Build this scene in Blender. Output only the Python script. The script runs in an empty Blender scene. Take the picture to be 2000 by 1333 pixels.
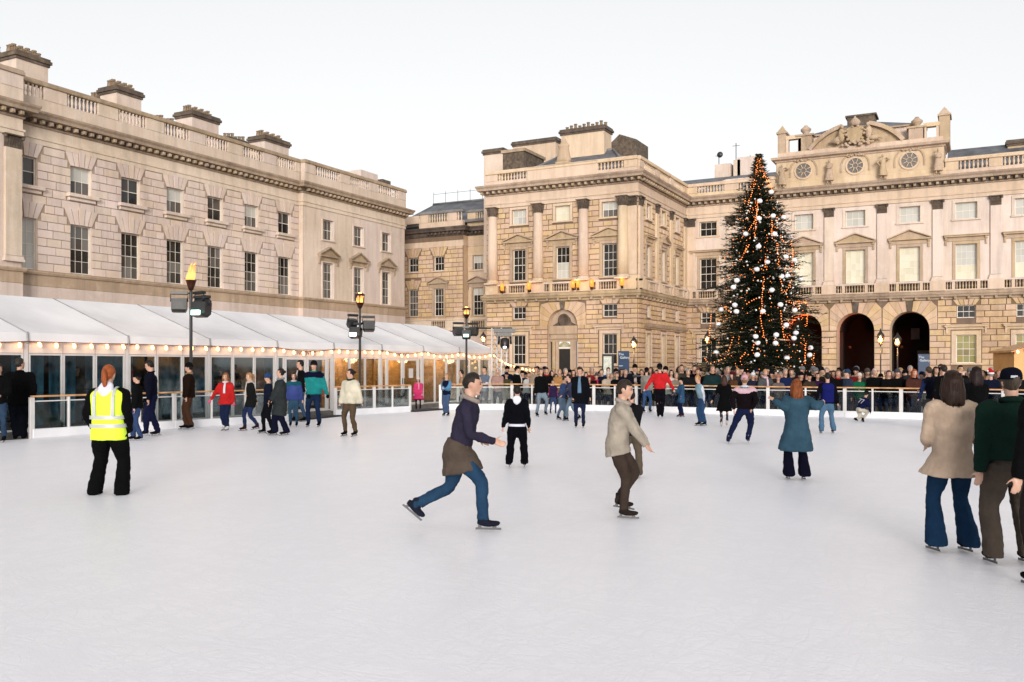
import bpy, bmesh, math, random
from mathutils import Vector, Matrix

# ------------------------------------------------------------------ camera, sky, sun, exposure
sc = bpy.context.scene
COL = sc.collection
TH = math.radians(27.6); FP = 1750.0; HOR = 714.0; HC = 1.68
ST, CT = math.sin(TH), math.cos(TH)
cd = bpy.data.cameras.new('camera'); cam = bpy.data.objects.new('camera', cd); COL.objects.link(cam)
cam.location = (0, 0, HC); cam.rotation_euler = (math.radians(90), 0, TH)
cd.lens = 36 * FP / 2000; cd.sensor_width = 36; cd.shift_y = (HOR - 666.5) / 2000
cd.clip_start = 0.1; cd.clip_end = 3000
sc.camera = cam

world = bpy.data.worlds.new('World'); sc.world = world; world.use_nodes = True
wn, wl = world.node_tree.nodes, world.node_tree.links
wn.clear()
SUN_EL, SUN_AZ = math.radians(9), math.radians(150)      # azimuth measured clockwise from +Y
sky = wn.new('ShaderNodeTexSky'); sky.sky_type = 'NISHITA'; sky.sun_disc = False
sky.sun_elevation = SUN_EL; sky.sun_rotation = SUN_AZ
sky.air_density = 1.0; sky.dust_density = 1.0; sky.ozone_density = 1.0
hsv = wn.new('ShaderNodeHueSaturation'); hsv.inputs['Saturation'].default_value = 0.16
bg = wn.new('ShaderNodeBackground'); bg.inputs["Strength"].default_value = 0.15
wo = wn.new('ShaderNodeOutputWorld')
wl.new(sky.outputs[0], hsv.inputs['Color']); cloud = wn.new('ShaderNodeMix'); cloud.data_type = 'RGBA'; cloud.inputs[0].default_value = 0.66      # thin even cloud over the clear sky
cloud.inputs[7].default_value = (2.80, 2.80, 2.79, 1)
wl.new(hsv.outputs[0], cloud.inputs[6]); wl.new(cloud.outputs[2], bg.inputs['Color']); wl.new(bg.outputs[0], wo.inputs['Surface'])

sl = bpy.data.lights.new('sun', 'SUN'); sl.energy = 1.55; sl.angle = math.radians(22); sl.color = (1.0, 0.93, 0.84)
so = bpy.data.objects.new('sun', sl); COL.objects.link(so)
sd = Vector((math.sin(SUN_AZ) * math.cos(SUN_EL), math.cos(SUN_AZ) * math.cos(SUN_EL), math.sin(SUN_EL)))
so.rotation_euler = sd.to_track_quat('Z', 'Y').to_euler()
sc.view_settings.view_transform = 'Standard'; sc.view_settings.look = 'None'
sc.view_settings.exposure = 1.03; sc.view_settings.gamma = 1.0
try: sc.view_settings.use_curve_mapping = False
except Exception: pass

rnd = random.Random(7)
GZ = -0.15        # level of the courtyard paving; the ice lies at 0

# ------------------------------------------------------------------ projection helpers (metres)
def wp(px, py, D):
    t = (px - 1000) / FP
    return Vector((D * (-ST + CT * t), D * (CT + ST * t), HC + (HOR - py) * D / FP))
def dX(px, X): return X / (-ST + CT * (px - 1000) / FP)
def dY(px, Y): return Y / (CT + ST * (px - 1000) / FP)
def ice(px, py, z=0.0):
    p = wp(px, py, (HC - z) * FP / (py - HOR)); p.z = z; return p
def zat(py, D): return HC + (HOR - py) * D / FP

# ------------------------------------------------------------------ mesh builder
class MB:
    def __init__(s): s.v = []; s.f = []; s.m = []; s.sm = []
    def add(s, vs, fs, m=0, smooth=False):
        b = len(s.v); s.v.extend([tuple(p) for p in vs])
        for f in fs: s.f.append(tuple(b + i for i in f)); s.m.append(m); s.sm.append(smooth)
    def box(s, x0, x1, y0, y1, z0, z1, m=0):
        s.add([(x0,y0,z0),(x1,y0,z0),(x1,y1,z0),(x0,y1,z0),(x0,y0,z1),(x1,y0,z1),(x1,y1,z1),(x0,y1,z1)],
              [(0,3,2,1),(4,5,6,7),(0,1,5,4),(1,2,6,5),(2,3,7,6),(3,0,4,7)], m)
    def bbox(s, x0, x1, y0, y1, z0, z1, b, m=0):          # box whose front (-y) edges are chamfered
        s.add([(x0,y1,z0),(x1,y1,z0),(x1,y1,z1),(x0,y1,z1),(x0,y0+b,z0),(x1,y0+b,z0),(x1,y0+b,z1),(x0,y0+b,z1),
               (x0+b,y0,z0+b),(x1-b,y0,z0+b),(x1-b,y0,z1-b),(x0+b,y0,z1-b)],
              [(0,1,5,4),(1,2,6,5),(2,3,7,6),(3,0,4,7),(4,5,9,8),(5,6,10,9),(6,7,11,10),(7,4,8,11),(8,9,10,11)], m)
    def prism(s, poly, y0, y1, m=0):                       # poly in x,z, counter-clockwise seen from -y
        n = len(poly)
        s.add([(x,y0,z) for x,z in poly] + [(x,y1,z) for x,z in poly],
              [tuple(range(n)), tuple(range(2*n-1, n-1, -1))] + [(i, i+n, (i+1)%n+n, (i+1)%n) for i in range(n)], m)
    def vprism(s, poly, z0, z1, m=0):                      # poly in x,y counter-clockwise from above
        n = len(poly)
        s.add([(x,y,z0) for x,y in poly] + [(x,y,z1) for x,y in poly],
              [tuple(range(n-1,-1,-1)), tuple(range(n, 2*n))] + [(i, (i+1)%n, (i+1)%n+n, i+n) for i in range(n)], m)
    def lathe(s, prof, n=10, c=(0,0,0), m=0, smooth=True, sx=1, sy=1):
        vs = []; fs = []; k = len(prof)
        for r, z in prof:
            for i in range(n):
                a = 2*math.pi*i/n; vs.append((c[0]+sx*r*math.cos(a), c[1]+sy*r*math.sin(a), c[2]+z))
        for j in range(k-1):
            for i in range(n):
                fs.append((j*n+i, j*n+(i+1)%n, (j+1)*n+(i+1)%n, (j+1)*n+i))
        fs.append(tuple(range(n-1,-1,-1))); fs.append(tuple((k-1)*n+i for i in range(n)))
        s.add(vs, fs, m, smooth)
    def tube(s, pts, rs, n=6, m=0, smooth=True):
        pts = [Vector(p) for p in pts]
        if not hasattr(rs, '__len__'): rs = [rs]*len(pts)
        vs = []; fs = []; k = len(pts); X = None
        for j, p in enumerate(pts):
            T = (pts[min(j+1,k-1)] - pts[max(j-1,0)])
            T = T.normalized() if T.length > 1e-9 else Vector((0,0,1))
            if X is None: X = T.orthogonal().normalized()
            X = (X - T*X.dot(T)); X = X.normalized() if X.length > 1e-6 else T.orthogonal().normalized()
            Y = T.cross(X)
            for i in range(n):
                a = 2*math.pi*i/n; vs.append(p + X*(rs[j]*math.cos(a)) + Y*(rs[j]*math.sin(a)))
        for j in range(k-1):
            for i in range(n): fs.append((j*n+i, j*n+(i+1)%n, (j+1)*n+(i+1)%n, (j+1)*n+i))
        fs.append(tuple(range(n-1,-1,-1))); fs.append(tuple((k-1)*n+i for i in range(n)))
        s.add(vs, fs, m, smooth)
    def ell(s, c, r, nu=10, nv=7, m=0, fn=None, R=None):
        vs = []; fs = []; c = Vector(c)
        def P(x, y, z):
            p = Vector((x*r[0], y*r[1], z*r[2]))
            if fn: p = fn(p, x, y, z)
            if R: p = R @ p
            return c + p
        vs.append(P(0,0,-1))
        for j in range(1, nv):
            b = -math.pi/2 + math.pi*j/nv
            for i in range(nu):
                a = 2*math.pi*i/nu; vs.append(P(math.cos(a)*math.cos(b), math.sin(a)*math.cos(b), math.sin(b)))
        vs.append(P(0,0,1)); T = len(vs)-1
        for i in range(nu):
            fs.append((0, 1+(i+1)%nu, 1+i)); fs.append((T, T-nu+i, T-nu+(i+1)%nu))
        for j in range(nv-2):
            for i in range(nu): fs.append((1+j*nu+i, 1+j*nu+(i+1)%nu, 1+(j+1)*nu+(i+1)%nu, 1+(j+1)*nu+i))
        s.add(vs, fs, m, True)
    def loft(s, rings, n=14, m=0, sub=3, p=2.3):           # rings: (centre, a, b, side axis)
        R = [(Vector(c), a, b, Vector(x)) for c, a, b, x in rings]
        out = []
        for i in range(len(R)-1):
            p0, p1, p2, p3 = R[max(i-1,0)], R[i], R[i+1], R[min(i+2,len(R)-1)]
            for k in range(sub):
                t = k/sub
                def cr(a, b, c, d): return 0.5*((2*b)+(c-a)*t+(2*a-5*b+4*c-d)*t*t+(3*b-a-3*c+d)*t*t*t)
                out.append((cr(p0[0],p1[0],p2[0],p3[0]), max(.004,cr(p0[1],p1[1],p2[1],p3[1])), max(.004,cr(p0[2],p1[2],p2[2],p3[2])), p1[3].lerp(p2[3], t)))
        out.append(R[-1]); vs = []; fs = []; K = len(out)
        for j, (c, a, b, X) in enumerate(out):
            T = (out[min(j+1,K-1)][0] - out[max(j-1,0)][0]).normalized()
            X = (X - T*X.dot(T)).normalized(); Y = T.cross(X)
            for i in range(n):
                q = 2*math.pi*i/n; cx, sy = math.cos(q), math.sin(q)
                cx = math.copysign(abs(cx)**(2/p), cx); sy = math.copysign(abs(sy)**(2/p), sy)
                vs.append(c + X*(a*cx) + Y*(b*sy))
        for j in range(K-1):
            for i in range(n): fs.append((j*n+i, j*n+(i+1)%n, (j+1)*n+(i+1)%n, (j+1)*n+i))
        fs.append(tuple(range(n-1,-1,-1))); fs.append(tuple((K-1)*n+i for i in range(n)))
        s.add(vs, fs, m, True)
    def mesh(s, name, mats):
        me = bpy.data.meshes.new(name); me.from_pydata(s.v, [], s.f)
        for mt in (mats if isinstance(mats, (list, tuple)) else [mats]): me.materials.append(mt)
        me.polygons.foreach_set('material_index', s.m); me.polygons.foreach_set('use_smooth', s.sm); me.update()
        return me
    def build(s, name, mats, parent=None, loc=(0,0,0), rz=0.0, kind=None):
        return put(name, s.mesh(name, mats), parent, loc, rz, kind)

def put(name, me, parent=None, loc=(0,0,0), rz=0.0, kind=None, scale=None):
    o = bpy.data.objects.new(name, me); COL.objects.link(o)
    o.location = loc; o.rotation_euler = (0, 0, rz)
    if scale: o.scale = scale
    if parent: o.parent = parent
    if kind: o['kind'] = kind
    return o
def tag(o, label, cat, group=None):
    o['label'] = label; o['category'] = cat
    if group: o['group'] = group
    return o
def empty(name, loc, label, cat, group=None, rz=0.0):
    o = bpy.data.objects.new(name, None); COL.objects.link(o); o.location = loc; o.rotation_euler = (0,0,rz)
    o.empty_display_size = .2
    return tag(o, label, cat, group)

# ------------------------------------------------------------------ materials
def nmat(name):
    m = bpy.data.materials.new(name); m.use_nodes = True
    nt = m.node_tree; b = nt.nodes['Principled BSDF']
    return m, nt, b
def N(nt, t, **kw):
    n = nt.nodes.new(t)
    for k, v in kw.items():
        if k in n.inputs: n.inputs[k].default_value = v
        else: setattr(n, k, v)
    return n
def mixc(nt, f, a, b, mode='MIX'):
    n = nt.nodes.new('ShaderNodeMix'); n.data_type = 'RGBA'; n.blend_type = mode
    for s, v in ((n.inputs[0], f), (n.inputs[6], a), (n.inputs[7], b)):
        if isinstance(v, (int, float)): s.default_value = v
        elif isinstance(v, tuple): s.default_value = (*v, 1) if len(v) == 3 else v
        else: nt.links.new(v, s)
    return n.outputs[2]
def mrange(nt, v, a, b, c, d):
    n = nt.nodes.new('ShaderNodeMapRange'); nt.links.new(v, n.inputs[0])
    for i, x in enumerate((a, b, c, d)): n.inputs[i+1].default_value = x
    return n.outputs[0]
def mathn(nt, op, a, b=None):
    n = nt.nodes.new('ShaderNodeMath'); n.operation = op
    for i, v in enumerate((a, b)):
        if v is None: continue
        if isinstance(v, (int, float)): n.inputs[i].default_value = v
        else: nt.links.new(v, n.inputs[i])
    return n.outputs[0]
def posn(nt, sc_=(1,1,1)):
    g = nt.nodes.new('ShaderNodeNewGeometry'); m = nt.nodes.new('ShaderNodeMapping')
    nt.links.new(g.outputs['Position'], m.inputs[0]); m.inputs['Scale'].default_value = sc_
    return m.outputs[0], g
def noisen(nt, vec, scale, detail=4, rough=.55):
    n = nt.nodes.new('ShaderNodeTexNoise'); n.inputs['Scale'].default_value = scale
    n.inputs['Detail'].default_value = detail; n.inputs['Roughness'].default_value = rough
    nt.links.new(vec, n.inputs['Vector']); return n.outputs['Fac']
def bump(nt, b, h, strength=.3, dist=.02):
    n = nt.nodes.new('ShaderNodeBump'); n.inputs['Strength'].default_value = strength; n.inputs['Distance'].default_value = dist
    nt.links.new(h, n.inputs['Height']); nt.links.new(n.outputs[0], b.inputs['Normal'])

def stone(name, ca, cb, cc, streak=.35, rough=.85, tint=.12):
    m, nt, b = nmat(name)
    p, g = posn(nt); ps, _ = posn(nt, (2.2, 2.2, .22)); oi = nt.nodes.new('ShaderNodeObjectInfo')
    n1 = noisen(nt, p, .22, 3); n2 = noisen(nt, p, 1.7, 5, .65); n3 = noisen(nt, ps, 1.0, 4, .6); n4 = noisen(nt, p, 22, 3)
    c = mixc(nt, mrange(nt, n1, .38, .62, 0, 1), ca, cb)
    c = mixc(nt, mrange(nt, n2, .5, .78, 0, .75), c, cc)
    r = mathn(nt, 'FRACT', mathn(nt, 'ADD', g.outputs['Random Per Island'], oi.outputs['Random']))
    v = mrange(nt, r, 0, 1, 1-tint, 1+tint*.6)
    v = mathn(nt, 'MULTIPLY', v, mrange(nt, n3, .45, .75, 1.0, 1-streak))
    v = mathn(nt, 'MULTIPLY', v, mrange(nt, n4, .3, .7, .93, 1.04))
    hs = nt.nodes.new('ShaderNodeHueSaturation'); nt.links.new(v, hs.inputs['Value']); nt.links.new(c, hs.inputs['Color'])
    r2 = mathn(nt, 'FRACT', mathn(nt, 'MULTIPLY', r, 7.31))
    nt.links.new(mrange(nt, r2, 0, 1, .488, .512), hs.inputs['Hue']); nt.links.new(mrange(nt, r2, 0, 1, .86, 1.12), hs.inputs['Saturation'])
    nt.links.new(hs.outputs[0], b.inputs['Base Color']); b.inputs['Roughness'].default_value = rough
    bump(nt, b, noisen(nt, p, 9, 6, .7), .35, .03)
    return m
def plain(name, col, rough=.6, metal=0, var=.15, scale=3.0, bmp=.15, bscale=40, spec=None):
    m, nt, b = nmat(name)
    tc = nt.nodes.new('ShaderNodeTexCoord')
    n1 = noisen(nt, tc.outputs['Object'], scale, 4)
    d = tuple(c*(1-var) for c in col); l = tuple(min(1, c*(1+var)) for c in col)
    nt.links.new(mixc(nt, mrange(nt, n1, .35, .65, 0, 1), d, l), b.inputs['Base Color'])
    b.inputs['Roughness'].default_value = rough; b.inputs['Metallic'].default_value = metal
    if spec is not None: b.inputs['Specular IOR Level'].default_value = spec
    if bmp: bump(nt, b, noisen(nt, tc.outputs['Object'], bscale, 3), bmp, .01)
    return m
def emis(name, col, strength, base=(.02,.02,.02)):
    m, nt, b = nmat(name)
    b.inputs['Base Color'].default_value = (*base, 1); b.inputs['Emission Color'].default_value = (*col, 1)
    b.inputs['Emission Strength'].default_value = strength
    return m
_fab = {}
def fabric(col, fuzz=.3, rough=1.0):
    g_ = sum(col)/3; col = tuple(((c*.84+g_*.16)**1.3)*.92 for c in col)
    k = (tuple(round(c, 3) for c in col), fuzz)
    if k not in _fab:
        m, nt, b = nmat('cloth')
        tc = nt.nodes.new('ShaderNodeTexCoord'); o = tc.outputs['Object']
        n1 = noisen(nt, o, 5, 4, .6)
        nt.links.new(mixc(nt, mrange(nt, n1, .3, .7, 0, 1), tuple(c*.78 for c in col), tuple(min(1, c*1.18) for c in col)), b.inputs['Base Color'])
        b.inputs['Roughness'].default_value = rough; b.inputs['Specular IOR Level'].default_value = .06
        mp = nt.nodes.new('ShaderNodeMapping'); nt.links.new(o, mp.inputs[0]); mp.inputs['Scale'].default_value = (1, 1, .45); mp.inputs['Rotation'].default_value = (.5, .3, 0)
        bump(nt, b, mathn(nt, 'ADD', mathn(nt, 'ADD', noisen(nt, mp.outputs[0], 11, 4, .6), mathn(nt, 'MULTIPLY', noisen(nt, o, 34, 2), .25)), mathn(nt, 'MULTIPLY', noisen(nt, o, 220, 2), .10)), .7, .026)
        _fab[k] = m
    return _fab[k]
_sk = {}
def skinm(col):
    col = tuple(c**1.15*.85 for c in col)
    if col not in _sk:
        m, nt, b = nmat('skin'); tc = nt.nodes.new('ShaderNodeTexCoord')
        n1 = noisen(nt, tc.outputs['Object'], 14, 3)
        nt.links.new(mixc(nt, mrange(nt, n1, .35, .65, 0, 1), (col[0]*.9, col[1]*.78, col[2]*.75), col), b.inputs['Base Color'])
        b.inputs['Roughness'].default_value = .5; b.inputs['Subsurface Weight'].default_value = 0.0
        _sk[col] = m
    return _sk[col]
_hr = {}
def hairm(col):
    col = tuple(c**1.2*.85 for c in col)
    if col not in _hr:
        m, nt, b = nmat('hair'); tc = nt.nodes.new('ShaderNodeTexCoord'); mp = nt.nodes.new('ShaderNodeMapping')
        nt.links.new(tc.outputs['Object'], mp.inputs[0]); mp.inputs['Scale'].default_value = (60, 60, 5)
        n1 = noisen(nt, mp.outputs[0], 1.4, 3)
        nt.links.new(mixc(nt, mrange(nt, n1, .35, .65, 0, 1), tuple(c*.5 for c in col), tuple(min(1, c*1.3) for c in col)), b.inputs['Base Color'])
        b.inputs['Roughness'].default_value = .55; b.inputs['Specular IOR Level'].default_value = .2; bump(nt, b, n1, .6, .01)
        _hr[col] = m
    return _hr[col]

M = {}
M['pale'] = stone('pale_limestone', (.65,.53,.465), (.58,.455,.385), (.68,.59,.535), streak=.2, tint=.10)
M['warm'] = stone('warm_limestone', (.575,.405,.265), (.47,.315,.195), (.62,.48,.345), streak=.22)
M['warm_smooth'] = stone('warm_smooth_limestone', (.62,.475,.35), (.54,.40,.28), (.66,.535,.42), streak=.22, tint=.04)
M['pale_smooth'] = stone('pale_smooth_limestone', (.645,.53,.455), (.565,.45,.37), (.67,.585,.525), streak=.22, tint=.04)
M['tan'] = stone('tan_band_limestone', (.47,.345,.235), (.38,.275,.185), (.54,.43,.32), streak=.3, tint=.05)
M['soot_shade'] = stone('soot_shade_limestone', (.115,.082,.06), (.075,.055,.042), (.24,.19,.15), streak=.5)  # soot on stonework; also colours in shade under cornices and behind balusters
M['joint'] = stone('mortar_joint_stone', (.19,.125,.08), (.15,.10,.062), (.23,.16,.11), streak=.2, tint=0)
M['joint_pale'] = stone('pale_joint_stone', (.36,.275,.215), (.30,.225,.175), (.40,.32,.26), streak=.15, tint=0)
M['cornice'] = stone('cornice_limestone', (.42,.315,.22), (.31,.225,.155), (.52,.42,.32), streak=.35, tint=.05)
M['slate'] = plain('grey_slate', (.095,.10,.115), .6, var=.35, scale=1.2, bmp=.5, bscale=6)
M['lead'] = plain('weathered_lead', (.17,.165,.165), .5, var=.3, scale=.8, bmp=.3, bscale=4)
M['glass'] = None
def glassm(name, cols, rough=.06, em=0):
    m, nt, b = nmat(name); oi = nt.nodes.new('ShaderNodeObjectInfo'); g = nt.nodes.new('ShaderNodeNewGeometry')
    r = mathn(nt, 'FRACT', mathn(nt, 'ADD', g.outputs['Random Per Island'], oi.outputs['Random']))
    cr = nt.nodes.new('ShaderNodeValToRGB'); nt.links.new(r, cr.inputs[0])
    el = cr.color_ramp.elements; el[0].color = (*cols[0], 1); el[1].color = (*cols[-1], 1)
    for i, c in enumerate(cols[1:-1]): e = el.new((i+1)/(len(cols)-1)); e.color = (*c, 1)
    nt.links.new(cr.outputs[0], b.inputs['Base Color']); b.inputs['Roughness'].default_value = rough
    b.inputs['Specular IOR Level'].default_value = .5
    p, _ = posn(nt); bump(nt, b, noisen(nt, p, 2.2, 2), .10, .02)
    if em: nt.links.new(cr.outputs[0], b.inputs['Emission Color']); b.inputs['Emission Strength'].default_value = em
    return m
M['pane_dark'] = glassm('dark_window_glass', [(.006,.006,.007), (.012,.011,.010), (.03,.026,.024)])
M['pane_grey'] = glassm('grey_window_glass', [(.03,.027,.024), (.10,.09,.08), (.16,.15,.14), (.05,.035,.03)])
M['pane_cream'] = glassm('cream_blind_glass', [(.50,.46,.34), (.55,.51,.39), (.58,.55,.44)], em=.10)
M['pane_white'] = glassm('white_blind_glass', [(.40,.39,.36), (.46,.45,.41), (.50,.49,.46)])
M['pane_lit'] = glassm('lit_window_glass', [(.16,.15,.06), (.22,.19,.07), (.12,.09,.04)], em=.25)
M['sash'] = plain('white_sash_paint', (.62,.58,.52), .5, var=.08)
M['white'] = plain('white_metal_paint', (.55,.53,.53), .35, var=.05, bmp=.03)
M['black'] = plain('black_iron_paint', (.006,.006,.007), .4, var=.3)
M['greym'] = plain('grey_metal', (.03,.03,.032), .45, metal=.3)
M['kick'] = plain('white_kick_board', (.66,.66,.69), .4, var=.05, scale=2, bmp=.05)
M['railw'] = plain('orange_brown_rail_wood', (.46,.24,.10), .45, var=.3, scale=6, bmp=.1)
M['pave'] = stone('grey_courtyard_stone', (.24,.23,.22), (.19,.18,.17), (.28,.26,.25), streak=.1)
M['bulb'] = emis('warm_bulb', (1.0,.42,.14), 4.0)
M['bulbw'] = emis('pale_warm_bulb', (1.0,.70,.42), 8.0)
M['cable'] = plain('dark_red_cable', (.12,.03,.025), .6)
M['trunk'] = plain('fir_bark', (.07,.045,.03), .9, var=.4, scale=9, bmp=.6)
# ------------------------------------------------------------------ facade tools
unit = MB(); unit.bbox(-.5,.5,-.5,.5,-.5,.5,.06)
_ub = {}
def unit_block(m):
    if m not in _ub: _ub[m] = unit.mesh('stone_block', M[m])
    return _ub[m]
_mc = {}
def cached(key, fn):
    if key not in _mc: _mc[key] = fn()
    return _mc[key]

class Fac:                                   # local frame: x along the wall, -y outwards, z up
    def __init__(s, root, ox, oy, rz):
        s.root, s.ox, s.oy, s.rz = root, ox, oy, rz; s.c, s.s = math.cos(rz), math.sin(rz)
        s.blocks = []
    def W(s, u, d, z): return Vector((s.ox + u*s.c + d*s.s, s.oy + u*s.s - d*s.c, z))
    def put(s, name, me, u=0, z=0, d=0, kind=None, scale=None):
        return put(name, me, s.root, s.W(u, d, z) - s.root.location, s.rz, kind, scale)
    def build(s, mb, name, m, kind=None): return s.put(name, mb.mesh(name, m), kind=kind)

    def wall(s, u0, u1, z0, z1, ops, m, name='wall', depth=.34, thick=.5, rev='warm_smooth'):
        # ops: (uc, z0, w, h, arch?)   arch => semicircle of radius w/2 above z0+h
        mb = MB(); us = {u0, u1}; zs = {z0, z1}
        R = []
        for o in ops:
            uc, zb, w, h = o[:4]; arch = len(o) > 4 and o[4]
            top = zb+h+(w/2 if arch else 0); R.append((uc-w/2, uc+w/2, zb, top))
            us |= {uc-w/2, uc+w/2}; zs |= {zb, top}
        us = sorted(us); zs = sorted(zs)
        for i in range(len(us)-1):
            k = 0
            while k < len(zs)-1:
                def inside(kk): 
                    cu, cz = (us[i]+us[i+1])/2, (zs[kk]+zs[kk+1])/2
                    return any(a < cu < b and c < cz < d for a, b, c, d in R)
                if inside(k): k += 1; continue
                k2 = k
                while k2+1 < len(zs)-1 and not inside(k2+1): k2 += 1
                mb.add([(us[i],0,zs[k]),(us[i+1],0,zs[k]),(us[i+1],0,zs[k2+1]),(us[i],0,zs[k2+1])], [(0,1,2,3)]); k = k2+1
        for o in ops:
            uc, zb, w, h = o[:4]; arch = len(o) > 4 and o[4]; dp = o[5] if len(o) > 5 else depth
            a, b, c, d = uc-w/2, uc+w/2, zb, zb+h
            mb.add([(a,0,c),(a,dp,c),(a,dp,d),(a,0,d)], [(3,2,1,0)], 1); mb.add([(b,0,c),(b,dp,c),(b,dp,d),(b,0,d)], [(0,1,2,3)], 1)
            mb.add([(a,0,c),(b,0,c),(b,dp,c),(a,dp,c)], [(0,1,2,3)], 1)
            if arch:
                r = w/2; n = 16; pts = [(uc+r*math.cos(math.pi*i/n), d+r*math.sin(math.pi*i/n)) for i in range(n+1)]
                for i in range(n):
                    (x0,zz0),(x1,zz1) = pts[i], pts[i+1]
                    mb.add([(x0,0,zz0),(x0,0,d+r),(x1,0,d+r),(x1,0,zz1)], [(0,1,2,3)])
                    mb.add([(x0,0,zz0),(x1,0,zz1),(x1,dp,zz1),(x0,dp,zz0)], [(0,1,2,3)], 1)
            else: mb.add([(a,0,d),(b,0,d),(b,dp,d),(a,dp,d)], [(3,2,1,0)], 1)
        mb.add([(u0,0,z1),(u1,0,z1),(u1,thick,z1),(u0,thick,z1)], [(0,1,2,3)])
        return s.build(mb, name, [M[m], M[rev]])

    def ashlar(s, u0, u1, z0, z1, ch, bw, excl, m, gap=.055, proud=.045, seed=1):
        r = random.Random(seed); n = max(1, round((z1-z0)/ch)); ch = (z1-z0)/n
        for k in range(n):
            za, zb = z0+k*ch, z0+(k+1)*ch
            cuts = sorted([(a, b) for a, b, c, d in excl if c < zb-.06 and d > za+.06])
            iv = []; x = u0
            for a, b in cuts:
                if a > x+.02: iv.append((x, min(a, u1)))
                x = max(x, b)
            if x < u1-.02: iv.append((x, u1))
            off = (k % 2)*bw*.5
            for a, b in iv:
                L = b-a; 
                if L < .08: continue
                xs = [a]; q = a + (bw*(.55 if k % 2 else 1.0))*r.uniform(.9, 1.1)
                while q < b-.3: xs.append(q); q += bw*r.uniform(.82, 1.18)
                xs.append(b)
                if len(xs) == 2 and L > bw*1.5: xs.insert(1, a+L*(.42 if k % 2 else .58))
                for i in range(len(xs)-1):
                    s.blocks.append(((xs[i]+xs[i+1])/2, (za+zb)/2, xs[i+1]-xs[i]-gap, ch-gap, proud*r.uniform(.8, 1.15), m))
    def frontal(s, u, z): return (s.W(u, 0, z)-Vector((0,0,HC))).length

    def window(s, u, z, w, h, nx, ny, glass='pane_dark', dep=.24, sill=True, blind=0, seed=0):
        fw = .055; bw_ = .026
        def mk():
            b = MB(); y = 0
            b.box(-w/2, -w/2+fw, -.03, .05, 0, h); b.box(w/2-fw, w/2, -.03, .05, 0, h)
            b.box(-w/2+fw, w/2-fw, -.03, .05, 0, fw*1.2); b.box(-w/2+fw, w/2-fw, -.03, .05, h-fw, h)
            iw = w-2*fw; z0 = fw*1.2; ih = h-fw-z0
            for i in range(1, nx): x = -w/2+fw+iw*i/nx; b.box(x-bw_/2, x+bw_/2, -.012, .02, z0, h-fw)
            for j in range(1, ny):
                t = bw_*(1.7 if j == ny//2 else 1)
                zz = z0+ih*j/ny; b.box(-w/2+fw, w/2-fw, -.016, .018, zz-t/2, zz+t/2)
            return b.mesh('window', M['sash'])
        o = s.put('window', cached(('w', w, h, nx, ny), mk), u, z, -dep)
        iw = (w-2*fw)/nx; z0 = fw*1.2; ih = (h-fw-z0)/ny
        def mkp():
            b = MB(); b.box(-iw/2, iw/2, 0, .006, -ih/2, ih/2); return b
        r = random.Random(int(u*31+z*17)+seed)
        gl = glass if isinstance(glass, (list, tuple)) else [glass]
        for j in range(ny):
            for i in range(nx):
                g = gl[-1] if (j+.5)/ny > 1-blind and len(gl) > 1 else gl[0]
                me = cached(('p', w, h, nx, ny, g), lambda: mkp().mesh('pane', M[g]))
                p = put('pane', me, o, (-w/2+fw+iw*(i+.5), .004, z0+ih*(j+.5)))
                p.rotation_euler = (r.uniform(-.012,.012), 0, r.uniform(-.012,.012))
        if sill:
            def mks(): b = MB(); b.bbox(-w/2-.06, w/2+.06, -.10-dep, .03, -.11, -.002, .02); return b.mesh('sill', M['pale_smooth'])
            put('sill', cached(('s', w), mks), o)
        # dark room behind the sashes
        return o
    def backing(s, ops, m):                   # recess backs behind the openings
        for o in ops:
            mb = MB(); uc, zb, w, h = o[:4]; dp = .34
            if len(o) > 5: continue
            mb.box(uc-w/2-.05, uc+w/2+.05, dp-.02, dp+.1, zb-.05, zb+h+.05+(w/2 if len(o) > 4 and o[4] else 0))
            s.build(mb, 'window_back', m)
    def fan(s, u, z, w, h, m, n=5, spread=.42, key=True, proud=.055):   # flat arch of wedge stones
        g = .022
        for i in range(n):
            def mk(i=i):
                b = MB(); a0, a1 = -w/2+w*i/n, -w/2+w*(i+1)/n; W2 = w+2*spread
                b0, b1 = -W2/2+W2*i/n, -W2/2+W2*(i+1)/n; hh = h+(.12 if key and i == n//2 else 0)
                pr = proud+(.05 if key and i == n//2 else 0)
                b.prism([(a0+g, .01), (a1-g, .01), (b1-g, hh), (b0+g, hh)], -pr, .02); return b.mesh('voussoir', M[m])
            s.put('voussoir', cached(('f', w, h, m, i, n, spread), mk), u, z)
        return [(u-w/2-spread*k/4-.02, u+w/2+spread*k/4+.02, z+h*(k-1)/4, z+h*k/4) for k in (1,2,3,4)]
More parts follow.
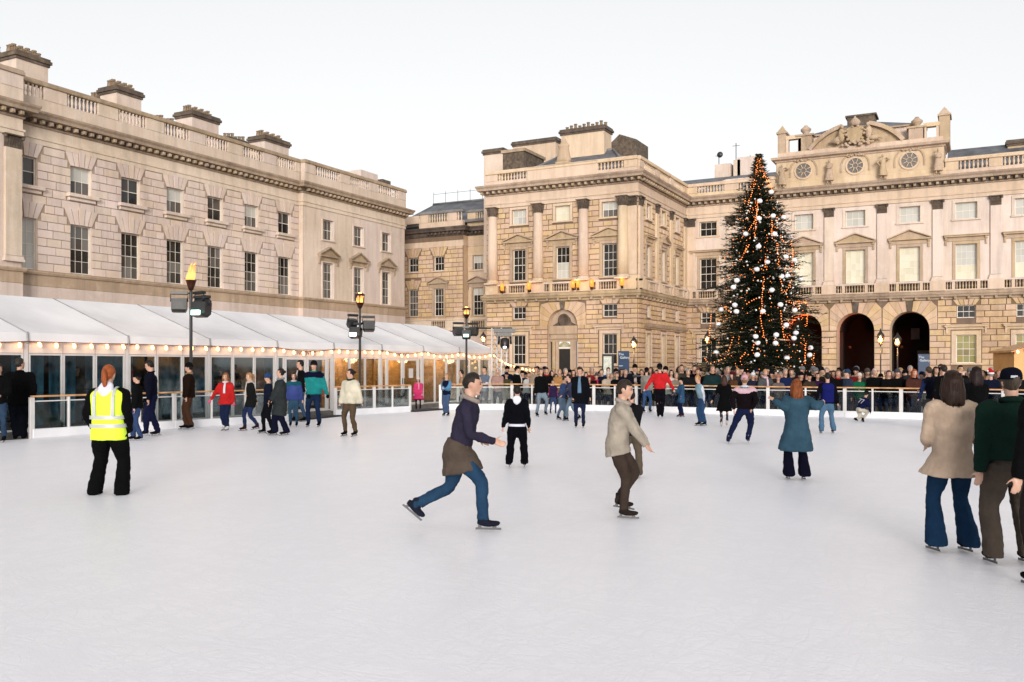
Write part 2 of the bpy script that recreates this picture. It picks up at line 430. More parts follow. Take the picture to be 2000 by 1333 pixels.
    def archring(s, u, z, r, ro, top, m, n=11, side=None, proud=.05):
        side = side or ro; g = .014
        for i in range(n):
            def mk(i=i):
                b = MB(); a0, a1 = math.pi*i/n, math.pi*(i+1)/n
                def outer(a):
                    c, s_ = math.cos(a), math.sin(a)
                    k = min(side/abs(c) if abs(c) > 1e-6 else 1e9, top/s_ if s_ > 1e-6 else 1e9, ro*1.25); return (c*k, s_*k)
                i0, i1 = (r*math.cos(a0), r*math.sin(a0)), (r*math.cos(a1), r*math.sin(a1)); o0, o1 = outer(a0), outer(a1)
                am = (a0+a1)/2; im = (r*math.cos(am), r*math.sin(am))
                P = [i0, o0, o1, i1, im]; cx = sum(p[0] for p in P)/5; cz = sum(p[1] for p in P)/5
                P = [(cx+(x-cx)*.95, cz+(zz-cz)*.95) for x, zz in P]
                key = i == n//2
                b.prism(P, -proud-(.09 if key else 0), .02); return b.mesh('voussoir', M['soot_shade' if key else m])
            s.put('voussoir', cached(('a', r, ro, top, side, m, i, n), mk), u, z)
    def surround(s, u, z, w, h, m, t=.17, proud=.07, ears=False):
        def mk():
            b = MB()
            b.bbox(-w/2-t, -w/2, -proud, .02, 0, h, .02); b.bbox(w/2, w/2+t, -proud, .02, 0, h, .02)
            b.bbox(-w/2-t, w/2+t, -proud-.003, .02, h, h+t, .02)
            b.bbox(-w/2-t-.05, w/2+t+.05, -proud-.06, .02, -.13, -.002, .02)
            return b.mesh('window_surround', M[m])
        s.put('window_surround', cached(('su', w, h, m, t), mk), u, z)
    def pediment(s, u, z, w, m, h=.55, hood=False, fr=.32):
        def mk():
            b = MB(); W2 = w/2
            b.box(-W2+.22, W2-.22, -.10, .02, -fr, 0)                     # frieze
            for sx in (-1, 1):                                             # consoles
                x = sx*(W2-.16); b.box(x-.075, x+.075, -.24, .02, -fr*.55, 0); b.box(x-.06, x+.06, -.15, .02, -fr-.28, -fr*.55-.002)
            b.box(-W2, W2, -.34, .02, .002, .07); b.box(-W2+.04, W2-.04, -.29, .02, .072, .12)
            if not hood:
                for sx in (-1, 1):
                    P = [(sx*W2, .122), (sx*W2, .20), (0, h+.10), (0, h)]
                    if sx == 1: P = P[::-1]
                    P = [(x, zz) for x, zz in P]
                    b.prism(P[::-1], -.335, .02)
                b.prism([(-W2+.12, .122), (W2-.12, .122), (0, h-.02)], -.12, .02)
            else: b.box(-W2-.04, W2+.04, -.37, .02, .122, .17)
            return b.mesh('pediment' if not hood else 'window_hood', M[m])
        s.put('pediment' if not hood else 'window_hood', cached(('pd', w, m, h, hood, fr), mk), u, z)

def emit_blocks(facs, limit=300):
    allb = []
    for f in facs:
        for b in f.blocks: allb.append((f.frontal(b[0], b[1])/math.sqrt(max(.05, b[2]*b[3])*abs(vis(f, b[0]))), f, b))
    allb.sort(key=lambda t: t[0])
    for _, f, b in allb[:limit]:
        u, z, w, h, pr, m = b
        f.put('stone_block', unit_block(m), u, z, pr/2-.0, scale=(w, pr+.02, h))
    groups = {}
    for _, f, b in allb[limit:]: groups.setdefault((id(f), b[5]), (f, []))[1].append(b)
    for (fi, m), (f, L) in groups.items():
        mb = MB()
        for u, z, w, h, pr, _ in L: mb.bbox(u-w/2, u+w/2, -pr, .01, z-h/2, z+h/2, min(.03, pr*.8))
        f.build(mb, 'stone_blocks', M[m], kind='stuff')
def vis(f, u):
    p = f.W(u, 0, HC) - Vector((0, 0, HC)); n = Vector((f.s, -f.c, 0)); return max(.05, -p.normalized().dot(n))

def sweep(root, path, prof, m, name, closed=False):       # path in world xy, outward on the right hand
    mb = MB(); n = len(path); P = [Vector((x, y)) for x, y in path]; rings = []
    for i in range(n):
        d0 = (P[i]-P[i-1]).normalized() if i else None; d1 = (P[i+1]-P[i]).normalized() if i < n-1 else None
        n0 = Vector((d0.y, -d0.x)) if d0 else None; n1 = Vector((d1.y, -d1.x)) if d1 else None
        if n0 is None: mt = n1
        elif n1 is None: mt = n0
        else: b = (n0+n1).normalized(); mt = b/max(.2, b.dot(n0))
        rings.append([(P[i].x+mt.x*d-root.location.x, P[i].y+mt.y*d-root.location.y, z-root.location.z) for d, z in prof])
    k = len(prof); vs = [p for r in rings for p in r]; fs = []
    for i in range(n-1):
        for j in range(k-1): fs.append((i*k+j, (i+1)*k+j, (i+1)*k+j+1, i*k+j+1))
    fs.append(tuple(range(k-1, -1, -1))); fs.append(tuple((n-1)*k+j for j in range(k)))
    mb.add(vs, fs); return mb.build(name, M[m], root)

def modillions(f, u0, u1, z, m='cornice', step=.52, w=.2, d0=.1, d1=.5, h=.2):
    mb = MB(); n = max(1, round((u1-u0)/step)); st = (u1-u0)/n
    for i in range(n): c = u0+st*(i+.5); mb.bbox(c-w/2, c+w/2, -d1, -d0, z, z+h, .03)
    f.build(mb, 'modillions', M[m], kind='stuff')
def balusters(f, segs, z0, z1, d, m, step=.27, r=.095):
    mb = MB(); h = z1-z0
    prof = [(r*.8, 0), (r*.8, h*.1), (r*.45, h*.14), (r, h*.38), (r*.85, h*.5), (r*.4, h*.8), (r*.8, h*.9), (r*.8, h)]
    for a, b in segs:
        n = max(1, round((b-a)/step)); st = (b-a)/n
        for i in range(n): mb.lathe(prof, 7, (a+st*(i+.5), -d, z0))
    f.build(mb, 'balusters', M[m], kind='stuff')
def capital_mesh(r, h, m='soot_shade', flat=False, w=.75):
    mb = MB()
    hw = w/2
    for tier, (z0, zz1, k) in enumerate(((0, .45, .0), (.3, .78, .04))):
        n = 7 if flat else 12
        for i in range(n):
            if flat: x, y = -hw+.06+(w-.12)*i/(n-1), -.13-k; dx, dy = (i-(n-1)/2)*.012, -.09
            else:
                a = 2*math.pi*(i+tier*.5)/n; x, y = (r+k)*math.cos(a), (r+k)*math.sin(a); dx, dy = .09*math.cos(a), .09*math.sin(a)
            s_ = .055
            mb.add([(x-s_,y+s_*.4,z0*h),(x+s_,y-s_*.4,z0*h),(x+s_*.8+dx*.4,y+dy*.4,zz1*h*.8),(x-s_*.8+dx*.4,y+dy*.4,zz1*h*.8),(x+dx*1.2,y+dy*1.2,zz1*h),(x+dx*.3,y+dy*.3+.02,z0*h+.3*h)],
                   [(0,1,2,3),(3,2,4),(1,0,5),(5,0,3),(1,5,2)])
    if flat:
        mb.box(-hw, hw, -.13, 0, 0, h*.9)
        mb.box(-hw-.1, hw+.1, -.30, 0, h*.9, h)
        for sx in (-1, 1): mb.ell((sx*(hw+.02), -.2, h*.8), (.1,.1,.1), 8, 5)
    else:
        mb.lathe([(r*.92, 0), (r*.95, h*.6), (r*1.25, h*.9)], 12)
        mb.box(-r*1.35, r*1.35, -r*1.35, r*1.35, h*.9, h)
        for a in range(4): mb.ell((r*1.2*math.cos(a*math.pi/2+.785), r*1.2*math.sin(a*math.pi/2+.785), h*.8), (.11,.11,.11), 8, 5)
    return mb.mesh('capital', M[m])
def column(f, u, z0, z1, r, flat=False, w=.74, m='warm_smooth', d=.0):
    hb, hc = .32, .72
    def mk():
        b = MB()
        if flat: b.bbox(-w/2, w/2, -.16, .02, hb, z1-z0-hc, .015)
        else: b.lathe([(r, hb), (r*1.0, (z1-z0)*.35), (r*.86, z1-z0-hc)], 20)
        return b.mesh('pilaster' if flat else 'column', M[m])
    o = f.put('pilaster' if flat else 'column', cached(('col', flat, r, w, z0, z1, m), mk), u, z0, d)
    put('capital', cached(('cap', flat, r, w), lambda: capital_mesh(r*.86, hc, 'soot_shade', flat, w)), o, (0,0,z1-z0-hc))
    def mb_():
        b = MB()
        if flat: b.box(-w/2-.09, w/2+.09, -.26, .02, 0, .14); b.box(-w/2-.05, w/2+.05, -.21, .02, .142, .30)
        else: b.box(-r*1.3, r*1.3, -r*1.3, r*1.3, 0, .12); b.lathe([(r*1.3,.122),(r*1.35,.18),(r*1.1,.22),(r*1.2,.28),(r*1.0,.34)], 18)
        return b.mesh('base', M[m])
    put('base', cached(('bas', flat, r, w, m), mb_), o)
def chimney(root, x0, x1, y0, y1, z0, z1, m='pale', npots=8, cap='soot_shade', axis='y', potm='pot', rows=1):
    L = root.location
    b = MB(); b.box(x0-L.x, x1-L.x, y0-L.y, y1-L.y, z0, z1); o = b.build('chimney', M[m], root)
    c = MB(); e = .0
    for k, (dz0, dz1, ex) in enumerate(((-.28,-.12,.08),(-.118,.06,.17),(.062,.2,.10))):
        c.box(x0-L.x-ex, x1-L.x+ex, y0-L.y-ex, y1-L.y+ex, z1+dz0, z1+dz1)
    put('chimney_cap', c.mesh('chimney_cap', M[cap]), o)
    pm = cached(('pot', potm), lambda: (lambda q: (q.lathe([(.16,0),(.15,.1),(.115,.42),(.15,.46),(.15,.52),(.09,.52)], 8), q.mesh('chimney_pot', M[potm]))[1])(MB()))
    for rw in range(rows):
        for i in range(npots):
            t = (i+.5)/npots; q = (rw+.5)/rows
            x = x0+(x1-x0)*(q if axis == 'y' else t); y = y0+(y1-y0)*(t if axis == 'y' else q)
            p = put('chimney_pot', pm, o, (x-L.x, y-L.y, z1+.2)); p.scale = (1, 1, .75+.35*((i*7) % 3)/2)
    return o
M['pot'] = plain('clay_chimney_pot', (.24,.17,.11), .85, var=.3)
M['darkbrick'] = plain('dark_stock_brick', (.10,.075,.055), .9, var=.4, scale=4, bmp=.5, bscale=14)
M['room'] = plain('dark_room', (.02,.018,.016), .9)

CORN = [(0,15.10),(.04,15.11),(.12,15.16),(.12,15.24),(.18,15.26),(.18,15.50),(.58,15.52),(.60,15.68),(.70,15.80),(.72,15.90),(.66,15.93),(0,16.0)]
LOWC = [(0,14.15),(.07,14.15),(.07,14.42),(.13,14.44),(.13,14.56),(.035,14.58),(.035,15.12),(0,15.13)]
BED = [(0,15.24),(.2,15.255),(.2,15.505),(0,15.51)]  # extra band whose dark colour paints the shade under the cornice
STRING = [(0,6.62),(.08,6.64),(.08,6.74),(.30,6.84),(.34,6.98),(.40,7.02),(.40,7.10),(.34,7.12),(.34,7.24),(0,7.26)]

# ------------------------------------------------------------------ ground, ice
def mat_ice():
    m, nt, b = nmat('scratched_ice')
    p1, _ = posn(nt); p2, _ = posn(nt, (1, .35, 1)); p3, _ = posn(nt, (.3, 1, 1))
    hs = []
    for p, s_, wd in ((p2, .55, .010), (p3, .6, .010), (p1, .9, .008), (p2, 1.6, .016), (p3, 1.9, .018), (p1, 3.1, .02), (p3, 4.3, .03), (p2, 5.1, .03)):
        n = noisen(nt, p, s_, 2, .5)
        d = mathn(nt, 'ABSOLUTE', mathn(nt, 'SUBTRACT', n, .5)); hs.append(mrange(nt, d, 0, wd, 1, 0))
    h = hs[0]
    for x in hs[1:]: h = mathn(nt, 'MAXIMUM', h, x)
    fine = noisen(nt, p1, 26, 5, .7); big = noisen(nt, p1, .16, 3); mid = noisen(nt, p2, 1.3, 4, .6)
    v = mathn(nt, 'ADD', mathn(nt, 'MULTIPLY', h, -.35), fine)
    v = mathn(nt, 'ADD', v, mathn(nt, 'MULTIPLY', mid, 1.2))
    c = mixc(nt, mrange(nt, big, .3, .7, 0, 1), (.81,.80,.85), (.86,.85,.89))
    c = mixc(nt, mrange(nt, mid, .3, .75, 0, .5), c, (.77,.76,.81))
    c = mixc(nt, mathn(nt, 'MULTIPLY', h, .28), c, (.71,.71,.755))
    nt.links.new(c, b.inputs['Base Color']); b.inputs['Roughness'].default_value = .40; b.inputs['Specular IOR Level'].default_value = .4
    bump(nt, b, v, .15, .02)
    return m
M['ice'] = mat_ice()
g = MB(); g.add([(-900,-900,GZ),(900,-900,GZ),(900,900,GZ),(-900,900,GZ)], [(0,1,2,3)])
g.build('courtyard_ground', M['pave'], kind='structure')

BAR = [(62,857),(200,847),(340,838),(480,829),(565,823),(655,813.5),(800,805),(860,800.5),(1000,800),(1160,802.5),(1330,807),(1500,812),(1650,816),(1760,819),(1960,826),(2150,834)]
BP = [ice(*b) for b in BAR]
poly = [(p.x, p.y) for p in BP][::-1]
rink = [(-6,-14),(16,-14),(16,10)] + [(BP[-1].x+3, BP[-1].y-1.5)] + poly + [(-19.5,9),(-19.5,-14)]
g = MB(); g.vprism([(x,y) for x,y in rink], GZ+.01, 0.0); g.build('ice', M['ice'], kind='structure')

# ------------------------------------------------------------------ west wing (left of the picture)
XW = -47.2
ww = empty('long_wing', (XW, 50, GZ), 'long pale limestone wing with two rows of sash windows behind the white marquee', 'building')
f = Fac(ww, XW, 0, math.pi/2)
lo = [31.7+3.5*k for k in range(-1, 7)]; hi3 = [57.3, 61.3, 65.3]
Y0, YP, Y1 = 31.0, 54.3, 68.2
W1, H1, ZB1, W2h, ZB2, WU = 1.42, 2.86, 7.08, 1.62, 11.75, 1.42
ops = [(u, ZB1, W1, H1) for u in lo[1:]] + [(u, ZB2, WU, W2h) for u in lo[1:]]
f.wall(Y0, YP, GZ, 15.4, ops, 'joint_pale', rev='pale_smooth'); f.backing(ops, M['room'])
gsel = ['pane_grey','pane_dark']
k = 0
for u in lo[1:]:
    first = u < 32
    f.window(u, ZB1, W1, H1, 3, 4, 'pane_white' if first else ('pane_grey', 'pane_dark')[::-1 if k % 3 == 1 else 1], blind=.5, sill=False)
    f.window(u, ZB2, WU, W2h, 3 if k % 2 else 2, 2, ('pane_dark', 'pane_grey') if k % 2 == 0 else ('pane_grey', 'pane_white'), blind=.5, sill=False); k += 1
ex = []
for u in lo[1:]:
    ex += f.fan(u, ZB1+H1, W1, .92, 'pale')+f.fan(u, ZB2+W2h, WU, .80, 'pale', spread=.36)
    ex += [(u-W1/2, u+W1/2, ZB1-.2, ZB1+H1), (u-WU/2, u+WU/2, ZB2-.02, ZB2+W2h),
           (u-WU/2-.3, u+WU/2+.3, ZB2-.42, ZB2-.02)]
    sb = MB(); sb.bbox(-WU/2-.3, WU/2+.3, -.34, .02, -.22, -.01, .03); sb.bbox(-WU/2-.18, WU/2+.18, -.18, .02, -.42, -.222, .03)
    f.put('window_ledge', cached('ledge', lambda: sb.mesh('window_ledge', M['pale_smooth'])), u, ZB2)
f.ashlar(Y0+.02, YP-.02, 7.02, 14.12, .47, 1.05, ex, 'pale', seed=4, gap=.045)
blocksW = [f]
# end pavilion of the wing, projecting
PJ = .45
fp = Fac(ww, XW+PJ, 0, math.pi/2)
ops = [(u, ZB1, 1.3, 2.86) for u in hi3] + [(u, 11.8, 1.3, 1.6) for u in hi3]
fp.wall(YP, Y1, GZ, 15.4, ops, 'pale_smooth', rev='pale_smooth'); fp.backing(ops, M['room'])
for i, u in enumerate(hi3):
    fp.window(u, ZB1, 1.3, 2.86, 3, 4, 'pane_grey', sill=False); fp.window(u, 11.8, 1.3, 1.6, 3, 2, 'pane_grey', sill=False)
    fp.surround(u, ZB1, 1.3, 2.86, 'pale_smooth'); fp.surround(u, 11.8, 1.3, 1.6, 'pale_smooth', t=.16)
    fp.pediment(u, ZB1+3.3, 2.6, 'cornice', .75)
mb = MB(); mb.box(YP, YP+.02, -0, PJ, GZ, 15.4); mb.box(Y1-.02, Y1, 0, 10, GZ, 15.4); fp.build(mb, 'wall', M['pale_smooth'])
# near pavilion at the left edge of the picture
fq = Fac(ww, XW+.75, 0, math.pi/2)
fq.wall(8, Y0, GZ, 15.4, [], 'pale_smooth'); mb = MB(); mb.box(Y0-.02, Y0, 0, .75, GZ, 15.4); fq.build(mb, 'wall', M['pale_smooth'])
column(fq, 30.45, 7.3, 14.15, .4, True, .95, 'pale_smooth'); column(fq, 26.5, 7.3, 14.15, .4, True, .95, 'pale_smooth')
X = XW
path = [(X+.75, 8), (X+.75, Y0), (X, Y0), (X, YP), (X+PJ, YP), (X+PJ, Y1), (X-9, Y1)]
sweep(ww, [(a, b) for a, b in path], CORN, 'cornice', 'cornice')
sweep(ww, path, [(0,6.15),(.05,6.17),(.05,6.78),(.14,6.80),(.20,6.92),(.20,7.0),(0,7.02)], 'tan', 'string_course')
sweep(ww, path, [(0,3.6),(.12,3.62),(.12,5.2),(.04,5.26),(.04,6.15),(0,6.16)], 'pale_smooth', 'plinth_band')
for ff, a, b in ((f, Y0+.7, YP), (fp, YP, Y1+.1), (fq, 12, Y0)): modillions(ff, a, b, 15.27)
# parapet
def parapet(f, u0, u1, piers, zb, m, top=17.75, z_a=None, pw=1.0, d=.12, rail='lead'):
    za = z_a or zb+.75; zt = top-.28
    mb = MB(); mb.box(u0, u1, -d-.02, .25, zb, za); f.build(mb, 'parapet_wall', M[m])
    mb = MB(); mb.bbox(u0-.05, u1+.05, -d-.14, .35, zt, top-.08, .03); mb.box(u0, u1, -d-.08, .3, top-.078, top); f.build(mb, 'coping', M[rail])
    segs = []; x = u0
    for c in piers:
        if c-pw/2 > x+.1: segs.append((x, c-pw/2))
        x = c+pw/2
    if x < u1-.1: segs.append((x, u1))
    for c in piers:
        a, b = max(u0, c-pw/2), min(u1, c+pw/2)
        mb = MB(); mb.bbox(a, b, -d-.05, .25, za+.002, zt-.002, .02); f.build(mb, 'pier', M[m])
    balusters(f, segs, za, zt, d-.06, m)
    return segs
sweep(ww, path, BED, 'soot_shade', 'cornice_bed_shade'); sweep(ww, path, LOWC, 'pale_smooth', 'frieze')  # first sweep paints the under-cornice shade as a dark band
parapet(f, Y0-.2, YP, [31.7+3.5*k-1.75 for k in range(0, 8)], 15.98, 'pale_smooth', pw=1.45, rail='cornice')
parapet(fp, YP, Y1, [54.9, 59.3, 63.3, 67.6], 15.98, 'pale_smooth', pw=1.3, rail='cornice')
parapet(fq, 8, Y0, [30.2, 25.5, 20], 15.98, 'pale_smooth', pw=1.6, rail='cornice')
# slate roof and chimneys
mb = MB(); xr = XW-.6
mb.add([(0-.9,-42,16.2),(-.9,18.3,16.2),(-5.5,17.0,19.4),(-5.5,-42,19.4),(-11,18.3,16.2),(-11,-42,16.2)], [(0,1,2,3),(3,2,4,5),(1,4,2)])
mb.build('roof', M['slate'], ww, (0, 0, -GZ))
for px0, px1, pyt, n in ((17,97,104,14),(213,279,170,13),(360,430,219,13),(502,567,266,13)):
    xx = XW-2.6; a = wp(px0+15, 0, dX(px0+15, xx)).y; D1 = dX(px1-3, xx); b = wp(px1-3, 0, D1).y
    chimney(ww, xx-1.6, xx, a, b, 15.5-GZ, zat(pyt+8, dX((px0+px1)/2, xx))-GZ, 'pale', n, axis='y', rows=1)
for px0, px1, pyt, n in ((-20,12,100,6),(192,214,190,4),(310,352,236,6),(448,490,270,6)):
    xx = XW-7.5; a = wp(px0, 0, dX(px0, xx)).y; b = wp(px1, 0, dX(px1, xx)).y
    chimney(ww, xx-1.4, xx, a, b, 15.5-GZ, zat(pyt+8, dX((px0+px1)/2, xx))-GZ, 'darkbrick', n, axis='y')
mb = MB(); xx = XW-3; y0_, y1_ = wp(705,0,dX(705,xx)).y, wp(738,0,dX(738,xx)).y
mb.box(-3-2.2, -3, y0_-50, y1_-50, 17, zat(336, dX(720,xx))); mb.build('roof_hut', M['pale_smooth'], ww, (0,0,-GZ))
mb = MB(); mb.box(-3.4,-2.9, y0_-50-1.4, y0_-50-.6, 17, zat(345, dX(700,xx))); mb.box(-3.6,-2.6, y1_-50+.2, y1_-50+1.5, 17, zat(352, dX(745,xx))); mb.build('roof_vent', M['darkbrick'], ww, (0,0,-GZ))
emit_blocks(blocksW)

# ------------------------------------------------------------------ corner building between the wings
YC = 72.6
cb = empty('corner_building', (-41, YC, GZ), 'lower stone corner building with two storeys of windows between the long wing and the pavilion', 'building')
f = Fac(cb, 0, YC, 0); f2 = Fac(cb, 0, YC+.9, 0)
def ux(px, Y): return wp(px, 0, dY(px, Y)).x
uw = [ux(807, YC), ux(857, YC)]; XS = ux(905, YC); u2 = ux(933.5, YC+.9)
ops = [(u, 10.72, 1.1, 1.36) for u in uw] + [(u, 6.4, 1.1, 2.62) for u in uw]
f.wall(-52, XS, GZ, 14, ops, 'joint'); f.backing(ops, M['room']); ex = []
for i, u in enumerate(uw):
    f.window(u, 10.72, 1.1, 1.36, 3, 2, 'pane_dark'); f.window(u, 6.4, 1.1, 2.62, 3, 4, 'pane_grey' if i == 0 else ('pane_dark','pane_grey'), blind=.5, sill=False)
    ex += [(u-.62, u+.62, 10.5, 12.1)]+f.fan(u, 12.08, 1.1, .85, 'warm', spread=.45)
    ex.append((u-.55, u+.55, 6.3, 9.02))
    if i == 0: ex += f.fan(u, 9.02, 1.1, .85, 'warm', spread=.4)
    else:
        f.surround(u, 6.4, 1.1, 2.62, 'tan'); f.pediment(u, 9.45, 2.3, 'cornice', .6); ex.append((u-.74, u+.74, 6.3, 9.3))
f.ashlar(-51.9, XS-.02, 5.9, 13.1, .42, .85, ex, 'warm', seed=11)
ops = [(u2, 10.72, 1.1, 1.36), (u2, 6.4, 1.15, 2.62)]
f2.wall(XS, -34, GZ, 14, ops, 'warm_smooth'); f2.backing(ops, M['room'])
f2.window(u2, 10.72, 1.1, 1.36, 3, 2, ('pane_grey','pane_white'), blind=.4, sill=False); f2.window(u2, 6.4, 1.15, 2.62, 3, 4, ('pane_dark','pane_white'), blind=.3, sill=False)
f2.surround(u2, 10.72, 1.1, 1.36, 'warm_smooth', t=.3); f2.surround(u2, 6.4, 1.15, 2.62, 'tan'); f2.pediment(u2, 9.45, 2.4, 'cornice', .6)
mb = MB(); mb.box(XS-.02, XS, 0, .9, GZ, 14); f.build(mb, 'wall', M['warm'])
pth = [(-52, YC), (XS, YC), (XS, YC+.9), (-34, YC+.9)]
dz = -1.0
sweep(cb, pth, [(d*.9, z-1.15) for d, z in CORN if z > 14.5], 'soot_shade', 'cornice')
sweep(cb, pth, [(0,12.95),(.06,12.97),(.06,13.2),(.02,13.22),(.02,13.5),(0,13.52)], 'warm_smooth', 'frieze')
sweep(cb, pth, [(0,4.9),(.12,4.92),(.20,5.0),(.12,5.06),(.10,5.2),(.10,5.95),(.2,5.98),(.2,6.1),(0,6.12)], 'pale_smooth', 'string_course')
sweep(cb, pth, [(0,3.6),(.3,3.62),(.3,4.3),(.1,4.5),(0,4.6)], 'pale', 'plinth_band')
for ff, a, b in ((f, -47, XS), (f2, XS, -35)): modillions(ff, a, b, 14.1, 'soot_shade', .42, .16)
parapet(f, -48, XS, [ux(783,YC), ux(830,YC), ux(885,YC)], 14.83, 'warm_smooth', 16.4, 15.35, .95)
parapet(f2, XS, -34, [ux(912,YC), ux(958,YC)], 14.83, 'warm_smooth', 16.4, 15.35, 1.0)
mb = MB(); mb.box(uw[1]-.75, uw[1]+.75, -.13, 0, 5.25, 5.9); mb.box(u2-.75, u2+.75, -.13+.9, .9, 5.25, 5.9); f.build(mb, 'baluster_panel', M['soot_shade'])  # panel coloured dark to paint the shade behind its balusters
balusters(f, [(uw[1]-.75, uw[1]+.75)], 5.25, 5.9, .16, 'tan'); balusters(f2, [(u2-.75, u2+.75)], 5.25, 5.9, .16, 'tan')
mb = MB(); mb.add([(-11,.8,15.4),(8,.8,15.4),(8,5.5,18.2),(-9,5.5,18.2),(-11,10,15.4),(8,10,15.4)], [(0,1,2,3),(3,2,5,4),(0,3,4)]); mb.build('roof', M['slate'], cb, (0,0,-GZ))
mb = MB(); mb.box(-11,7.8,.25,.8,15.2,15.45); mb.tube([(-9,5.5,18.25),(8,5.5,18.25)], .12, 6); mb.build('roof_ridge', M['lead'], cb, (0,0,-GZ))
mb = MB(); mb.tube([(-9,5.6,19.3),(8,5.6,19.3)], .02, 4)
for i in range(12): mb.tube([(-9+i*1.45,5.6,18.2),(-9+i*1.45,5.6,19.5)], .022, 4)
mb.build('roof_railing', M['greym'], cb, (0,0,-GZ))
emit_blocks([f])

# ------------------------------------------------------------------ pavilion + arcaded main block
YP1, YM = 62.6, 74.8
XA, XB = -35.0, -22.3
pv = empty('columned_pavilion', ((XA+XB)/2, YP1, GZ), 'warm stone pavilion with four tall columns and an arched doorway left of the tree', 'building')
mbk = empty('arcaded_block', (-8.7, YM, GZ), 'wide stone block with three dark arches, pilasters and carved attic behind the Christmas tree', 'building')
fF = Fac(pv, 0, YP1, 0); fS = Fac(pv, XB, 0, math.pi/2); fL = Fac(pv, XA, 0, -math.pi/2)
fM = Fac(mbk, 0, YM, 0)
uc3 = [-32.1, -28.35, -24.5]
# ---- pavilion front
ops = [(u, 12.75, 1.25, 1.15) for u in uc3] + [(u, 8.32, 1.15, 2.45) for u in uc3]
ops += [(u, 5.3, 1.15, .98) for u in (uc3[0], uc3[2])] + [(u, 1.75, 1.15, 2.3) for u in (uc3[0], uc3[2])]
ops.append((uc3[1], GZ, 2.45, 4.75-GZ, True, .55))
fF.wall(XA, XB, GZ, 15.4, ops, 'joint'); fF.backing([o for o in ops if len(o) < 5], M['room'])
ex = []
for i, u in enumerate(uc3):
    fF.window(u, 12.75, 1.25, 1.15, 3, 2, ['pane_white','pane_cream',('pane_grey','pane_white')][i], sill=False, blind=.6)
    fF.window(u, 8.32, 1.15, 2.45, 3, 4, 'pane_dark' if i != 1 else ('pane_white','pane_dark'), sill=False, blind=.5)
    fF.surround(u, 12.75, 1.25, 1.15, 'warm_smooth', t=.2); fF.surround(u, 8.32, 1.15, 2.45, 'tan', t=.24)
    fF.pediment(u, 11.28, 2.75, 'tan', .62, fr=.28)
    ex += [(u-.85, u+.85, 12.5, 14.15), (u-.8, u+.8, 7.9, 11.1)]
    if i != 1:
        fF.window(u, 5.3, 1.15, .98, 3, 2, 'pane_dark', sill=False); fF.window(u, 1.75, 1.15, 2.3, 3, 3, 'pane_dark', sill=False)
        ex += [(u-.58, u+.58, 5.1, 6.28), (u-.9, u+.9, 1.5, 4.75)]+fF.fan(u, 6.28, 1.15, .35, 'warm', n=3, spread=.25, key=False)
        fF.surround(u, 1.75, 1.15, 2.3, 'warm_smooth', t=.26)
        fF.pediment(u, 4.55, 2.5, 'warm_smooth', hood=True, fr=.2)
cols = [-34.3, -30.3, -26.5]
for u in cols + [-23.35]: column(fF, u, 8.05, 14.15, .40, d=.30)
column(fF, -22.75, 8.05, 14.15, .4, True, .8)
fF.ashlar(XA, XB, 8.0, 14.12, .40, .75, ex, 'warm', seed=21)
ub = uc3[1]
exb = ex + [(ub-1.95, ub+1.95, 4.75, 6.6), (ub-1.25, ub+1.25, GZ, 4.8)]
fF.ashlar(XA, XB, GZ+.6, 6.6, .355, 1.0, exb, 'warm', seed=22)
fF.archring(ub, 4.75, 1.225, 2.0, 1.8, 'warm', 13, side=1.95)
# doorway inside the arch
mb = MB(); y = .35
for sx in (-1, 1):
    x0, x1 = sorted((ub+sx*.75, ub+sx*1.0)); mb.bbox(x0, x1, y-.12, y+.1, GZ, 3.5, .02)
    x0, x1 = sorted((ub+sx*.48, ub+sx*.74)); mb.bbox(x0, x1, y-.04, y+.1, GZ, 3.5, .02)
mb.box(ub-1.22, ub+1.22, y-.05, y+.1, 3.5, 3.7); mb.bbox(ub-1.15, ub+1.15, y-.18, y+.1, 3.7, 4.05, .03); mb.bbox(ub-1.22, ub+1.22, y-.26, y+.1, 4.06, 4.72, .04)
n = 14
pts = [(ub+1.22*math.cos(math.pi*i/n), 4.73+1.22*math.sin(math.pi*i/n)) for i in range(n+1)]
mb.prism(pts, y+.1, y+.2); fF.build(mb, 'door_surround', M['tan'])
mb = MB(); mb.prism([(ub-1.0,4.74),(ub+1.0,4.74),(ub+.55,5.0),(ub+.42,5.35),(ub-.42,5.35),(ub-.55,5.0)], y-.05, y+.12)
mb.lathe([(.46,0),(.5,.04),(.4,.08),(.38,.02)], 20); vs = mb.v[-80:]
mb.v[-80:] = [(ub+a, y-.08-c, 5.15+b) for a, b, c in vs]; fF.build(mb, 'door_medallion', M['soot_shade'])
mb = MB(); mb.box(ub-.47, ub+.47, y+.06, y+.12, GZ, 2.95); fF.build(mb, 'door', M['black'])
mb = MB(); mb.box(ub-.48, ub+.48, y-.0, y+.1, 2.96, 3.08); fF.build(mb, 'door_transom', M['sash'])
mb = MB(); mb.prism([(ub+.46*math.cos(math.pi*i/12), 3.09+.40*math.sin(math.pi*i/12)) for i in range(13)], y-.02, y+.08); o_ = fF.build(mb, 'fanlight', M['pane_lit'])
mb = MB()
for i in range(9):
    a = math.pi*(i+.5)/9; mb.tube([(ub, y-.03, 3.1), (ub+.44*math.cos(a), y-.03, 3.1+.38*math.sin(a))], .014, 4)
put('fanlight_bars', mb.mesh('fanlight_bars', M['sash']), o_)
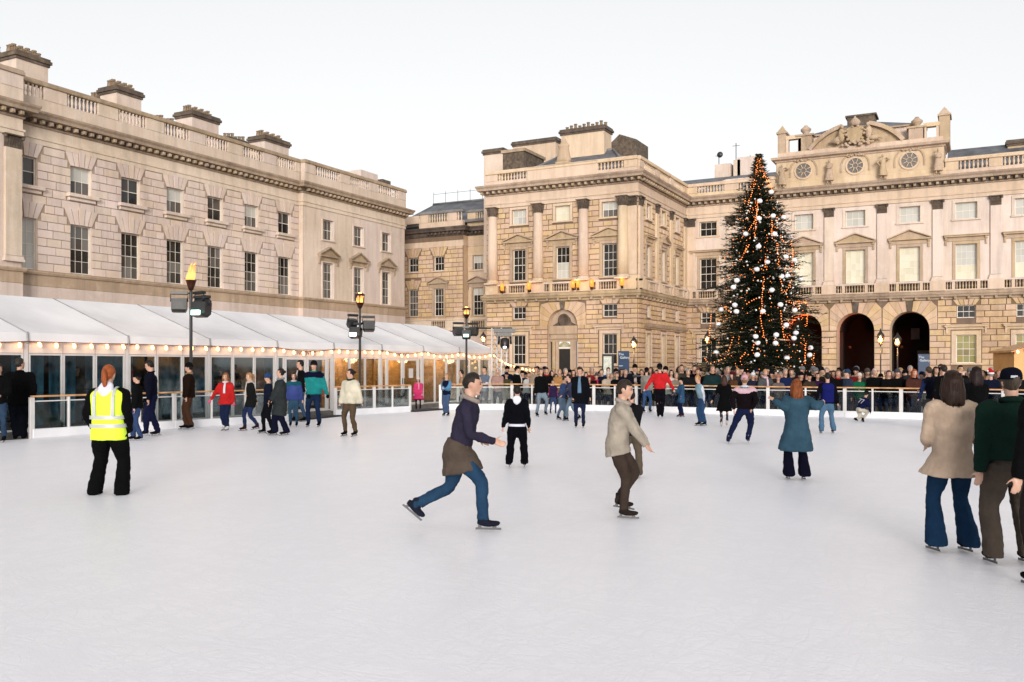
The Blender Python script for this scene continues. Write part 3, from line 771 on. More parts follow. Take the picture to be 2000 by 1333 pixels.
# ---- pavilion right flank
usS = [65.0, 68.6, 72.2]
ops = [(u, 12.75, 1.1, 1.15) for u in usS] + [(u, 8.32, 1.1, 2.45) for u in usS] + [(u, 5.3, 1.0, .98) for u in usS] + [(u, 1.2, 1.0, 2.9) for u in usS]
fS.wall(YP1, YM, GZ, 15.4, ops, 'joint'); fS.backing(ops, M['room']); ex = []
for i, u in enumerate(usS):
    fS.window(u, 12.75, 1.1, 1.15, 3, 2, 'pane_dark', sill=False); fS.window(u, 8.32, 1.1, 2.45, 3, 4, 'pane_dark', sill=False)
    fS.window(u, 5.3, 1.0, .98, 3, 2, 'pane_grey', sill=False); fS.window(u, 1.2, 1.0, 2.9, 3, 4, 'pane_grey', sill=False)
    fS.surround(u, 12.75, 1.1, 1.15, 'warm_smooth'); fS.surround(u, 8.32, 1.1, 2.45, 'tan', t=.2); fS.surround(u, 1.2, 1.0, 2.9, 'warm_smooth', t=.2)
    fS.pediment(u, 11.28, 2.2, 'tan', .62, hood=(i != 1), fr=.28)
    ex += [(u-.75, u+.75, 12.5, 14.1), (u-.75, u+.75, 7.9, 11.1), (u-.5, u+.5, 5.2, 6.28), (u-.72, u+.72, 1.0, 4.3)]
for u in (66.8, 70.4): column(fS, u, 8.05, 14.15, .4, True, .62)
column(fS, 63.05, 8.05, 14.15, .40, True, .8); column(fS, 74.3, 8.05, 14.15, .4, True, .7)
fS.ashlar(YP1, YM, 8.0, 14.12, .40, .75, ex, 'warm', seed=23); fS.ashlar(YP1, YM, GZ+.6, 6.6, .355, 1.0, ex, 'warm', seed=24)
sweep(pv, [(XB, YP1+1.2), (XB, YM)], [(0,4.55),(.16,4.57),(.2,4.7),(.22,4.86),(0,4.9)], 'cornice', 'ledge_band')
fL.wall(-(YM), -YP1, GZ, 15.4, [], 'warm')
# ---- main block front
XR = 14.0
bays = [-20.4, -16.5, -12.6, -8.7, -4.8, -.94, 2.95, 6.8, 10.7]; arches = (-12.6, -8.7, -4.8)
ops = []
for u in bays:
    ops += [(u, 12.6, 1.45, 1.22), (u, 8.1, 1.42, 2.62)]
    if u in arches: ops.append((u, GZ, 2.75, 4.42-GZ, True, 1.6))
    else: ops += [(u, 5.22, 1.25, .95), (u, 1.85, 1.35, 2.1)]
fM.wall(XB, XR, GZ, 15.4, ops, 'joint'); fM.backing([o for o in ops if len(o) < 5], M['room'])
mbs = MB(); mbs.box(XB, XR, -.03, .01, 8.0, 14.13)
ex = []
for i, u in enumerate(bays):
    dark = u < -19
    fM.window(u, 12.6, 1.3 if dark else 1.45, 1.22, 3, 2, 'pane_dark' if dark else 'pane_white', sill=False, seed=i) if not dark else fM.window(u, 12.6, 1.45, 1.22, 3, 2, 'pane_dark', sill=False)
    fM.window(u, 8.1, 1.42, 2.62, 4 if not dark else 3, 5 if not dark else 4, 'pane_dark' if dark else ('pane_cream' if u < -2 else ('pane_cream','pane_white')), sill=False, blind=.6)
    fM.surround(u, 12.6, 1.45, 1.22, 'pale_smooth' if not dark else 'warm_smooth', t=.22); fM.surround(u, 8.1, 1.42, 2.62, 'tan', t=.22)
    fM.pediment(u, 11.25, 3.0, 'tan', .72, hood=(u < -19 or u > -2), fr=.3)
    if u in arches:
        fM.archring(u, 4.42, 1.375, 2.2, 2.18, 'warm', 13, side=1.93); ex += [(u-1.93, u+1.93, 4.42, 6.6), (u-1.375, u+1.375, GZ, 4.5)]
    else:
        fM.window(u, 5.22, 1.25, .95, 3, 2, 'pane_dark', sill=False); fM.window(u, 1.85, 1.35, 2.1, 3, 4, 'pane_lit' if u > -5 else 'pane_dark', sill=False)
        fM.surround(u, 1.85, 1.35, 2.1, 'warm_smooth', t=.32); fM.pediment(u, 4.55, 2.9, 'warm_smooth', hood=True, fr=.2)
        ex += [(u-.63, u+.63, 5.1, 6.17), (u-1.02, u+1.02, 1.5, 4.6)]+fM.fan(u, 6.17, 1.25, .44, 'warm', n=5, spread=.3, key=False)
fM.ashlar(XB, XR, GZ+.5, 6.6, .44, 1.0, ex, 'warm', seed=31)
# smooth upper wall is the same plane: cover the joint-coloured wall with thin facing slabs
mb = MB(); us = sorted(bays)
def slabs(mb, u0, u1, z0, z1, ops):
    E = [(a-b/2, a+b/2, c, c+d) for a, c, b, d in [(o[0], o[1], o[2], o[3]) for o in ops if o[1] > 7.5]]
    xs = sorted({u0, u1} | {e[0] for e in E if u0 < e[0] < u1} | {e[1] for e in E if u0 < e[1] < u1})
    for i in range(len(xs)-1):
        c = (xs[i]+xs[i+1])/2; cuts = sorted([(e[2], e[3]) for e in E if e[0] < c < e[1]]); z = z0
        for a, b in cuts: mb.box(xs[i], xs[i+1], -.02, .01, z, a); z = b
        mb.box(xs[i], xs[i+1], -.02, .01, z, z1)
slabs(mb, XB, XR, 7.95, 14.12, ops); fM.build(mb, 'wall_facing', M['pale_smooth'])
for u in bays[:-1]:
    column(fM, u+1.95, 8.05, 14.15, .4, True, .72, 'pale_smooth')
column(fM, XB+.45, 8.05, 14.15, .4, True, .72, 'warm_smooth')
sweep(mbk, [(XB, YM), (XR, YM)], [(0,4.32),(.05,4.33),(.05,4.55),(0,4.56)], 'warm', 'impost_band') if False else None
PP = [(XA, YM), (XA, YP1), (XB, YP1), (XB, YM), (XR, YM)]
def split(prof, m, name):
    sweep(pv, PP[:4], prof, m, name); sweep(mbk, PP[3:], prof, m, name)
EXT = 1.0
split(CORN, 'cornice', 'cornice'); split(LOWC, 'warm_smooth', 'frieze'); split(BED, 'soot_shade', 'cornice_bed_shade'); split(STRING, 'cornice', 'balcony_ledge')  # the bed band has under-cornice shade put into its colour
split([(0,-.15),(.14,-.15),(.14,.35),(.05,.42),(0,.43)], 'warm', 'plinth_band')
for ff, a, b in ((fF, XA-.5, XB+.5), (fS, YP1, YM-.5), (fM, XB+.5, XR)):
    modillions(ff, a, b, 15.27); modillions(ff, a, b, 6.62, 'cornice', .9, .18, .05, .3, .2)
# balcony balustrades
def balcony(f, u0, u1, bays_, cols_, zb=7.26, zt=8.05, m='warm_smooth'):
    mb = MB(); mb.bbox(u0, u1, -.40, -.10, zt-.14, zt, .02); f.build(mb, 'balcony_rail', M['pale_smooth'])
    mb = MB(); mb.box(u0, u1, -.36, -.14, zb, zb+.1); f.build(mb, 'balcony_base', M[m])
    for c, w in cols_:
        mb = MB(); mb.bbox(max(u0, c-w/2), min(u1, c+w/2), -.42, .02, zb+.002, zt-.002, .02); f.build(mb, 'pedestal', M[m])
    segs = []
    for u in bays_:
        for a, b in ((u-1.35, u-.95), (u-.72, u+.72), (u+.95, u+1.35)): segs.append((a, b))
        for c in (u-.835, u+.835):
            mb = MB(); mb.box(c-.11, c+.11, -.38, -.12, zb+.1, zt-.14); f.build(mb, 'pedestal', M[m])
    balusters(f, segs, zb+.1, zt-.14, .25, 'tan', .2, .07)
    mb = MB(); mb.box(u0, u1, -.016, .0, zb, zt-.1); f.build(mb, 'recess_shade', M['soot_shade'])  # thin dark sheet painting the shade behind the balusters
balcony(fF, XA, XB, uc3, [(-34.35, 1.1), (-30.3, 1.1), (-26.5, 1.1), (-22.95, 1.4)])
balcony(fS, YP1, YM, usS, [(63.1, 1.2), (66.8, .9), (70.4, .9), (74.3, 1.0)])
balcony(fM, XB, XR, bays, [(u+1.95, 1.1) for u in bays]+[(XB+.3, .7)])
# roof parapets
parapet(fF, XA, XB, [-34.5, -28.35, -22.8], 15.98, 'warm_smooth', 17.1, 16.28, 1.1, rail='warm_smooth')
mb = MB(); mb.bbox(-31.3, -25.4, -.2, .3, 16.0, 17.08, .03); fF.build(mb, 'parapet_panel', M['warm_smooth'])
parapet(fS, YP1, YM, [63.0, 66.8, 70.4, 74.2], 15.98, 'warm_smooth', 17.1, 16.28, 1.0, rail='warm_smooth')
parapet(fM, XB, -14.8, [-21.9, -18.4, -15.0], 15.98, 'warm_smooth', 17.1, 16.28, 1.2, rail='warm_smooth')
parapet(fM, -2.35, XR, [-1.9, 1.0, 5.0, 9.0], 15.98, 'warm_smooth', 17.2, 16.28, .9, rail='warm_smooth')
# obelisk finial on the pavilion parapet
mb = MB(); mb.vprism([(-.55,-.35),(.55,-.35),(.55,.35),(-.55,.35)], 0, .15)
mb.lathe([(.6,.15),(.62,.3),(.42,1.2),(.45,1.3),(.5,1.42),(.28,1.6),(.1,2.0),(.02,2.2)], 10, sy=.6); fF.put('finial', mb.mesh('finial', M['tan']), -28.3, 17.1, -.1)
# ---- pavilion roof, chimneys
L = pv.location
mb = MB(); mb.add([(XA+.9,YP1+.9,16.3),(XB-.9,YP1+.9,16.3),(XB-.9,YM,16.3),(XA+.9,YM,16.3),(-30.6,YP1+5,19.0),(-26.2,YP1+5,19.0),(-26.2,YM,19.0),(-30.6,YM,19.0)],
       [(0,1,5,4),(1,2,6,5),(3,0,4,7),(4,5,6,7),(2,3,7,6)])
mb.build('roof', M['slate'], pv, tuple(-L))
mb = MB()
for a, b in (((XA+.9,YP1+.9,16.35),(-30.6,YP1+5,19.05)), ((XB-.9,YP1+.9,16.35),(-26.2,YP1+5,19.05)), ((-30.6,YP1+5,19.05),(-26.2,YP1+5,19.05))): mb.tube([a, b], .11, 6)
mb.build('roof_ridge', M['lead'], pv, tuple(-L))
def px_box(px0, px1, pyt, Y, dep, zb): 
    D = dY((px0+px1)/2, Y); return ux(px0, Y), ux(px1, Y), Y, Y+dep, zb-GZ, zat(pyt, D)-GZ
chimney(pv, *px_box(1096, 1180, 254, 67, 1.6, 17), m='warm_smooth', npots=10, axis='x', potm='pot')
a = px_box(945, 985, 291, 69.0, 2.0, 3); chimney(pv, a[0], ux(982, 69), 69, 72.5, 10, a[5]-.2, 'pale', 0)
a = px_box(982, 1024, 291, 64.8, 1.2, 16); mb = MB(); 
mb.box(a[0]-L.x, a[1]-L.x, 64.8-L.y, 68.5-L.y, 16-GZ, a[5]-.3); o_ = mb.build('chimney', M['darkbrick'], pv)
mb = MB(); mb.box(a[0]-L.x-.1, a[1]-L.x+.12, 64.65-L.y, 68.6-L.y, a[5]-.298, a[5]-.05); put('chimney_cap', mb.mesh('chimney_cap', M['cornice']), o_)
a = px_box(1002, 1085, 277, 76, 2, 12); chimney(pv, a[0], a[1], 76, 78.5, a[4], a[5], 'warm_smooth', 0)
a = px_box(1184, 1243, 262, 71.5, 2, 16); mb = MB(); zz = a[5]
mb.add([(a[0]-L.x,71.5-L.y,16),(a[1]-L.x,71.5-L.y,16),(a[1]-L.x,74.5-L.y,16),(a[0]-L.x,74.5-L.y,16),
        (a[0]-L.x,71.5-L.y,zz-1.0),(a[0]+1.2-L.x,71.5-L.y,zz),(a[1]-L.x,71.5-L.y,zz-.6),(a[1]-L.x,74.5-L.y,zz-.6),(a[0]+1.2-L.x,74.5-L.y,zz),(a[0]-L.x,74.5-L.y,zz-1.0)],
       [(0,1,6,5,4),(1,2,7,6),(2,3,9,8,7),(3,0,4,9),(4,5,8,9),(5,6,7,8)]); mb.build('chimney', M['darkbrick'], pv)
emit_blocks([fF, fS])

# ---- main block attic
L = mbk.location
at0, at1 = -14.75, -2.4
fa = Fac(mbk, 0, YM-.12, 0)
oc = list(arches)
fa.wall(at0, at1, 15.95, 18.3, [], 'warm_smooth', thick=4)
mb = MB(); mb.box(at0, at0+.02, 0, 4, 15.95, 18.3); mb.box(at1-.02, at1, 0, 4, 15.95, 18.3); fa.build(mb, 'wall', M['warm_smooth'])
sweep(mbk, [(at0, YM+3), (at0, YM-.12), (at1, YM-.12), (at1, YM+3)], [(0,18.12),(.08,18.16),(.10,18.26),(.34,18.34),(.38,18.5),(.3,18.54),(0,18.6)], 'tan', 'attic_cornice')
sweep(mbk, [(at0, YM+3), (at0, YM-.12), (at1, YM-.12), (at1, YM+3)], [(0,16.0),(.12,16.02),(.12,16.5),(.04,16.54),(0,16.55)], 'warm_smooth', 'attic_base')
mb = MB(); mb.box(at0+.1, at1-.1, .12, .5, 18.55, 18.95); fa.build(mb, 'attic_parapet', M['warm_smooth'])
for u in oc:                                     # round windows with petal tracery
    mb = MB(); R_ = .58
    ring = [(R_*math.cos(2*math.pi*i/24), R_*math.sin(2*math.pi*i/24)) for i in range(24)]
    mb.prism([(x*.98, z*.98) for x, z in ring], -.015, .0)
    o_ = fa.put('round_window', mb.mesh('round_window', M['pane_grey']), u, 17.32)
    mb = MB()
    for i in range(24):
        a0, a1 = 2*math.pi*i/24, 2*math.pi*(i+1)/24; r0, r1 = .58, .72
        mb.prism([(r0*math.cos(a0), r0*math.sin(a0)), (r1*math.cos(a0), r1*math.sin(a0)), (r1*math.cos(a1), r1*math.sin(a1)), (r0*math.cos(a1), r0*math.sin(a1))], -.09, 0)
    for i in range(8):
        a = math.pi*2*(i+.5)/8; mb.tube([(.2*math.cos(a), -.05, .2*math.sin(a)), (.58*math.cos(a), -.05, .58*math.sin(a))], .035, 5)
    for i in range(16):
        a0, a1 = 2*math.pi*i/16, 2*math.pi*(i+1)/16; mb.tube([(.2*math.cos(a0), -.05, .2*math.sin(a0)), (.2*math.cos(a1), -.05, .2*math.sin(a1))], .035, 4)
    put('tracery', mb.mesh('tracery', M['warm_smooth']), o_)
    mb = MB()
    for i in range(14):
        a0, a1 = math.pi*i/14, math.pi*(i+1)/14; r0, r1 = .98, 1.1
        mb.prism([(r0*math.cos(a0), r0*math.sin(a0)), (r1*math.cos(a0), r1*math.sin(a0)), (r1*math.cos(a1), r1*math.sin(a1)), (r0*math.cos(a1), r0*math.sin(a1))], -.07, 0)
    for sx in (-1, 1):
        x0, x1 = sorted((sx*.98, sx*1.1)); mb.box(x0, x1, -.07, 0, -.45, -.002)
    put('hood_mould', mb.mesh('hood_mould', M['tan']), o_)
    mb = MB(); r_ = random.Random(int(u*10))
    for i in range(16): mb.ell((r_.uniform(-.65,.65), -.1, .82+.12*r_.random()-.1*abs(i-8)/8), (.11,.09,.08), 7, 5)
    put('carved_swag', mb.mesh('carved_swag', M['tan']), o_)
# segmental pediment, wall behind, coat of arms
fb = Fac(mbk, 0, YM+1.2, 0); cx = -8.7
mb = MB(); n = 16; Rr = 4.2; half = 3.35; zc = 18.9-math.sqrt(Rr*Rr-half*half)
A0 = math.asin(half/Rr)
P = [(cx+Rr*math.sin(-A0+2*A0*i/n), zc+Rr*math.cos(-A0+2*A0*i/n)) for i in range(n+1)]
mb.prism([p for p in P][::-1], -.9, -.55)
for i in range(n):
    a0, a1 = -A0+2*A0*i/n, -A0+2*A0*(i+1)/n; r0, r1 = Rr, Rr+.3
    if abs(a0+a1)/2 < .2: continue
    q = [(cx+r0*math.sin(a0), zc+r0*math.cos(a0)), (cx+r1*math.sin(a0), zc+r1*math.cos(a0)), (cx+r1*math.sin(a1), zc+r1*math.cos(a1)), (cx+r0*math.sin(a1), zc+r0*math.cos(a1))]
    mb.prism(q[::-1], -1.25, -.5)
fb.build(mb, 'curved_pediment', M['tan'])
mb = MB(); D = dY(1672, YM+1.2)
bx0, bx1 = ux(1578, YM+1.2), ux(1788, YM+1.2)
mb.box(bx0, bx1, 0, 6, 18.3, zat(256, D)); fb.build(mb, 'upper_wall', M['pale_smooth'])
mb = MB(); zt = zat(256, D); mb.add([(bx0-.15,-.2,zt),(bx1+.15,-.2,zt),(bx1+.15,6,zt),(bx0-.15,6,zt),(cx-1.3,2.5,zt+1.15),(cx+1.3,2.5,zt+1.15),(cx+1.3,4,zt+1.15),(cx-1.3,4,zt+1.15)], [(0,1,5,4),(1,2,6,5),(2,3,7,6),(3,0,4,7),(4,5,6,7)])
fb.build(mb, 'upper_roof', M['slate'])
mb = MB(); mb.box(bx0-.2, bx1+.2, -.25, .1, zt-.12, zt-.002); fb.build(mb, 'upper_cornice', M['tan'])
mb = MB(); mb.box(cx-1.05, cx+1.05, 2.4, 4.2, zt+.9, zt+1.75); mb.box(cx-1.2, cx+1.2, 2.3, 4.3, zt+1.752, zt+1.9); fb.build(mb, 'roof_lantern', M['darkbrick'])
mb = MB(); r_ = random.Random(3)
sh = [(-.62,.5),(-.55,-.1),(-.35,-.5),(0,-.75),(.35,-.5),(.55,-.1),(.62,.5),(.3,.62),(0,.55),(-.3,.62)]
mb.prism([(x, z) for x, z in sh], -.25, .1)
for i in range(10): a = 2*math.pi*i/10; mb.ell((.66*math.cos(a), -.22, .02+.66*math.sin(a)*.95), (.13,.12,.12), 8, 6)
for sx in (-1, 1):                               # supporting figures
    mb.ell((sx*1.0,-.1,.05), (.26,.22,.55), 9, 8); mb.ell((sx*.95,-.18,.68), (.15,.15,.18), 8, 6); mb.ell((sx*1.35,-.05,-.35), (.45,.2,.22), 9, 6)
    mb.tube([(sx*1.1,-.15,.4),(sx*.8,-.3,.2),(sx*.6,-.3,.35)], [.1,.08,.06], 6); mb.tube([(sx*1.2,-.1,-.1),(sx*1.6,-.1,-.3),(sx*2.0,-.05,-.5)], [.14,.1,.05], 6)
mb.lathe([(.34,.68),(.36,.8),(.42,.95),(.3,1.15),(.1,1.3),(.05,1.45)], 10, (0,-.1,0))
for i in range(30): mb.ell((r_.uniform(-1.3,1.3), -.18, r_.uniform(-.85,-.5)), (.13,.1,.1), 7, 5)
fb.put('coat_of_arms', mb.mesh('coat_of_arms', M['tan']), cx, 19.75, 1.3)
# corner piers, open frames, urns
for sx, pxs in ((-1, (1519, 1535)), (1, (1834, 1855))):
    Yp = YM+.3; a, b = ux(pxs[0], Yp), ux(pxs[1], Yp); D = dY(sum(pxs)/2, Yp); zt = zat(262 if sx < 0 else 226, D)
    mb = MB(); mb.box(a, b, 0, 1.6, 18.5, zt); mb.box(a-.1, b+.1, -.1, 1.7, zt+.002, zt+.14)
    mb.add([(a-.05,-.05,zt+.14),(b+.05,-.05,zt+.14),(b+.05,1.65,zt+.14),(a-.05,1.65,zt+.14),((a+b)/2,.3,zt+.75),((a+b)/2,1.0,zt+.7)], [(0,1,4),(1,2,5,4),(2,3,5),(3,0,4,5)])
    Fac(mbk, 0, Yp, 0).build(mb, 'attic_pier', M['tan'])
for pxs, pyb, pyt in (((1537,1562), 296, 272), ((1806,1832), 273, 247)):
    Yp = YM+.3; a, b = ux(pxs[0], Yp), ux(pxs[1], Yp); D = dY(sum(pxs)/2, Yp); z0_, z1_ = 18.5, zat(pyt, D)
    mb = MB(); mb.box(a-.1, a+.12, 0, .5, z0_, z1_); mb.box(b-.12, b+.1, 0, .5, z0_, z1_); mb.box(a-.1, b+.1, -.03, .53, z1_+.002, z1_+.3); Fac(mbk, 0, Yp, 0).build(mb, 'open_frame', M['warm_smooth'])
for px_, pyt in ((1572, 243), (1790, 226)):
    Yp = YM+.3; D = dY(px_, Yp); zt = zat(pyt, D); mb = MB()
    mb.box(-.55, .55, 0, 1.2, 18.5, zt-.95); mb.box(-.7, .7, -.12, 1.3, zt-.948, zt-.8)
    mb.lathe([(.2,zt-.8),(.16,zt-.7),(.4,zt-.45),(.42,zt-.3),(.2,zt-.12),(.12,zt)], 10, (0,.5,0)); Fac(mbk, ux(px_, Yp), Yp, 0).build(mb, 'urn_pier', M['tan'])
# slate roofs of the main block
for a, b, zr, tap in ((XB-1, -14.9, 18.15, 3.2), (-2.3, 14, 18.9, 0)):
    mb = MB(); mb.add([(a-L.x,.8,16.3),(b-L.x,.8,16.3),(b-L.x,5,zr),(a+tap-L.x,5,zr),(b-L.x,9,16.3),(a-L.x,9,16.3)], [(0,1,2,3),(3,2,4,5),(0,3,5),(1,4,2)])
    mb.build('roof', M['lead' if tap else 'slate'], mbk, (0,0,-GZ))
    if tap: mb = MB(); mb.tube([(a-L.x,.8,16.35),(a+tap-L.x,5,zr+.05),(b-L.x,5,zr+.05)], .1, 6); mb.build('roof_ridge', M['pale_smooth'], mbk, (0,0,-GZ))
a = px_box(1968, 2060, 275, 79, 1.5, 15); chimney(mbk, a[0], a[1], 79, 80.5, a[4], a[5], 'tan', 0)
emit_blocks([fM])
# passage behind the arches
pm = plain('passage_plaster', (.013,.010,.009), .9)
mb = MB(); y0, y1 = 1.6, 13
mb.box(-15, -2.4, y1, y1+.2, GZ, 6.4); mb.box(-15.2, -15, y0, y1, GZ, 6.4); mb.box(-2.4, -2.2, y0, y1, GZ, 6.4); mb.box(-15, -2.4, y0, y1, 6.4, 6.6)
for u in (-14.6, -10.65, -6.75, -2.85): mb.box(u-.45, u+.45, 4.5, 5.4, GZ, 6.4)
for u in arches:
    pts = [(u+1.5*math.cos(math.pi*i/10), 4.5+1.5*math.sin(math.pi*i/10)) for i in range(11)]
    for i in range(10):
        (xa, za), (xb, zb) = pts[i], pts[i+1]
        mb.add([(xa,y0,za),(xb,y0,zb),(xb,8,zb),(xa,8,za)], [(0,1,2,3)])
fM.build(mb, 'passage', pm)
mb = MB(); u = -4.6; mb.box(u-.4, u+1.4, 12.7, 12.9, 2.3, 3.0); mb.box(u-.9, u-.2, 12.6, 12.9, 4, 5); fM.build(mb, 'passage_panel', M['lead'])

# ---- distant roofs beyond
fr = empty('distant_rooftops', (-20, 95, GZ), 'dark slate roof with pale huts and aerials beyond the parapet left of the tree top', 'building')
D = dY(1400, 95)
def X95(px): return ux(px, 95)
mb = MB(); a, b = X95(1285), X95(1530); zb = 12; zt = zat(332, D)
mb.add([(a,0,zb),(b,0,zb),(b,1.0,zt-1.0),(a,1.0,zt-1.0),(a+1,4,zt),(b,4,zt),(a,12,zb),(b,12,zb)], [(0,1,2,3),(3,2,5,4),(4,5,7,6),(0,3,4,6),(1,7,5,2)])
mb.v = [(x-fr.location.x, y, z-GZ) for x, y, z in mb.v]; mb.build('roof', M['slate'], fr)
mb = MB()
for p0, p1, pt in ((1372,1404,322),(1418,1462,308),(1410,1424,313)): mb.box(X95(p0)+20, X95(p1)+20, 5, 8, zt-2, zat(pt, dY(p0, 100)))
mb.build('roof_hut', M['pale_smooth'], fr)
mb = MB()
for p, pt in ((1376,296),(1411,276),(1440,300),(1460,298)):
    x = X95(p)+20; z = zat(pt, dY(p, 100)); mb.tube([(x,6,zt-1),(x,6,z)], .05, 4); mb.tube([(x-.4,6,z-.3),(x+.4,6,z-.3)], .03, 4)
mb.ell((X95(1378)+20,6,zat(299,dY(1378,100))), (.35,.2,.35), 8, 6); mb.build('aerial', M['greym'], fr)
# ------------------------------------------------------------------ marquee
M['pvc'] = plain('white_marquee_cloth', (.68,.67,.69), .5, var=.06, scale=.9, bmp=.5, bscale=1.6)
M['header'] = plain('cream_panel', (.66,.58,.52), .5, var=.08, bmp=.05)
M['deck'] = plain('grey_matting', (.12,.115,.11), .9, var=.3)
M['plank'] = plain('varnished_plank', (.42,.21,.06), .45, var=.3, scale=5, bmp=.2)
M['bluep'] = plain('blue_hanging', (.035,.13,.19), .6, var=.5, scale=2.5)
def clear_glass(name, tint=(.75,.8,.8), refl=.22, alpha=.72):
    m, nt, b = nmat(name)
    tr = nt.nodes.new('ShaderNodeBsdfTransparent'); tr.inputs[0].default_value = (*tint, 1)
    gl = nt.nodes.new('ShaderNodeBsdfGlossy'); gl.inputs['Roughness'].default_value = .05
    mx = nt.nodes.new('ShaderNodeMixShader'); fr = nt.nodes.new('ShaderNodeFresnel'); fr.inputs[0].default_value = 1.5
    nt.links.new(mathn(nt, 'MULTIPLY', fr.outputs[0], .45+refl), mx.inputs[0])
    nt.links.new(tr.outputs[0], mx.inputs[1]); nt.links.new(gl.outputs[0], mx.inputs[2])
    nt.links.new(mx.outputs[0], nt.nodes['Material Output'].inputs[0]); nt.nodes.remove(b)
    return m
M['clear'] = clear_glass('clear_glass'); M['tglass'] = clear_glass('marquee_glass', (.80,.84,.85), .0)
M['seam'] = plain('grey_seam_tape', (.26,.26,.27), .6)
XT = -21.2; XRg = -24.4; XBk = -27.6; PB = 3.0; Y00 = 14.27
KS = range(-2, 8)
tent = empty('white_marquee', (XT, 26, 0), 'long white marquee with glazed front and strings of bulbs beside the ice', 'marquee')
def T(x, y, z): return (x-XT, y-26, z)
def roofpt(s, y, k):      # s 0..1 eave to ridge, sag between the frames
    t = (y-(Y00+PB*k))/PB; sg = -.15*math.sin(math.pi*t)*math.sin(math.pi*s)
    return (XT+(XRg-XT)*s, y, 2.50+(3.66-2.50)*s+sg)
for k in KS:
    mb = MB(); nu, nv = 8, 6; vs = []
    for j in range(nv+1):
        for i in range(nu+1): vs.append(T(*roofpt(j/nv, Y00+PB*(k+(.006+.988*i/nu)), k)))
    mb.add(vs, [(j*(nu+1)+i, j*(nu+1)+i+1, (j+1)*(nu+1)+i+1, (j+1)*(nu+1)+i) for j in range(nv) for i in range(nu)], 0, True)
    a, b = Y00+PB*k+.02, Y00+PB*(k+1)-.02       # valance that hangs from the eave
    vs = []
    for i in range(nu+1):
        y = a+(b-a)*i/nu; z = 2.27-.03*math.sin(math.pi*i/nu); vs += [T(XT+.02, y, 2.5), T(XT+.05, y, z)]
    mb.add(vs, [(2*i, 2*i+1, 2*i+3, 2*i+2) for i in range(nu)], 0, True)
    mb.add([T(XRg, a, 3.66), T(XRg, b, 3.66), T(XBk, b, 2.5), T(XBk, a, 2.5)], [(0,1,2,3)])
    mb.build('roof_panel', M['pvc'], tent)
    mb = MB(); y = Y00+PB*k
    pts = [roofpt(j/6, y, k) for j in range(7)]
    mb.tube([T(x, yy, z+.005) for x, yy, z in pts], .016, 6); mb.tube([T(XT+.03, y, 2.52), T(XT+.07, y, 2.22)], .028, 6); mb.build('roof_seam', M['seam'], tent)
    mb = MB(); mb.box(XT-.09-XT, XT+.0-XT, y-.05-26, y+.05-26, 0, 2.3); mb.build('post', M['white'], tent)
yE = Y00+PB*8
mb = MB(); mb.tube([T(XT, yE, 2.5), T(XRg, yE, 3.66)], .03, 6); mb.box(-.09, 0, yE-.05-26, yE+.05-26, 0, 2.3)
mb.add([T(XT,yE,2.5),T(XBk,yE,2.5),T(XRg,yE,3.66)], [(0,1,2)]); mb.build('gable', M['pvc'], tent)
# glazed front: three bays of panels per frame, double doors in two places
def frame_panel(y0, y1, z0, z1, fr=.045, gm='tglass', name='window_frame', x=0.0):
    mb = MB(); a, b = y0-26, y1-26
    mb.box(x-.06, x-.01, a, a+fr, z0, z1); mb.box(x-.06, x-.01, b-fr, b, z0, z1); mb.box(x-.055, x-.015, a+fr, b-fr, z0, z0+fr); mb.box(x-.055, x-.015, a+fr, b-fr, z1-fr, z1)
    o = mb.build(name, M['white'], tent)
    mb = MB(); mb.box(x-.04, x-.03, a+fr, b-fr, z0+fr, z1-fr); put('pane', mb.mesh('pane', M[gm]), o)
    return o
for k in KS:
    y = Y00+PB*k; door = k in (3, 5)
    cuts = [0, 1/3, 2/3, 1] if not door else [0, .12, .52, .92, 1]
    if k == -1: cuts = [0, .5, 1]
    for i in range(len(cuts)-1):
        a, b = y+.06+(PB-.12)*cuts[i]+.01, y+.06+(PB-.12)*cuts[i+1]-.01
        isd = door and i in (1, 2)
        mb = MB(); mb.box(-.055, -.012, a-26, b-26, 1.99, 2.26); mb.build('header_panel', M['header'], tent)
        o = frame_panel(a, b, .03, 1.98, .1 if isd else .045, name='door' if isd else 'window_frame')
        if isd:
            h = MB(); yy = (b-.06 if i == 1 else a+.06)-26; h.box(.0, .03, yy-.012, yy+.012, .9, 1.15); put('handle', h.mesh('handle', M['black']), o)
            if k == 5 and i == 2:
                h = MB(); h.box(-.008, -.002, (a+b)/2-.16-26, (a+b)/2+.16-26, 1.15, 1.55); put('paper_notice', h.mesh('paper_notice', M['white']), o)
mb = MB(); mb.box(XBk-XT, .12, Y00-2*PB-26, yE-26, GZ, 0.0); mb.build('deck', M['deck'], tent)
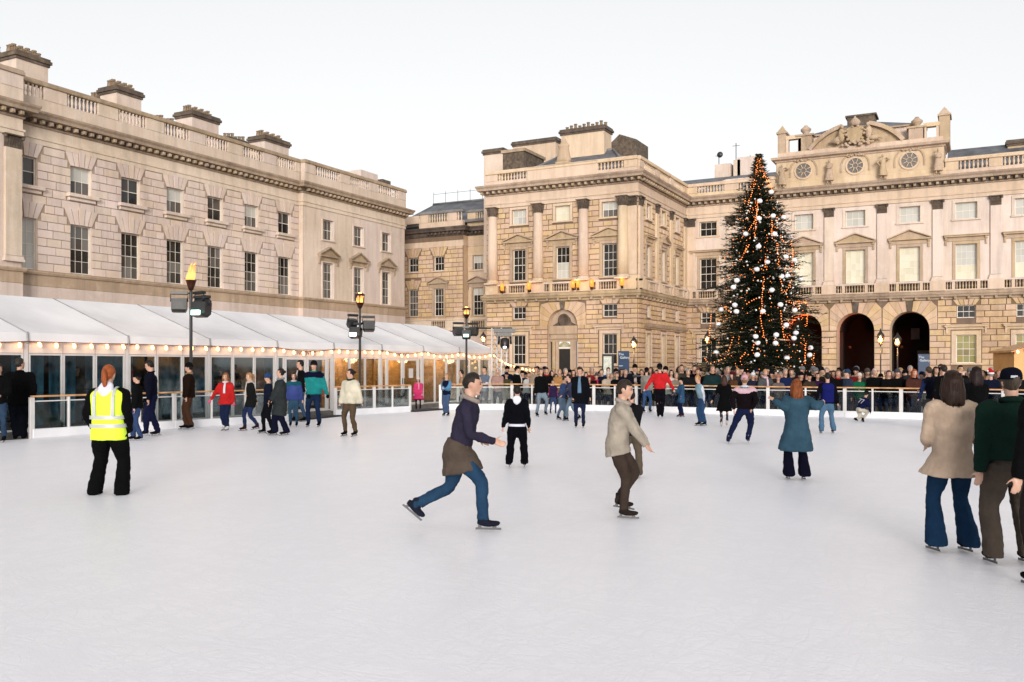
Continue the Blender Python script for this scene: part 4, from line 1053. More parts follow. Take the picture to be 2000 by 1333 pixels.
# contents: dark lining and blue hangings on the left, timber stalls on the right
M['dark'] = plain('dark_lining', (.015,.014,.016), .9)
yd = Y00+PB*3.0
mb = MB(); mb.box(XBk-XT, XBk+.1-XT, Y00-2*PB-26, yd-26, 0, 2.5); mb.box(-4.2,-4.1, Y00-2*PB-26, yd-2-26, 0, 2.3); mb.build('back_lining', M['dark'], tent)
mb = MB(); mb.box(XBk-XT, XBk+.1-XT, yd-26, yE-26, 0, 2.5); mb.build('back_wall', M['header'], tent)
for i, (yy, w, x) in enumerate(((10.2,.5,-1.6),(15.3,.45,-1.5),(16.25,.4,-1.4),(18.0,.8,-1.7),(20.2,.45,-1.6),(22.0,1.1,-2),(24.9,.6,-1.5))):
    mb = MB(); n = 10
    vs = []
    for j in range(n+1): q = yy-26+w*2*(j/n-.5); vs += [(x+.06*math.sin(j*2.1), q, 2.2), (x+.06*math.sin(j*2.1+.5), q, .05)]
    mb.add(vs, [(2*j, 2*j+1, 2*j+3, 2*j+2) for j in range(n)], 0, True)
    o = mb.build('blue_hanging', M['bluep'], tent)
stall = empty('timber_stall', (XT-2.6, Y00+PB*6.0, 0), 'plank-clad timber stall seen through the marquee doors on the right', 'stall')
for i in range(15):
    z = .05+.145*i
    mb = MB(); mb.bbox(-4.6, 5.6, -.03, .03, z, z+.137, .008); o = mb.build('plank', M['plank'], stall, (.9, 0, 0), math.pi/2)
mb = MB(); mb.box(-1.5,.8,-4.7,5.7,2.25,2.4); mb.build('stall_roof', M['plank'], stall)
for yy in (-4.6, -1.2, 2.2, 5.5): mb = MB(); mb.box(.86,.98,yy-.06,yy+.06,0,2.25); mb.build('stall_post', M['plank'], stall)
pl = bpy.data.lights.new('stall_lamp', 'POINT'); pl.energy = 60; pl.color = (1,.68,.36); pl.shadow_soft_size = .3
po = bpy.data.objects.new('stall_lamp', pl); COL.objects.link(po); po.parent = stall; po.location = (1.6, 0, 2.05)
pl2 = bpy.data.objects.new('stall_lamp', pl); COL.objects.link(pl2); pl2.parent = stall; pl2.location = (1.6, -3.6, 2.05)
pl3 = bpy.data.objects.new('stall_lamp', pl); COL.objects.link(pl3); pl3.parent = stall; pl3.location = (1.6, 3.8, 2.05)
for loc, lab in (((XT-1.2, 24.9, 0), 'round café table with chairs inside the marquee left of the doors'), ((XT-1.3, 32.3, 0), 'round café table with chairs inside the marquee beyond the doors')):
    t = empty('cafe_table', loc, lab, 'table'); mb = MB(); mb.lathe([(.4,.72),(.4,.75)], 14); mb.build('table_top', M['white'], t)
    mb = MB(); mb.lathe([(.22,0),(.2,.03),(.03,.05),(.03,.72)], 10); mb.build('leg', M['greym'], t)
# text over the doors
def text_mesh(txt, size, mat, name='lettering'):
    cu = bpy.data.curves.new('t', 'FONT'); cu.body = txt; cu.size = size; cu.align_x = 'CENTER'; cu.extrude = .004
    o = bpy.data.objects.new('t', cu); COL.objects.link(o)
    me = bpy.data.meshes.new_from_object(o); bpy.data.objects.remove(o); bpy.data.curves.remove(cu)
    me.name = name; me.materials.clear(); me.materials.append(mat); return me
M['ink'] = plain('brown_lettering', (.16,.09,.07), .7)
for k, tx in ((3, 'NO ENTRY'), (5, 'NO EXIT')):
    o = put('lettering', text_mesh(tx, .2, M['ink']), tent, (-.005, Y00+PB*(k+.52)-26, 2.05)); o.rotation_euler = (math.pi/2, 0, math.pi/2)
# strings of bulbs
def bulb_mesh(): b = MB(); b.ell((0,0,-.085), (.048,.048,.075), 7, 5); b.lathe([(.02,-.03),(.02,.01)], 6, m=1); return b.mesh('bulb', [M['bulb'], M['black']])
BM = bulb_mesh()
def light_string(label, pts, n, sag, name='string_lights', tilt=.5, seed=0):
    P = [Vector(p) for p in pts]; root = empty(name, P[0], label, 'string lights'); r = random.Random(seed); cp = []; bl = []
    for a, b in zip(P, P[1:]):
        for i in range(13):
            t = i/12; cp.append(a.lerp(b, t)-Vector((0,0,sag*4*t*(1-t)))-P[0])
        for i in range(n):
            t = (i+.5)/n; bl.append(a.lerp(b, t)-Vector((0,0,sag*4*t*(1-t)))-P[0])
    mb = MB(); mb.tube(cp, .011, 5); mb.build('cable', M['cable'], root)
    for q in bl:
        o = put('bulb', BM, root, q); o.rotation_euler = (r.uniform(-.35,.35), -tilt*r.uniform(.3,1), 0)
    return root
for (k0, k1, lab, sg) in ((-2, 0, 'string of bulbs under the marquee eave at the far left', .05), (0, 1, 'string of bulbs above the black-coated man on the marquee front', .01), (1, 3, 'string of bulbs on the marquee front behind the near torch pole', .01),
                      (3, 4, 'sagging string of bulbs above the marquee double doors with brown lettering', .10), (4, 5, 'string of bulbs behind the middle torch pole', .02), (5, 6, 'drooping string of bulbs above the doors with the paper notice', .13), (6, 8, 'string of bulbs at the far end of the marquee', .14)):
    light_string(lab, [(XT+.09, Y00+PB*k, 2.28) for k in range(k0, k1+1)], 6 if k0 < 3 else 6, sg, seed=k0)
light_string('string of bulbs sloping down from the marquee end towards the crowd', [(XT+.1, yE, 2.3), tuple(wp(1000, 712, 43)), tuple(wp(1052, 720, 47))], 7, .08, seed=5)

# ------------------------------------------------------------------ barrier round the ice
def along(P, step):
    out = []; 
    for a, b in zip(P, P[1:]):
        n = max(1, round((b-a).length/step))
        for i in range(n): out.append(a.lerp(b, i/n))
    out.append(P[-1]); return out
def barrier(P, label, rail=True):
    root = empty('glass_barrier', P[0], label, 'barrier'); Q = along(P, 2.0); o = P[0]
    for a, b in zip(Q, Q[1:]):
        d = b-a; L = d.length; ang = math.atan2(d.y, d.x); loc = a-o
        def part(name, m, fn, kind=None): mb = MB(); fn(mb); return mb.build(name, M[m], root, loc, ang)
        part('kick_board', 'kick', lambda m: m.bbox(.002, L-.002, -.05, .03, 0, .215, .01))
        part('rail', 'railw', lambda m: m.bbox(0, L, -.07, .06, .945, .985, .012))
        part('mid_rail', 'white', lambda m: m.box(.03, L-.03, -.015, .015, .84, .865))
        for q, w in ((0, .055), (L/2, .028)):
            part('post', 'white', lambda m: m.bbox(q-w, q+w, -.035, .035, .0, .944, .006))
        for i in range(2): part('glass_panel', 'clear', lambda m: m.box(.06+i*L/2, L/2-.03+i*L/2, -.004, .004, .22, .84))
    mb = MB(); mb.bbox(-.055, .055, -.035, .035, 0, .944, .006); mb.build('post', M['white'], root, Q[-1]-o)
    return root
barrier(BP[:5], 'glass barrier with wooden rail in front of the marquee on the left')
barrier(BP[5:7], 'short glass barrier with a green garland between the two marquee doorways')
barrier(BP[7:], 'long glass barrier with wooden rail holding the crowd back behind the ice')
bl0 = ice(-60, 866); barrier([ice(-160, 870), ice(-20, 862)], 'end of the glass barrier at the left edge of the picture')
for a, b, lab in ((4, 5, 'dark rubber threshold in the gap by the first marquee doors'), (6, 7, 'dark rubber threshold under the girl in the pink coat')):
    P, Q = BP[a], BP[b]; d = Q-P; mb = MB(); mb.bbox(0, d.length, -.25, .5, .002, .05, .01)
    o = mb.build('door_threshold', M['dark'], None, P, math.atan2(d.y, d.x)); tag(o, lab, 'threshold')
# deck between marquee and ice
# fir garlands
gm = plain('dark_green_fir_garland', (.018,.055,.03), .8, var=.5, scale=8)
def garland(P, label, r=.07, n=420, seed=1, name='fir_garland'):
    rr = random.Random(seed); o = Vector(P[0]); mb = MB(); pts = [Vector(p)-o for p in P]
    for _ in range(n):
        t = rr.random()*(len(pts)-1); i = min(int(t), len(pts)-2); c = pts[i].lerp(pts[i+1], t-i)
        d = Vector((rr.gauss(0,1), rr.gauss(0,1), rr.gauss(0,1))).normalized(); L = r*rr.uniform(.7,1.9); s = d.orthogonal().normalized()*.012
        mb.add([c-s, c+s, c+d*L], [(0,1,2)])
    ob = mb.build(name, gm, None, o); tag(ob, label, 'garland')
def gpts(p0, p1, z0, zm, z1):
    return [Vector((*(p0.lerp(p1, t)).xy, z0*(1-t)+z1*t-(((z0+z1)/2-zm)*4*t*(1-t)))) for t in [i/8 for i in range(9)]]
a, b = ice(72, 852), ice(124, 850)
off = Vector((.05,-.12,0))
garland(gpts(a+off, b+off+Vector((.2,-.1,0)), .72, .42, .22), 'dark fir garland hanging on the barrier beside the black-coated man', .11, 900)
a, b = ice(742, 806.5), ice(797, 804)
garland(gpts(a+off, b+off, .40, .30, .80), 'dark fir garland draped on the short barrier near the girl in pink', .06, 700, 2)
a, b = ice(520, 822), ice(560, 820); garland(gpts(a+off, b+off, .75, .5, .6), 'small fir garland on the barrier behind the woman in the long grey coat', .06, 400, 3)

# ------------------------------------------------------------------ torch poles and floodlights
M['flame'] = None
def flame_mat():
    m, nt, b = nmat('flame'); tc = nt.nodes.new('ShaderNodeTexCoord'); sp = nt.nodes.new('ShaderNodeSeparateXYZ'); nt.links.new(tc.outputs['Generated'], sp.inputs[0])
    cr = nt.nodes.new('ShaderNodeValToRGB'); nt.links.new(sp.outputs['Z'], cr.inputs[0]); e = cr.color_ramp.elements
    e[0].color = (1,.30,.04,1); e[1].color = (.95,.17,.02,1); x = e.new(.35); x.color = (1,.50,.13,1)
    nt.links.new(cr.outputs[0], b.inputs['Emission Color']); b.inputs['Emission Strength'].default_value = 1.05; b.inputs['Base Color'].default_value = (0,0,0,1)
    return m
M['flame'] = flame_mat(); M['copper'] = plain('dark_copper_cup', (.05,.016,.008), .4, metal=.6)
M['lens'] = emis('cool_lamp_lens', (.85,.9,1.0), 2); M['lensg'] = emis('greenish_lamp_lens', (.55,1.0,.8), 1.6)
def flame(h, r, seed):
    rr = random.Random(seed); mb = MB()
    for dx, s in [(0,.9),(.35*r,.62),(-.4*r,.5)]+[(rr.uniform(-.7,.7)*r, rr.uniform(.45,1.0)) for _ in range(5)]:
        n = 9; bx, by, ph = rr.uniform(-.9,1.2)*r, rr.uniform(-.6,.6)*r, rr.uniform(0,6); pts = [(dx+bx*(i/n)**1.6+.22*r*math.sin(ph+i*.9)*(i/n), by*(i/n)**1.5, h*s*i/n) for i in range(n+1)]
        mb.tube(pts, [max(.003, .62*r*s*math.sin(math.pi*min(1,(.18+.82*i/n)))**.8*(1-.35*i/n)) for i in range(n+1)], 9)
    return mb.mesh('flame', M['flame'])
def torch(px, D, ytop, ycup, label, open_=True, seed=1):
    p = wp(px, 700, D); p.z = 0; zt, zc = zat(ytop, D), zat(ycup, D)
    t = empty('flame_torch', p, label, 'torch', 'flame torches on tall poles')
    mb = MB(); mb.lathe([(.14,0),(.14,.03),(.05,.05),(.045,zc-.1),(.04,zc)], 10); mb.build('pole', M['greym'], t)
    mb = MB(); h = (zt-zc)*.34
    mb.lathe([(.04,zc-.03),(.07,zc),(.11,zc+h*.45),(.15,zc+h*.95),(.165,zc+h)] , 14)
    mb.f.pop(); mb.m.pop(); mb.sm.pop(); mb.build('cup', M['copper'], t)
    if open_:
        put('flame', flame((zt-zc)*.85, .17, seed), t, (0,0,zc+h*.6))
    else:
        put('flame', flame((zt-zc)*.72, .12, seed), t, (0,0,zc+h*.6))
        mb = MB()
        for i in range(6): a = i*math.pi/3; mb.tube([(.155*math.cos(a),.155*math.sin(a),zc+h*.9),(.17*math.cos(a),.17*math.sin(a),zt-.1)], .012, 4)
        mb.lathe([(.19,zt-.12),(.2,zt-.09),(.12,zt-.02),(.03,zt)], 12); mb.build('cage', M['copper'], t)
    l = bpy.data.lights.new('flame_light', 'POINT'); l.energy = 22; l.color = (1,.5,.15); l.shadow_soft_size = .12
    lo_ = bpy.data.objects.new('flame_light', l); COL.objects.link(lo_); lo_.parent = t; lo_.location = (0,0,zt+.05)
    mb = MB(); zb = zat(ycup+ (32 if px < 500 else 58), D); return t, p
def R2(v): return Vector((CT*v[0]-ST*v[1], ST*v[0]+CT*v[1], v[2]))
def flood(pole, z, dx, label, size=.36, ang=0.0, tilt=-.35, lit='lens', big=True):
    loc = pole+R2((dx, -.05, z)); t = empty('floodlight', loc, label, 'floodlight', 'floodlights on the torch poles', TH+ang)
    s = size
    b = MB(); b.box(-s*.5, s*.5, -s*.35, s*.35, -s*.75, .0); b.add([(-s*.5,-s*.35,-s*.75),(s*.5,-s*.35,-s*.75),(s*.42,-s*.65,-s*.95),(-s*.42,-s*.65,-s*.95),(-s*.5,s*.35,-s*.75),(s*.5,s*.35,-s*.75),(s*.42,s*.1,-s*1.0),(-s*.42,s*.1,-s*1.0)], [(0,1,2,3),(1,5,6,2),(5,4,7,6),(4,0,3,7),(3,2,6,7)])
    for i in range(6): b.box(-s*.52, s*.52, -s*.37, s*.37, -s*.1*i-s*.06, -s*.1*i-s*.03)
    o = b.build('housing', M['greym'], t); o.rotation_euler = (tilt, 0, 0)
    b = MB(); b.box(-s*.30, s*.30, -s*.70, -s*.52, -s*.92, -s*.60) if lit else b.box(-s*.3, s*.3, -s*.36, -s*.352, -s*.7, -s*.2)
    o2 = b.build('lens', M[lit] if lit else M['black'], t); o2.rotation_euler = (tilt, 0, 0)
    b = MB(); b.tube([(-s*.56,0,-.1),(-s*.56,0,.12),(s*.56,0,.12),(s*.56,0,-.1)], .018, 5); b.build('yoke', M['black'], t)
    for i in range(4): pass
    b = MB(); b.tube([(-dx, .05, .16), (0,0,.14)], .02, 5); b.box(-s*.55, s*.55, -.08, .08, .12, .2); b.build('bracket', M['black'], t)
_, p1 = torch(373, 26.0, 512, 566, 'tall torch pole with open leaping flame in front of the marquee on the left', True, 3)
flood(p1, 3.62, -.32, 'large grey floodlight box left of the open-flame torch pole', .42, .25, .05, None)
flood(p1, 3.50, .34, 'lit floodlight right of the open-flame torch pole', .44, -.3, -.1, 'lensg')
flood(p1, 3.62, .26, 'small dark lamp above the lit floodlight on the open-flame pole', .36, -.6, .9, None)
_, p2 = torch(703, 34.0, 572, 602, 'caged torch pole in front of the middle of the marquee', False, 5)
flood(p2, 3.42, -.26, 'small black floodlight left of the middle torch pole', .34, .7, .4, None); flood(p2, 3.36, .34, 'dark floodlight right of the middle torch pole', .42, .3, -.1, None)
flood(p2, 3.1, -.14, 'lit floodlight low on the middle torch pole', .42, -.2, -.2, 'lens')
_, p3 = torch(911, 39.5, 600, 622, 'caged torch pole near the far end of the marquee', False, 8)
flood(p3, 3.38, -.36, 'dark floodlight left of the farthest torch pole', .42, .4, 0, None); flood(p3, 3.36, .30, 'dark floodlight right of the farthest torch pole', .40, -.4, 0, None)
flood(p3, 3.2, 0, 'green-white lit floodlight on the farthest torch pole', .38, 0, -.25, 'lensg')
# truss mast with moving-head lamp
p = wp(975, 700, 41.5); p.z = GZ; tm = empty('truss_mast', p, 'silver lattice truss mast beside the far end of the marquee', 'mast'); mb = MB(); hgt = 3.55; s = .25
for sx in (-1,1):
    for sy in (-1,1): mb.tube([(sx*s,sy*s,0),(sx*s,sy*s,hgt)], .035, 6)
mb.build('chord', M['white'], tm); mb = MB()
for i in range(8):
    z = i*hgt/8; q = (i % 2)*2-1
    for a, b in (((-s,-s),(s,-s)),((s,-s),(s,s)),((s,s),(-s,s)),((-s,s),(-s,-s))): mb.tube([(a[0]*q,a[1]*q,z),(b[0]*q,b[1]*q,z+hgt/8)], .02, 4)
mb.build('lacing', M['white'], tm)
mb = MB(); mb.tube([(-1.3,0,hgt),(.6,0,hgt)], .045, 6); mb.build('cross_arm', M['greym'], tm, (0,0,0), TH)
p = wp(986, 700, 41.2); ml = empty('moving_head_lamp', (p.x, p.y, zat(645, 41.2)), 'black moving-head lamp with lit lens hanging from the truss mast', 'stage lamp', rz=TH)
mb = MB(); mb.vprism([(-.5,-.25),(.5,-.25),(.42,.3),(-.42,.3)], -.12, .06); mb.vprism([(-.3,-.2),(.3,-.2),(.3,.2),(-.3,.2)], -.3, -.121); mb.build('base', M['black'], ml)
mb = MB(); mb.tube([(-.26,0,-.25),(-.28,0,-.65)], .05, 6); mb.tube([(.26,0,-.25),(.28,0,-.65)], .05, 6); mb.build('yoke', M['black'], ml)
mb = MB(); mb.lathe([(.12,.05),(.2,0),(.22,-.3),(.18,-.42)], 14, (0,0,-.42)); o = mb.build('head', M['black'], ml)
mb = MB(); mb.ell((0,-.14,-.78), (.10,.08,.08), 10, 6); mb.build('lens', M['lens'], ml)

# ------------------------------------------------------------------ street lanterns, balcony lamps
def lantern_post(px, D, ytop, ylamp, label, s=1.0):
    p = wp(px, 700, D); p.z = GZ; zt, zl = zat(ytop, D)-GZ, zat(ylamp, D)-GZ
    t = empty('lantern_post', p, label, 'street lamp'); k = (zt-zl)
    mb = MB(); mb.lathe([(.16,0),(.16,.3),(.07,.4),(.05,1.2),(.04,zl-k*.5)], 10); mb.build('pole', M['black'], t)
    mb = MB(); mb.lathe([(.06*s,zl-k*.5),(.12*s,zl-k*.42)], 8); mb.lathe([(.27*s,zl+k*.30),(.20*s,zl+k*.5),(.09*s,zl+k*.72),(.05*s,zl+k*.85),(.02,zt)], 8); 
    for i in range(6): a = i*math.pi/3; mb.tube([(.11*s*math.cos(a),.11*s*math.sin(a),zl-k*.42),(.24*s*math.cos(a),.24*s*math.sin(a),zl+k*.3)], .012, 4)
    mb.build('lantern_frame', M['black'], t)
    mb = MB(); mb.ell((0,0,zl-k*.02), (.10*s,.10*s,.16*s), 10, 7); mb.build('mantle', M['bulbw'], t)
    mb = MB(); mb.lathe([(.10*s,zl-k*.40),(.225*s,zl+k*.28)], 6, smooth=False); mb.f = mb.f[:-2]; mb.m = mb.m[:-2]; mb.sm = mb.sm[:-2]; mb.build('lantern_glass', M['amber'], t)
    l = bpy.data.lights.new('lantern_light', 'POINT'); l.energy = 110; l.color = (1,.62,.28); l.shadow_soft_size = .15
    q = bpy.data.objects.new('lantern_light', l); COL.objects.link(q); q.parent = t; q.location = (0, -.35, zl)
M['amber'] = clear_glass('amber_glass', (.95,.62,.32), .2)
lantern_post(1238, 59.5, 656, 673, 'black lantern post with warm lamp right of the blue banner')
lantern_post(1720, 61, 642, 664, 'black lantern post standing between the two dark arches')
lantern_post(1753, 58.0, 650, 669, 'black lantern post in front of the right-hand dark arch')
lantern_post(944, 66, 648, 663, 'lit lantern at the pavilion corner above the marquee end')
lantern_post(1382, 62, 646, 665, 'lit lantern partly behind the left branches of the Christmas tree')
bl = MB(); bl.lathe([(.09,0),(.15,.05),(.17,.55),(.13,.58)], 10); 
for px, lab in ((981,'amber balcony lamp at the left end of the pavilion balustrade'),(1033,'amber balcony lamp right of the first pavilion window'),(1119,'left lamp of the amber pair on the balcony beside the middle window'),(1129,'right lamp of the amber pair on the balcony beside the middle window'),(1156,'amber balcony lamp left of the right-hand pavilion window'),(1215,'amber balcony lamp at the right corner of the pavilion')):
    Yb = YP1-.62; D = dY(px, Yb); x = wp(px, 0, D).x
    t = empty('balcony_lamp', (x, Yb, 7.42), lab, 'lamp', 'amber lamps on the pavilion balcony')
    put('lamp_glass', cached('blg', lambda: (lambda m: (m.lathe([(.08,.12),(.14,.16),(.16,.62),(.12,.66)], 10), m.mesh('lamp_glass', M['lampg']))[1])(MB())), t) if 'lampg' in M else None
    if 'lampg' not in M:
        M['lampg'] = emis('amber_lamp_glass', (1,.33,.03), .8); put('lamp_glass', cached('blg', lambda: (lambda m: (m.lathe([(.08,.12),(.14,.16),(.16,.62),(.12,.66)], 10), m.mesh('lamp_glass', M['lampg']))[1])(MB())), t)
    put('bracket', cached('blb', lambda: (lambda m: (m.lathe([(.05,-.1),(.1,0),(.1,.11)], 8), m.box(-.03,.03,0,.3,-.06,.0), m.mesh('bracket', M['copper']))[2])(MB())), t)
    l = bpy.data.lights.new('lamp_light', 'POINT'); l.energy = 5; l.color = (1,.5,.15); l.shadow_soft_size = .1
    q = bpy.data.objects.new('lamp_light', l); COL.objects.link(q); q.parent = t; q.location = (0, -.3, .5)
# arch lamps inside the passage (red glow on the vaults)
for u in arches:
    rl = empty('passage_lamp', (u-.8, YM+3.5, 3.0), 'red lamp inside the %s arch lighting its vault' % {-12.6:'left-hand, tree-covered', -8.7:'middle', -4.8:'right-hand'}[u], 'lamp')
    mb = MB(); mb.lathe([(.03,0),(.12,.05),(.12,.25),(.03,.3)], 8); mb.build('lamp_body', M['copper'], rl)
    l = bpy.data.lights.new('red_light', 'POINT'); l.energy = {-12.6: 420, -8.7: 26, -4.8: 4}[u]; l.color = (1,.13,.02); l.shadow_soft_size = .2
    q = bpy.data.objects.new('red_light', l); COL.objects.link(q); q.parent = rl; q.location = (.3, -.9, 1.3)
# ------------------------------------------------------------------ banners, notice board, kiosk
M['blueb'] = plain('blue_banner', (.003,.028,.085), .5, var=.15, bmp=.03); M['wtxt'] = plain('white_print', (.6,.66,.72), .6, bmp=0)
def banner(px0, px1, yt, D, label, lines):
    a, b = wp(px0, 0, D), wp(px1, 0, D); w = (b-a).length; c = (a+b)/2; zt = zat(yt, D)-GZ
    t = empty('blue_banner', (c.x, c.y, GZ), label, 'banner', rz=TH*.35)
    mb = MB(); mb.bbox(-w/2, w/2, -.06, .06, .1, zt, .01); mb.box(-w/2-.1, w/2+.1, -.3, .3, 0, .1); mb.build('panel', M['blueb'], t)
    for tx, sz, x, z in lines:
        o = put('lettering', text_mesh(tx, sz, M['wtxt']), t, (x*w, -.066, zt-z)); o.rotation_euler = (math.pi/2, 0, 0)
banner(1207.5, 1229, 686, 58.5, 'blue banner with white lettering between the notice board and the lantern', [('The', .22, -.22, .28), ('Gallery', .22, .12, .5), ('open', .14, -.25, 1.0)])
banner(1794, 1814, 692, 56, 'blue banner with white lettering in front of the right-hand arch', [('The', .2, -.2, .26), ('Gallery', .2, .08, .46)])
D = 57.5; a, b = wp(1176, 0, D), wp(1199, 0, D); w = (b-a).length; c = (a+b)/2
nb = empty('notice_board', (c.x, c.y, GZ), 'tall black-framed notice board with pale poster left of the blue banner', 'notice board', rz=.2); zt = zat(692, D)-GZ
mb = MB(); mb.box(-w/2,-w/2+.09,-.05,.05,0,zt); mb.box(w/2-.14,w/2,-.05,.05,0,zt); mb.box(-w/2+.09,w/2-.14,-.05,.05,zt-.14,zt); mb.box(-w/2+.09,w/2-.14,-.05,.05,.6,.72); mb.build('frame', M['black'], nb)
mb = MB(); mb.box(-w/2+.09,w/2-.14,-.02,.02,.72,zt-.14); o = mb.build('poster', plain('pale_green_poster', (.48,.50,.44), .5, var=.2, scale=8), nb)
kp = wp(2006, 700, 34); kp.z = GZ
kk = empty('timber_kiosk', kp, 'orange timber kiosk with bulbs along its sloping roof at the right edge', 'kiosk', rz=TH-.25)
M['kiosk'] = plain('orange_plywood', (.55,.28,.075), .5, var=.12, scale=1.2, bmp=.05)
zk0, zk1 = zat(684, 33)-GZ, zat(664, 33)-GZ
mb = MB(); mb.prism([(-.55,0),(4,0),(4,zk1+.9),(-.55,zk0)], -.4, 2.5); mb.build('wall', M['kiosk'], kk)
mb = MB(); mb.prism([(-.68,zk0-.08),(4.2,zk1+.9),(4.2,zk1+1.0),(-.68,zk0+.0)], -.55, 2.7); mb.build('roof', M['plank'], kk)
cs, sn = math.cos(TH-.25), math.sin(TH-.25)
def KW(x, y, z): return (kp.x+x*cs-y*sn, kp.y+x*sn+y*cs, kp.z+z)
light_string('string of bulbs along the orange kiosk roof edge', [KW(-.68,-.6,zk0-.02), KW(4.2,-.6,zk1+.98)], 14, 0, seed=9)
# ------------------------------------------------------------------ Christmas tree
DT = 45.0; tp = wp(1482, 700, DT); tp.z = GZ; HT = zat(300, DT)-GZ
def nm_leaf():
    m, nt, b = nmat('fir_needles'); g = nt.nodes.new('ShaderNodeNewGeometry'); r = g.outputs['Random Per Island']
    p, _ = posn(nt); n = noisen(nt, p, 1.6, 3)
    c = mixc(nt, r, (.005,.010,.006), (.030,.044,.024)); c = mixc(nt, mrange(nt, n, .45, .7, 0, .7), c, (.055,.060,.036))
    nt.links.new(c, b.inputs['Base Color']); b.inputs['Roughness'].default_value = .8; b.inputs['Specular IOR Level'].default_value = .15; return m
M['fir'] = nm_leaf()
ct = empty('christmas_tree', tp, 'tall lit Christmas tree hung with white baubles in front of the arches', 'tree')
mb = MB(); mb.tube([(0,0,0),(.02,0,HT*.5),(0,0,HT*.97)], [.2,.12,.02], 9); mb.build('trunk', M['trunk'], ct)
rt = random.Random(12)
HW = [(0,2.62),(.06,2.62),(.15,2.55),(.25,2.3),(.35,2.2),(.45,2.05),(.55,1.85),(.65,1.5),(.74,1.2),(.82,.80),(.88,.46),(.93,.27),(1,.04)]
def hw(t):
    for (a, x), (b, y) in zip(HW, HW[1:]):
        if t <= b: return x+(y-x)*(t-a)/(b-a)
    return .05
mb = MB(); anchors = []
def sprig(c, d, L, w):
    d = d.normalized(); s = d.cross(Vector((0,0,1)));
    s = s.normalized() if s.length > .01 else Vector((1,0,0)); up = s.cross(d)
    for k in range(6):
        t = k/6; q = c+d*(L*t)
        for sg in (-1, 1):
            n = (d*.55+s*sg*rt.uniform(.5,1)+up*rt.uniform(-.35,.5)).normalized(); l = w*(1-t*.55)*rt.uniform(.7,1.2); e = d*.024+up*.008
            mb.add([q-e, q+e, q+n*l], [(0,1,2)])
    mb.add([c-s*.012, c+s*.012, c+d*L*1.15], [(0,1,2)])
z = .45
while z < HT-.1:
    t = z/HT; R0 = hw(t); nb_ = int(9+12*R0**.8)
    for i in range(nb_):
        a = rt.uniform(0, 2*math.pi); lobes = 1+.13*math.sin(3*a+z*1.7)+.12*math.sin(5*a-z*2.6)+.09*math.sin(2*a+z*4.3)
        Lb = R0*lobes*rt.uniform(.62, 1.10)*(1.16 if rt.random() < .12 else 1)
        rise = rt.uniform(-.12, .22)+.5*max(0, t-.75)*2
        d0 = Vector((math.cos(a), math.sin(a), 0)); n = max(2, int(Lb/.16)); prev = Vector((0,0,z))
        for k in range(1, n+1):
            s_ = k/n; q = Vector((0,0,z))+d0*(Lb*s_)+Vector((0,0,Lb*(rise*s_-.22*s_*s_+.10*s_**3)))
            if s_ > .22:
                dirn = (q-prev).normalized(); wdt = .30*(1-s_*.45)
                for sg in (-1, 1):
                    side = dirn.cross(Vector((0,0,1))).normalized()*sg
                    dd = (dirn*rt.uniform(.5,.9)+side*rt.uniform(.4,.9)+Vector((0,0,rt.uniform(-.35,.3))))
                    sprig(q, dd, rt.uniform(.14,.30)*(.5+.5*min(1, R0)), .085)
            if k % 2 == 0: mb.tube([prev, q], [.014,.01], 3, smooth=False)
            prev = q
        sprig(prev, (prev-Vector((0,0,z))).normalized()+Vector((0,0,.2)), .3*(.5+.5*min(1,R0)), .08)
        if i % 2 == 0: anchors.append((prev, a, Lb))
    z += .14*(1-.35*t)
print('tree tris', len(mb.f)); mb.build('crown', M['fir'], ct)
# trees decorations
M['bauble'] = plain('white_bauble', (.80,.80,.84), .25, var=.04, bmp=0, spec=.6); M['silver'] = plain('silver_bauble', (.62,.64,.62), .2, metal=.5, var=.1, bmp=0)
bm1 = MB(); bm1.ell((0,0,0), (.14,.14,.12), 14, 9); bm1.lathe([(.03,.11),(.03,.15)], 6, m=1); BME = bm1.mesh('bauble', [M['bauble'], M['copper']])
bm2 = MB(); bm2.ell((0,0,0), (.055,.055,.055), 9, 6); SBE = bm2.mesh('small_bauble', M['silver'])
def on_tree(px, py, out=.97):
    zz = zat(py, DT-1.2)-GZ; t = max(0, min(1, zz/HT)); R0 = hw(t)*out; x = (px-1482)/FP*(DT-1.2)
    x = max(-R0*1.05, min(R0*1.05, x)); y = -math.sqrt(max(.02, R0*R0-x*x))*.98
    v = R2((x, y, 0)); return Vector((tp.x+v.x, tp.y+v.y, zz+GZ))
BB = [(1500,371),(1474,391),(1469,427),(1497,422),(1444,457),(1523,422),(1497,459),(1533,460),(1464,484),(1517,504),(1538,509),(1478,515),(1458,529),(1424,549),(1518,542),(1505,543),(1554,545),(1418,562),(1484,570),(1419,597),(1399,604),(1421,610),(1500,598),(1466,611),(1531,608),(1511,637),(1452,659),(1490,656),(1532,652),(1488,672),(1395,633),(1389,688),(1453,694),(1509,700),(1566,694),(1589,679),(1527,662),(1455,671)]
for px, py in BB:
    o = put('bauble', BME, None, on_tree(px, py, 1.02)); o.rotation_euler = (rt.uniform(-.3,.3), rt.uniform(-.3,.3), 0); tag(o, 'large white bauble hanging on the lit Christmas tree', 'bauble', 'large white baubles on the Christmas tree')
for i in range(150):
    t = rt.uniform(.03, .85)**1.15; a = rt.uniform(-2.6, -.5)+.0; R0 = hw(t)*rt.uniform(.9, 1.05)
    v = R2((R0*math.cos(a), R0*math.sin(a), 0)); o = put('small_bauble', SBE, None, (tp.x+v.x, tp.y+v.y, GZ+t*HT)); tag(o, 'small silver bauble on the lit Christmas tree', 'small bauble', 'small silver baubles on the Christmas tree')
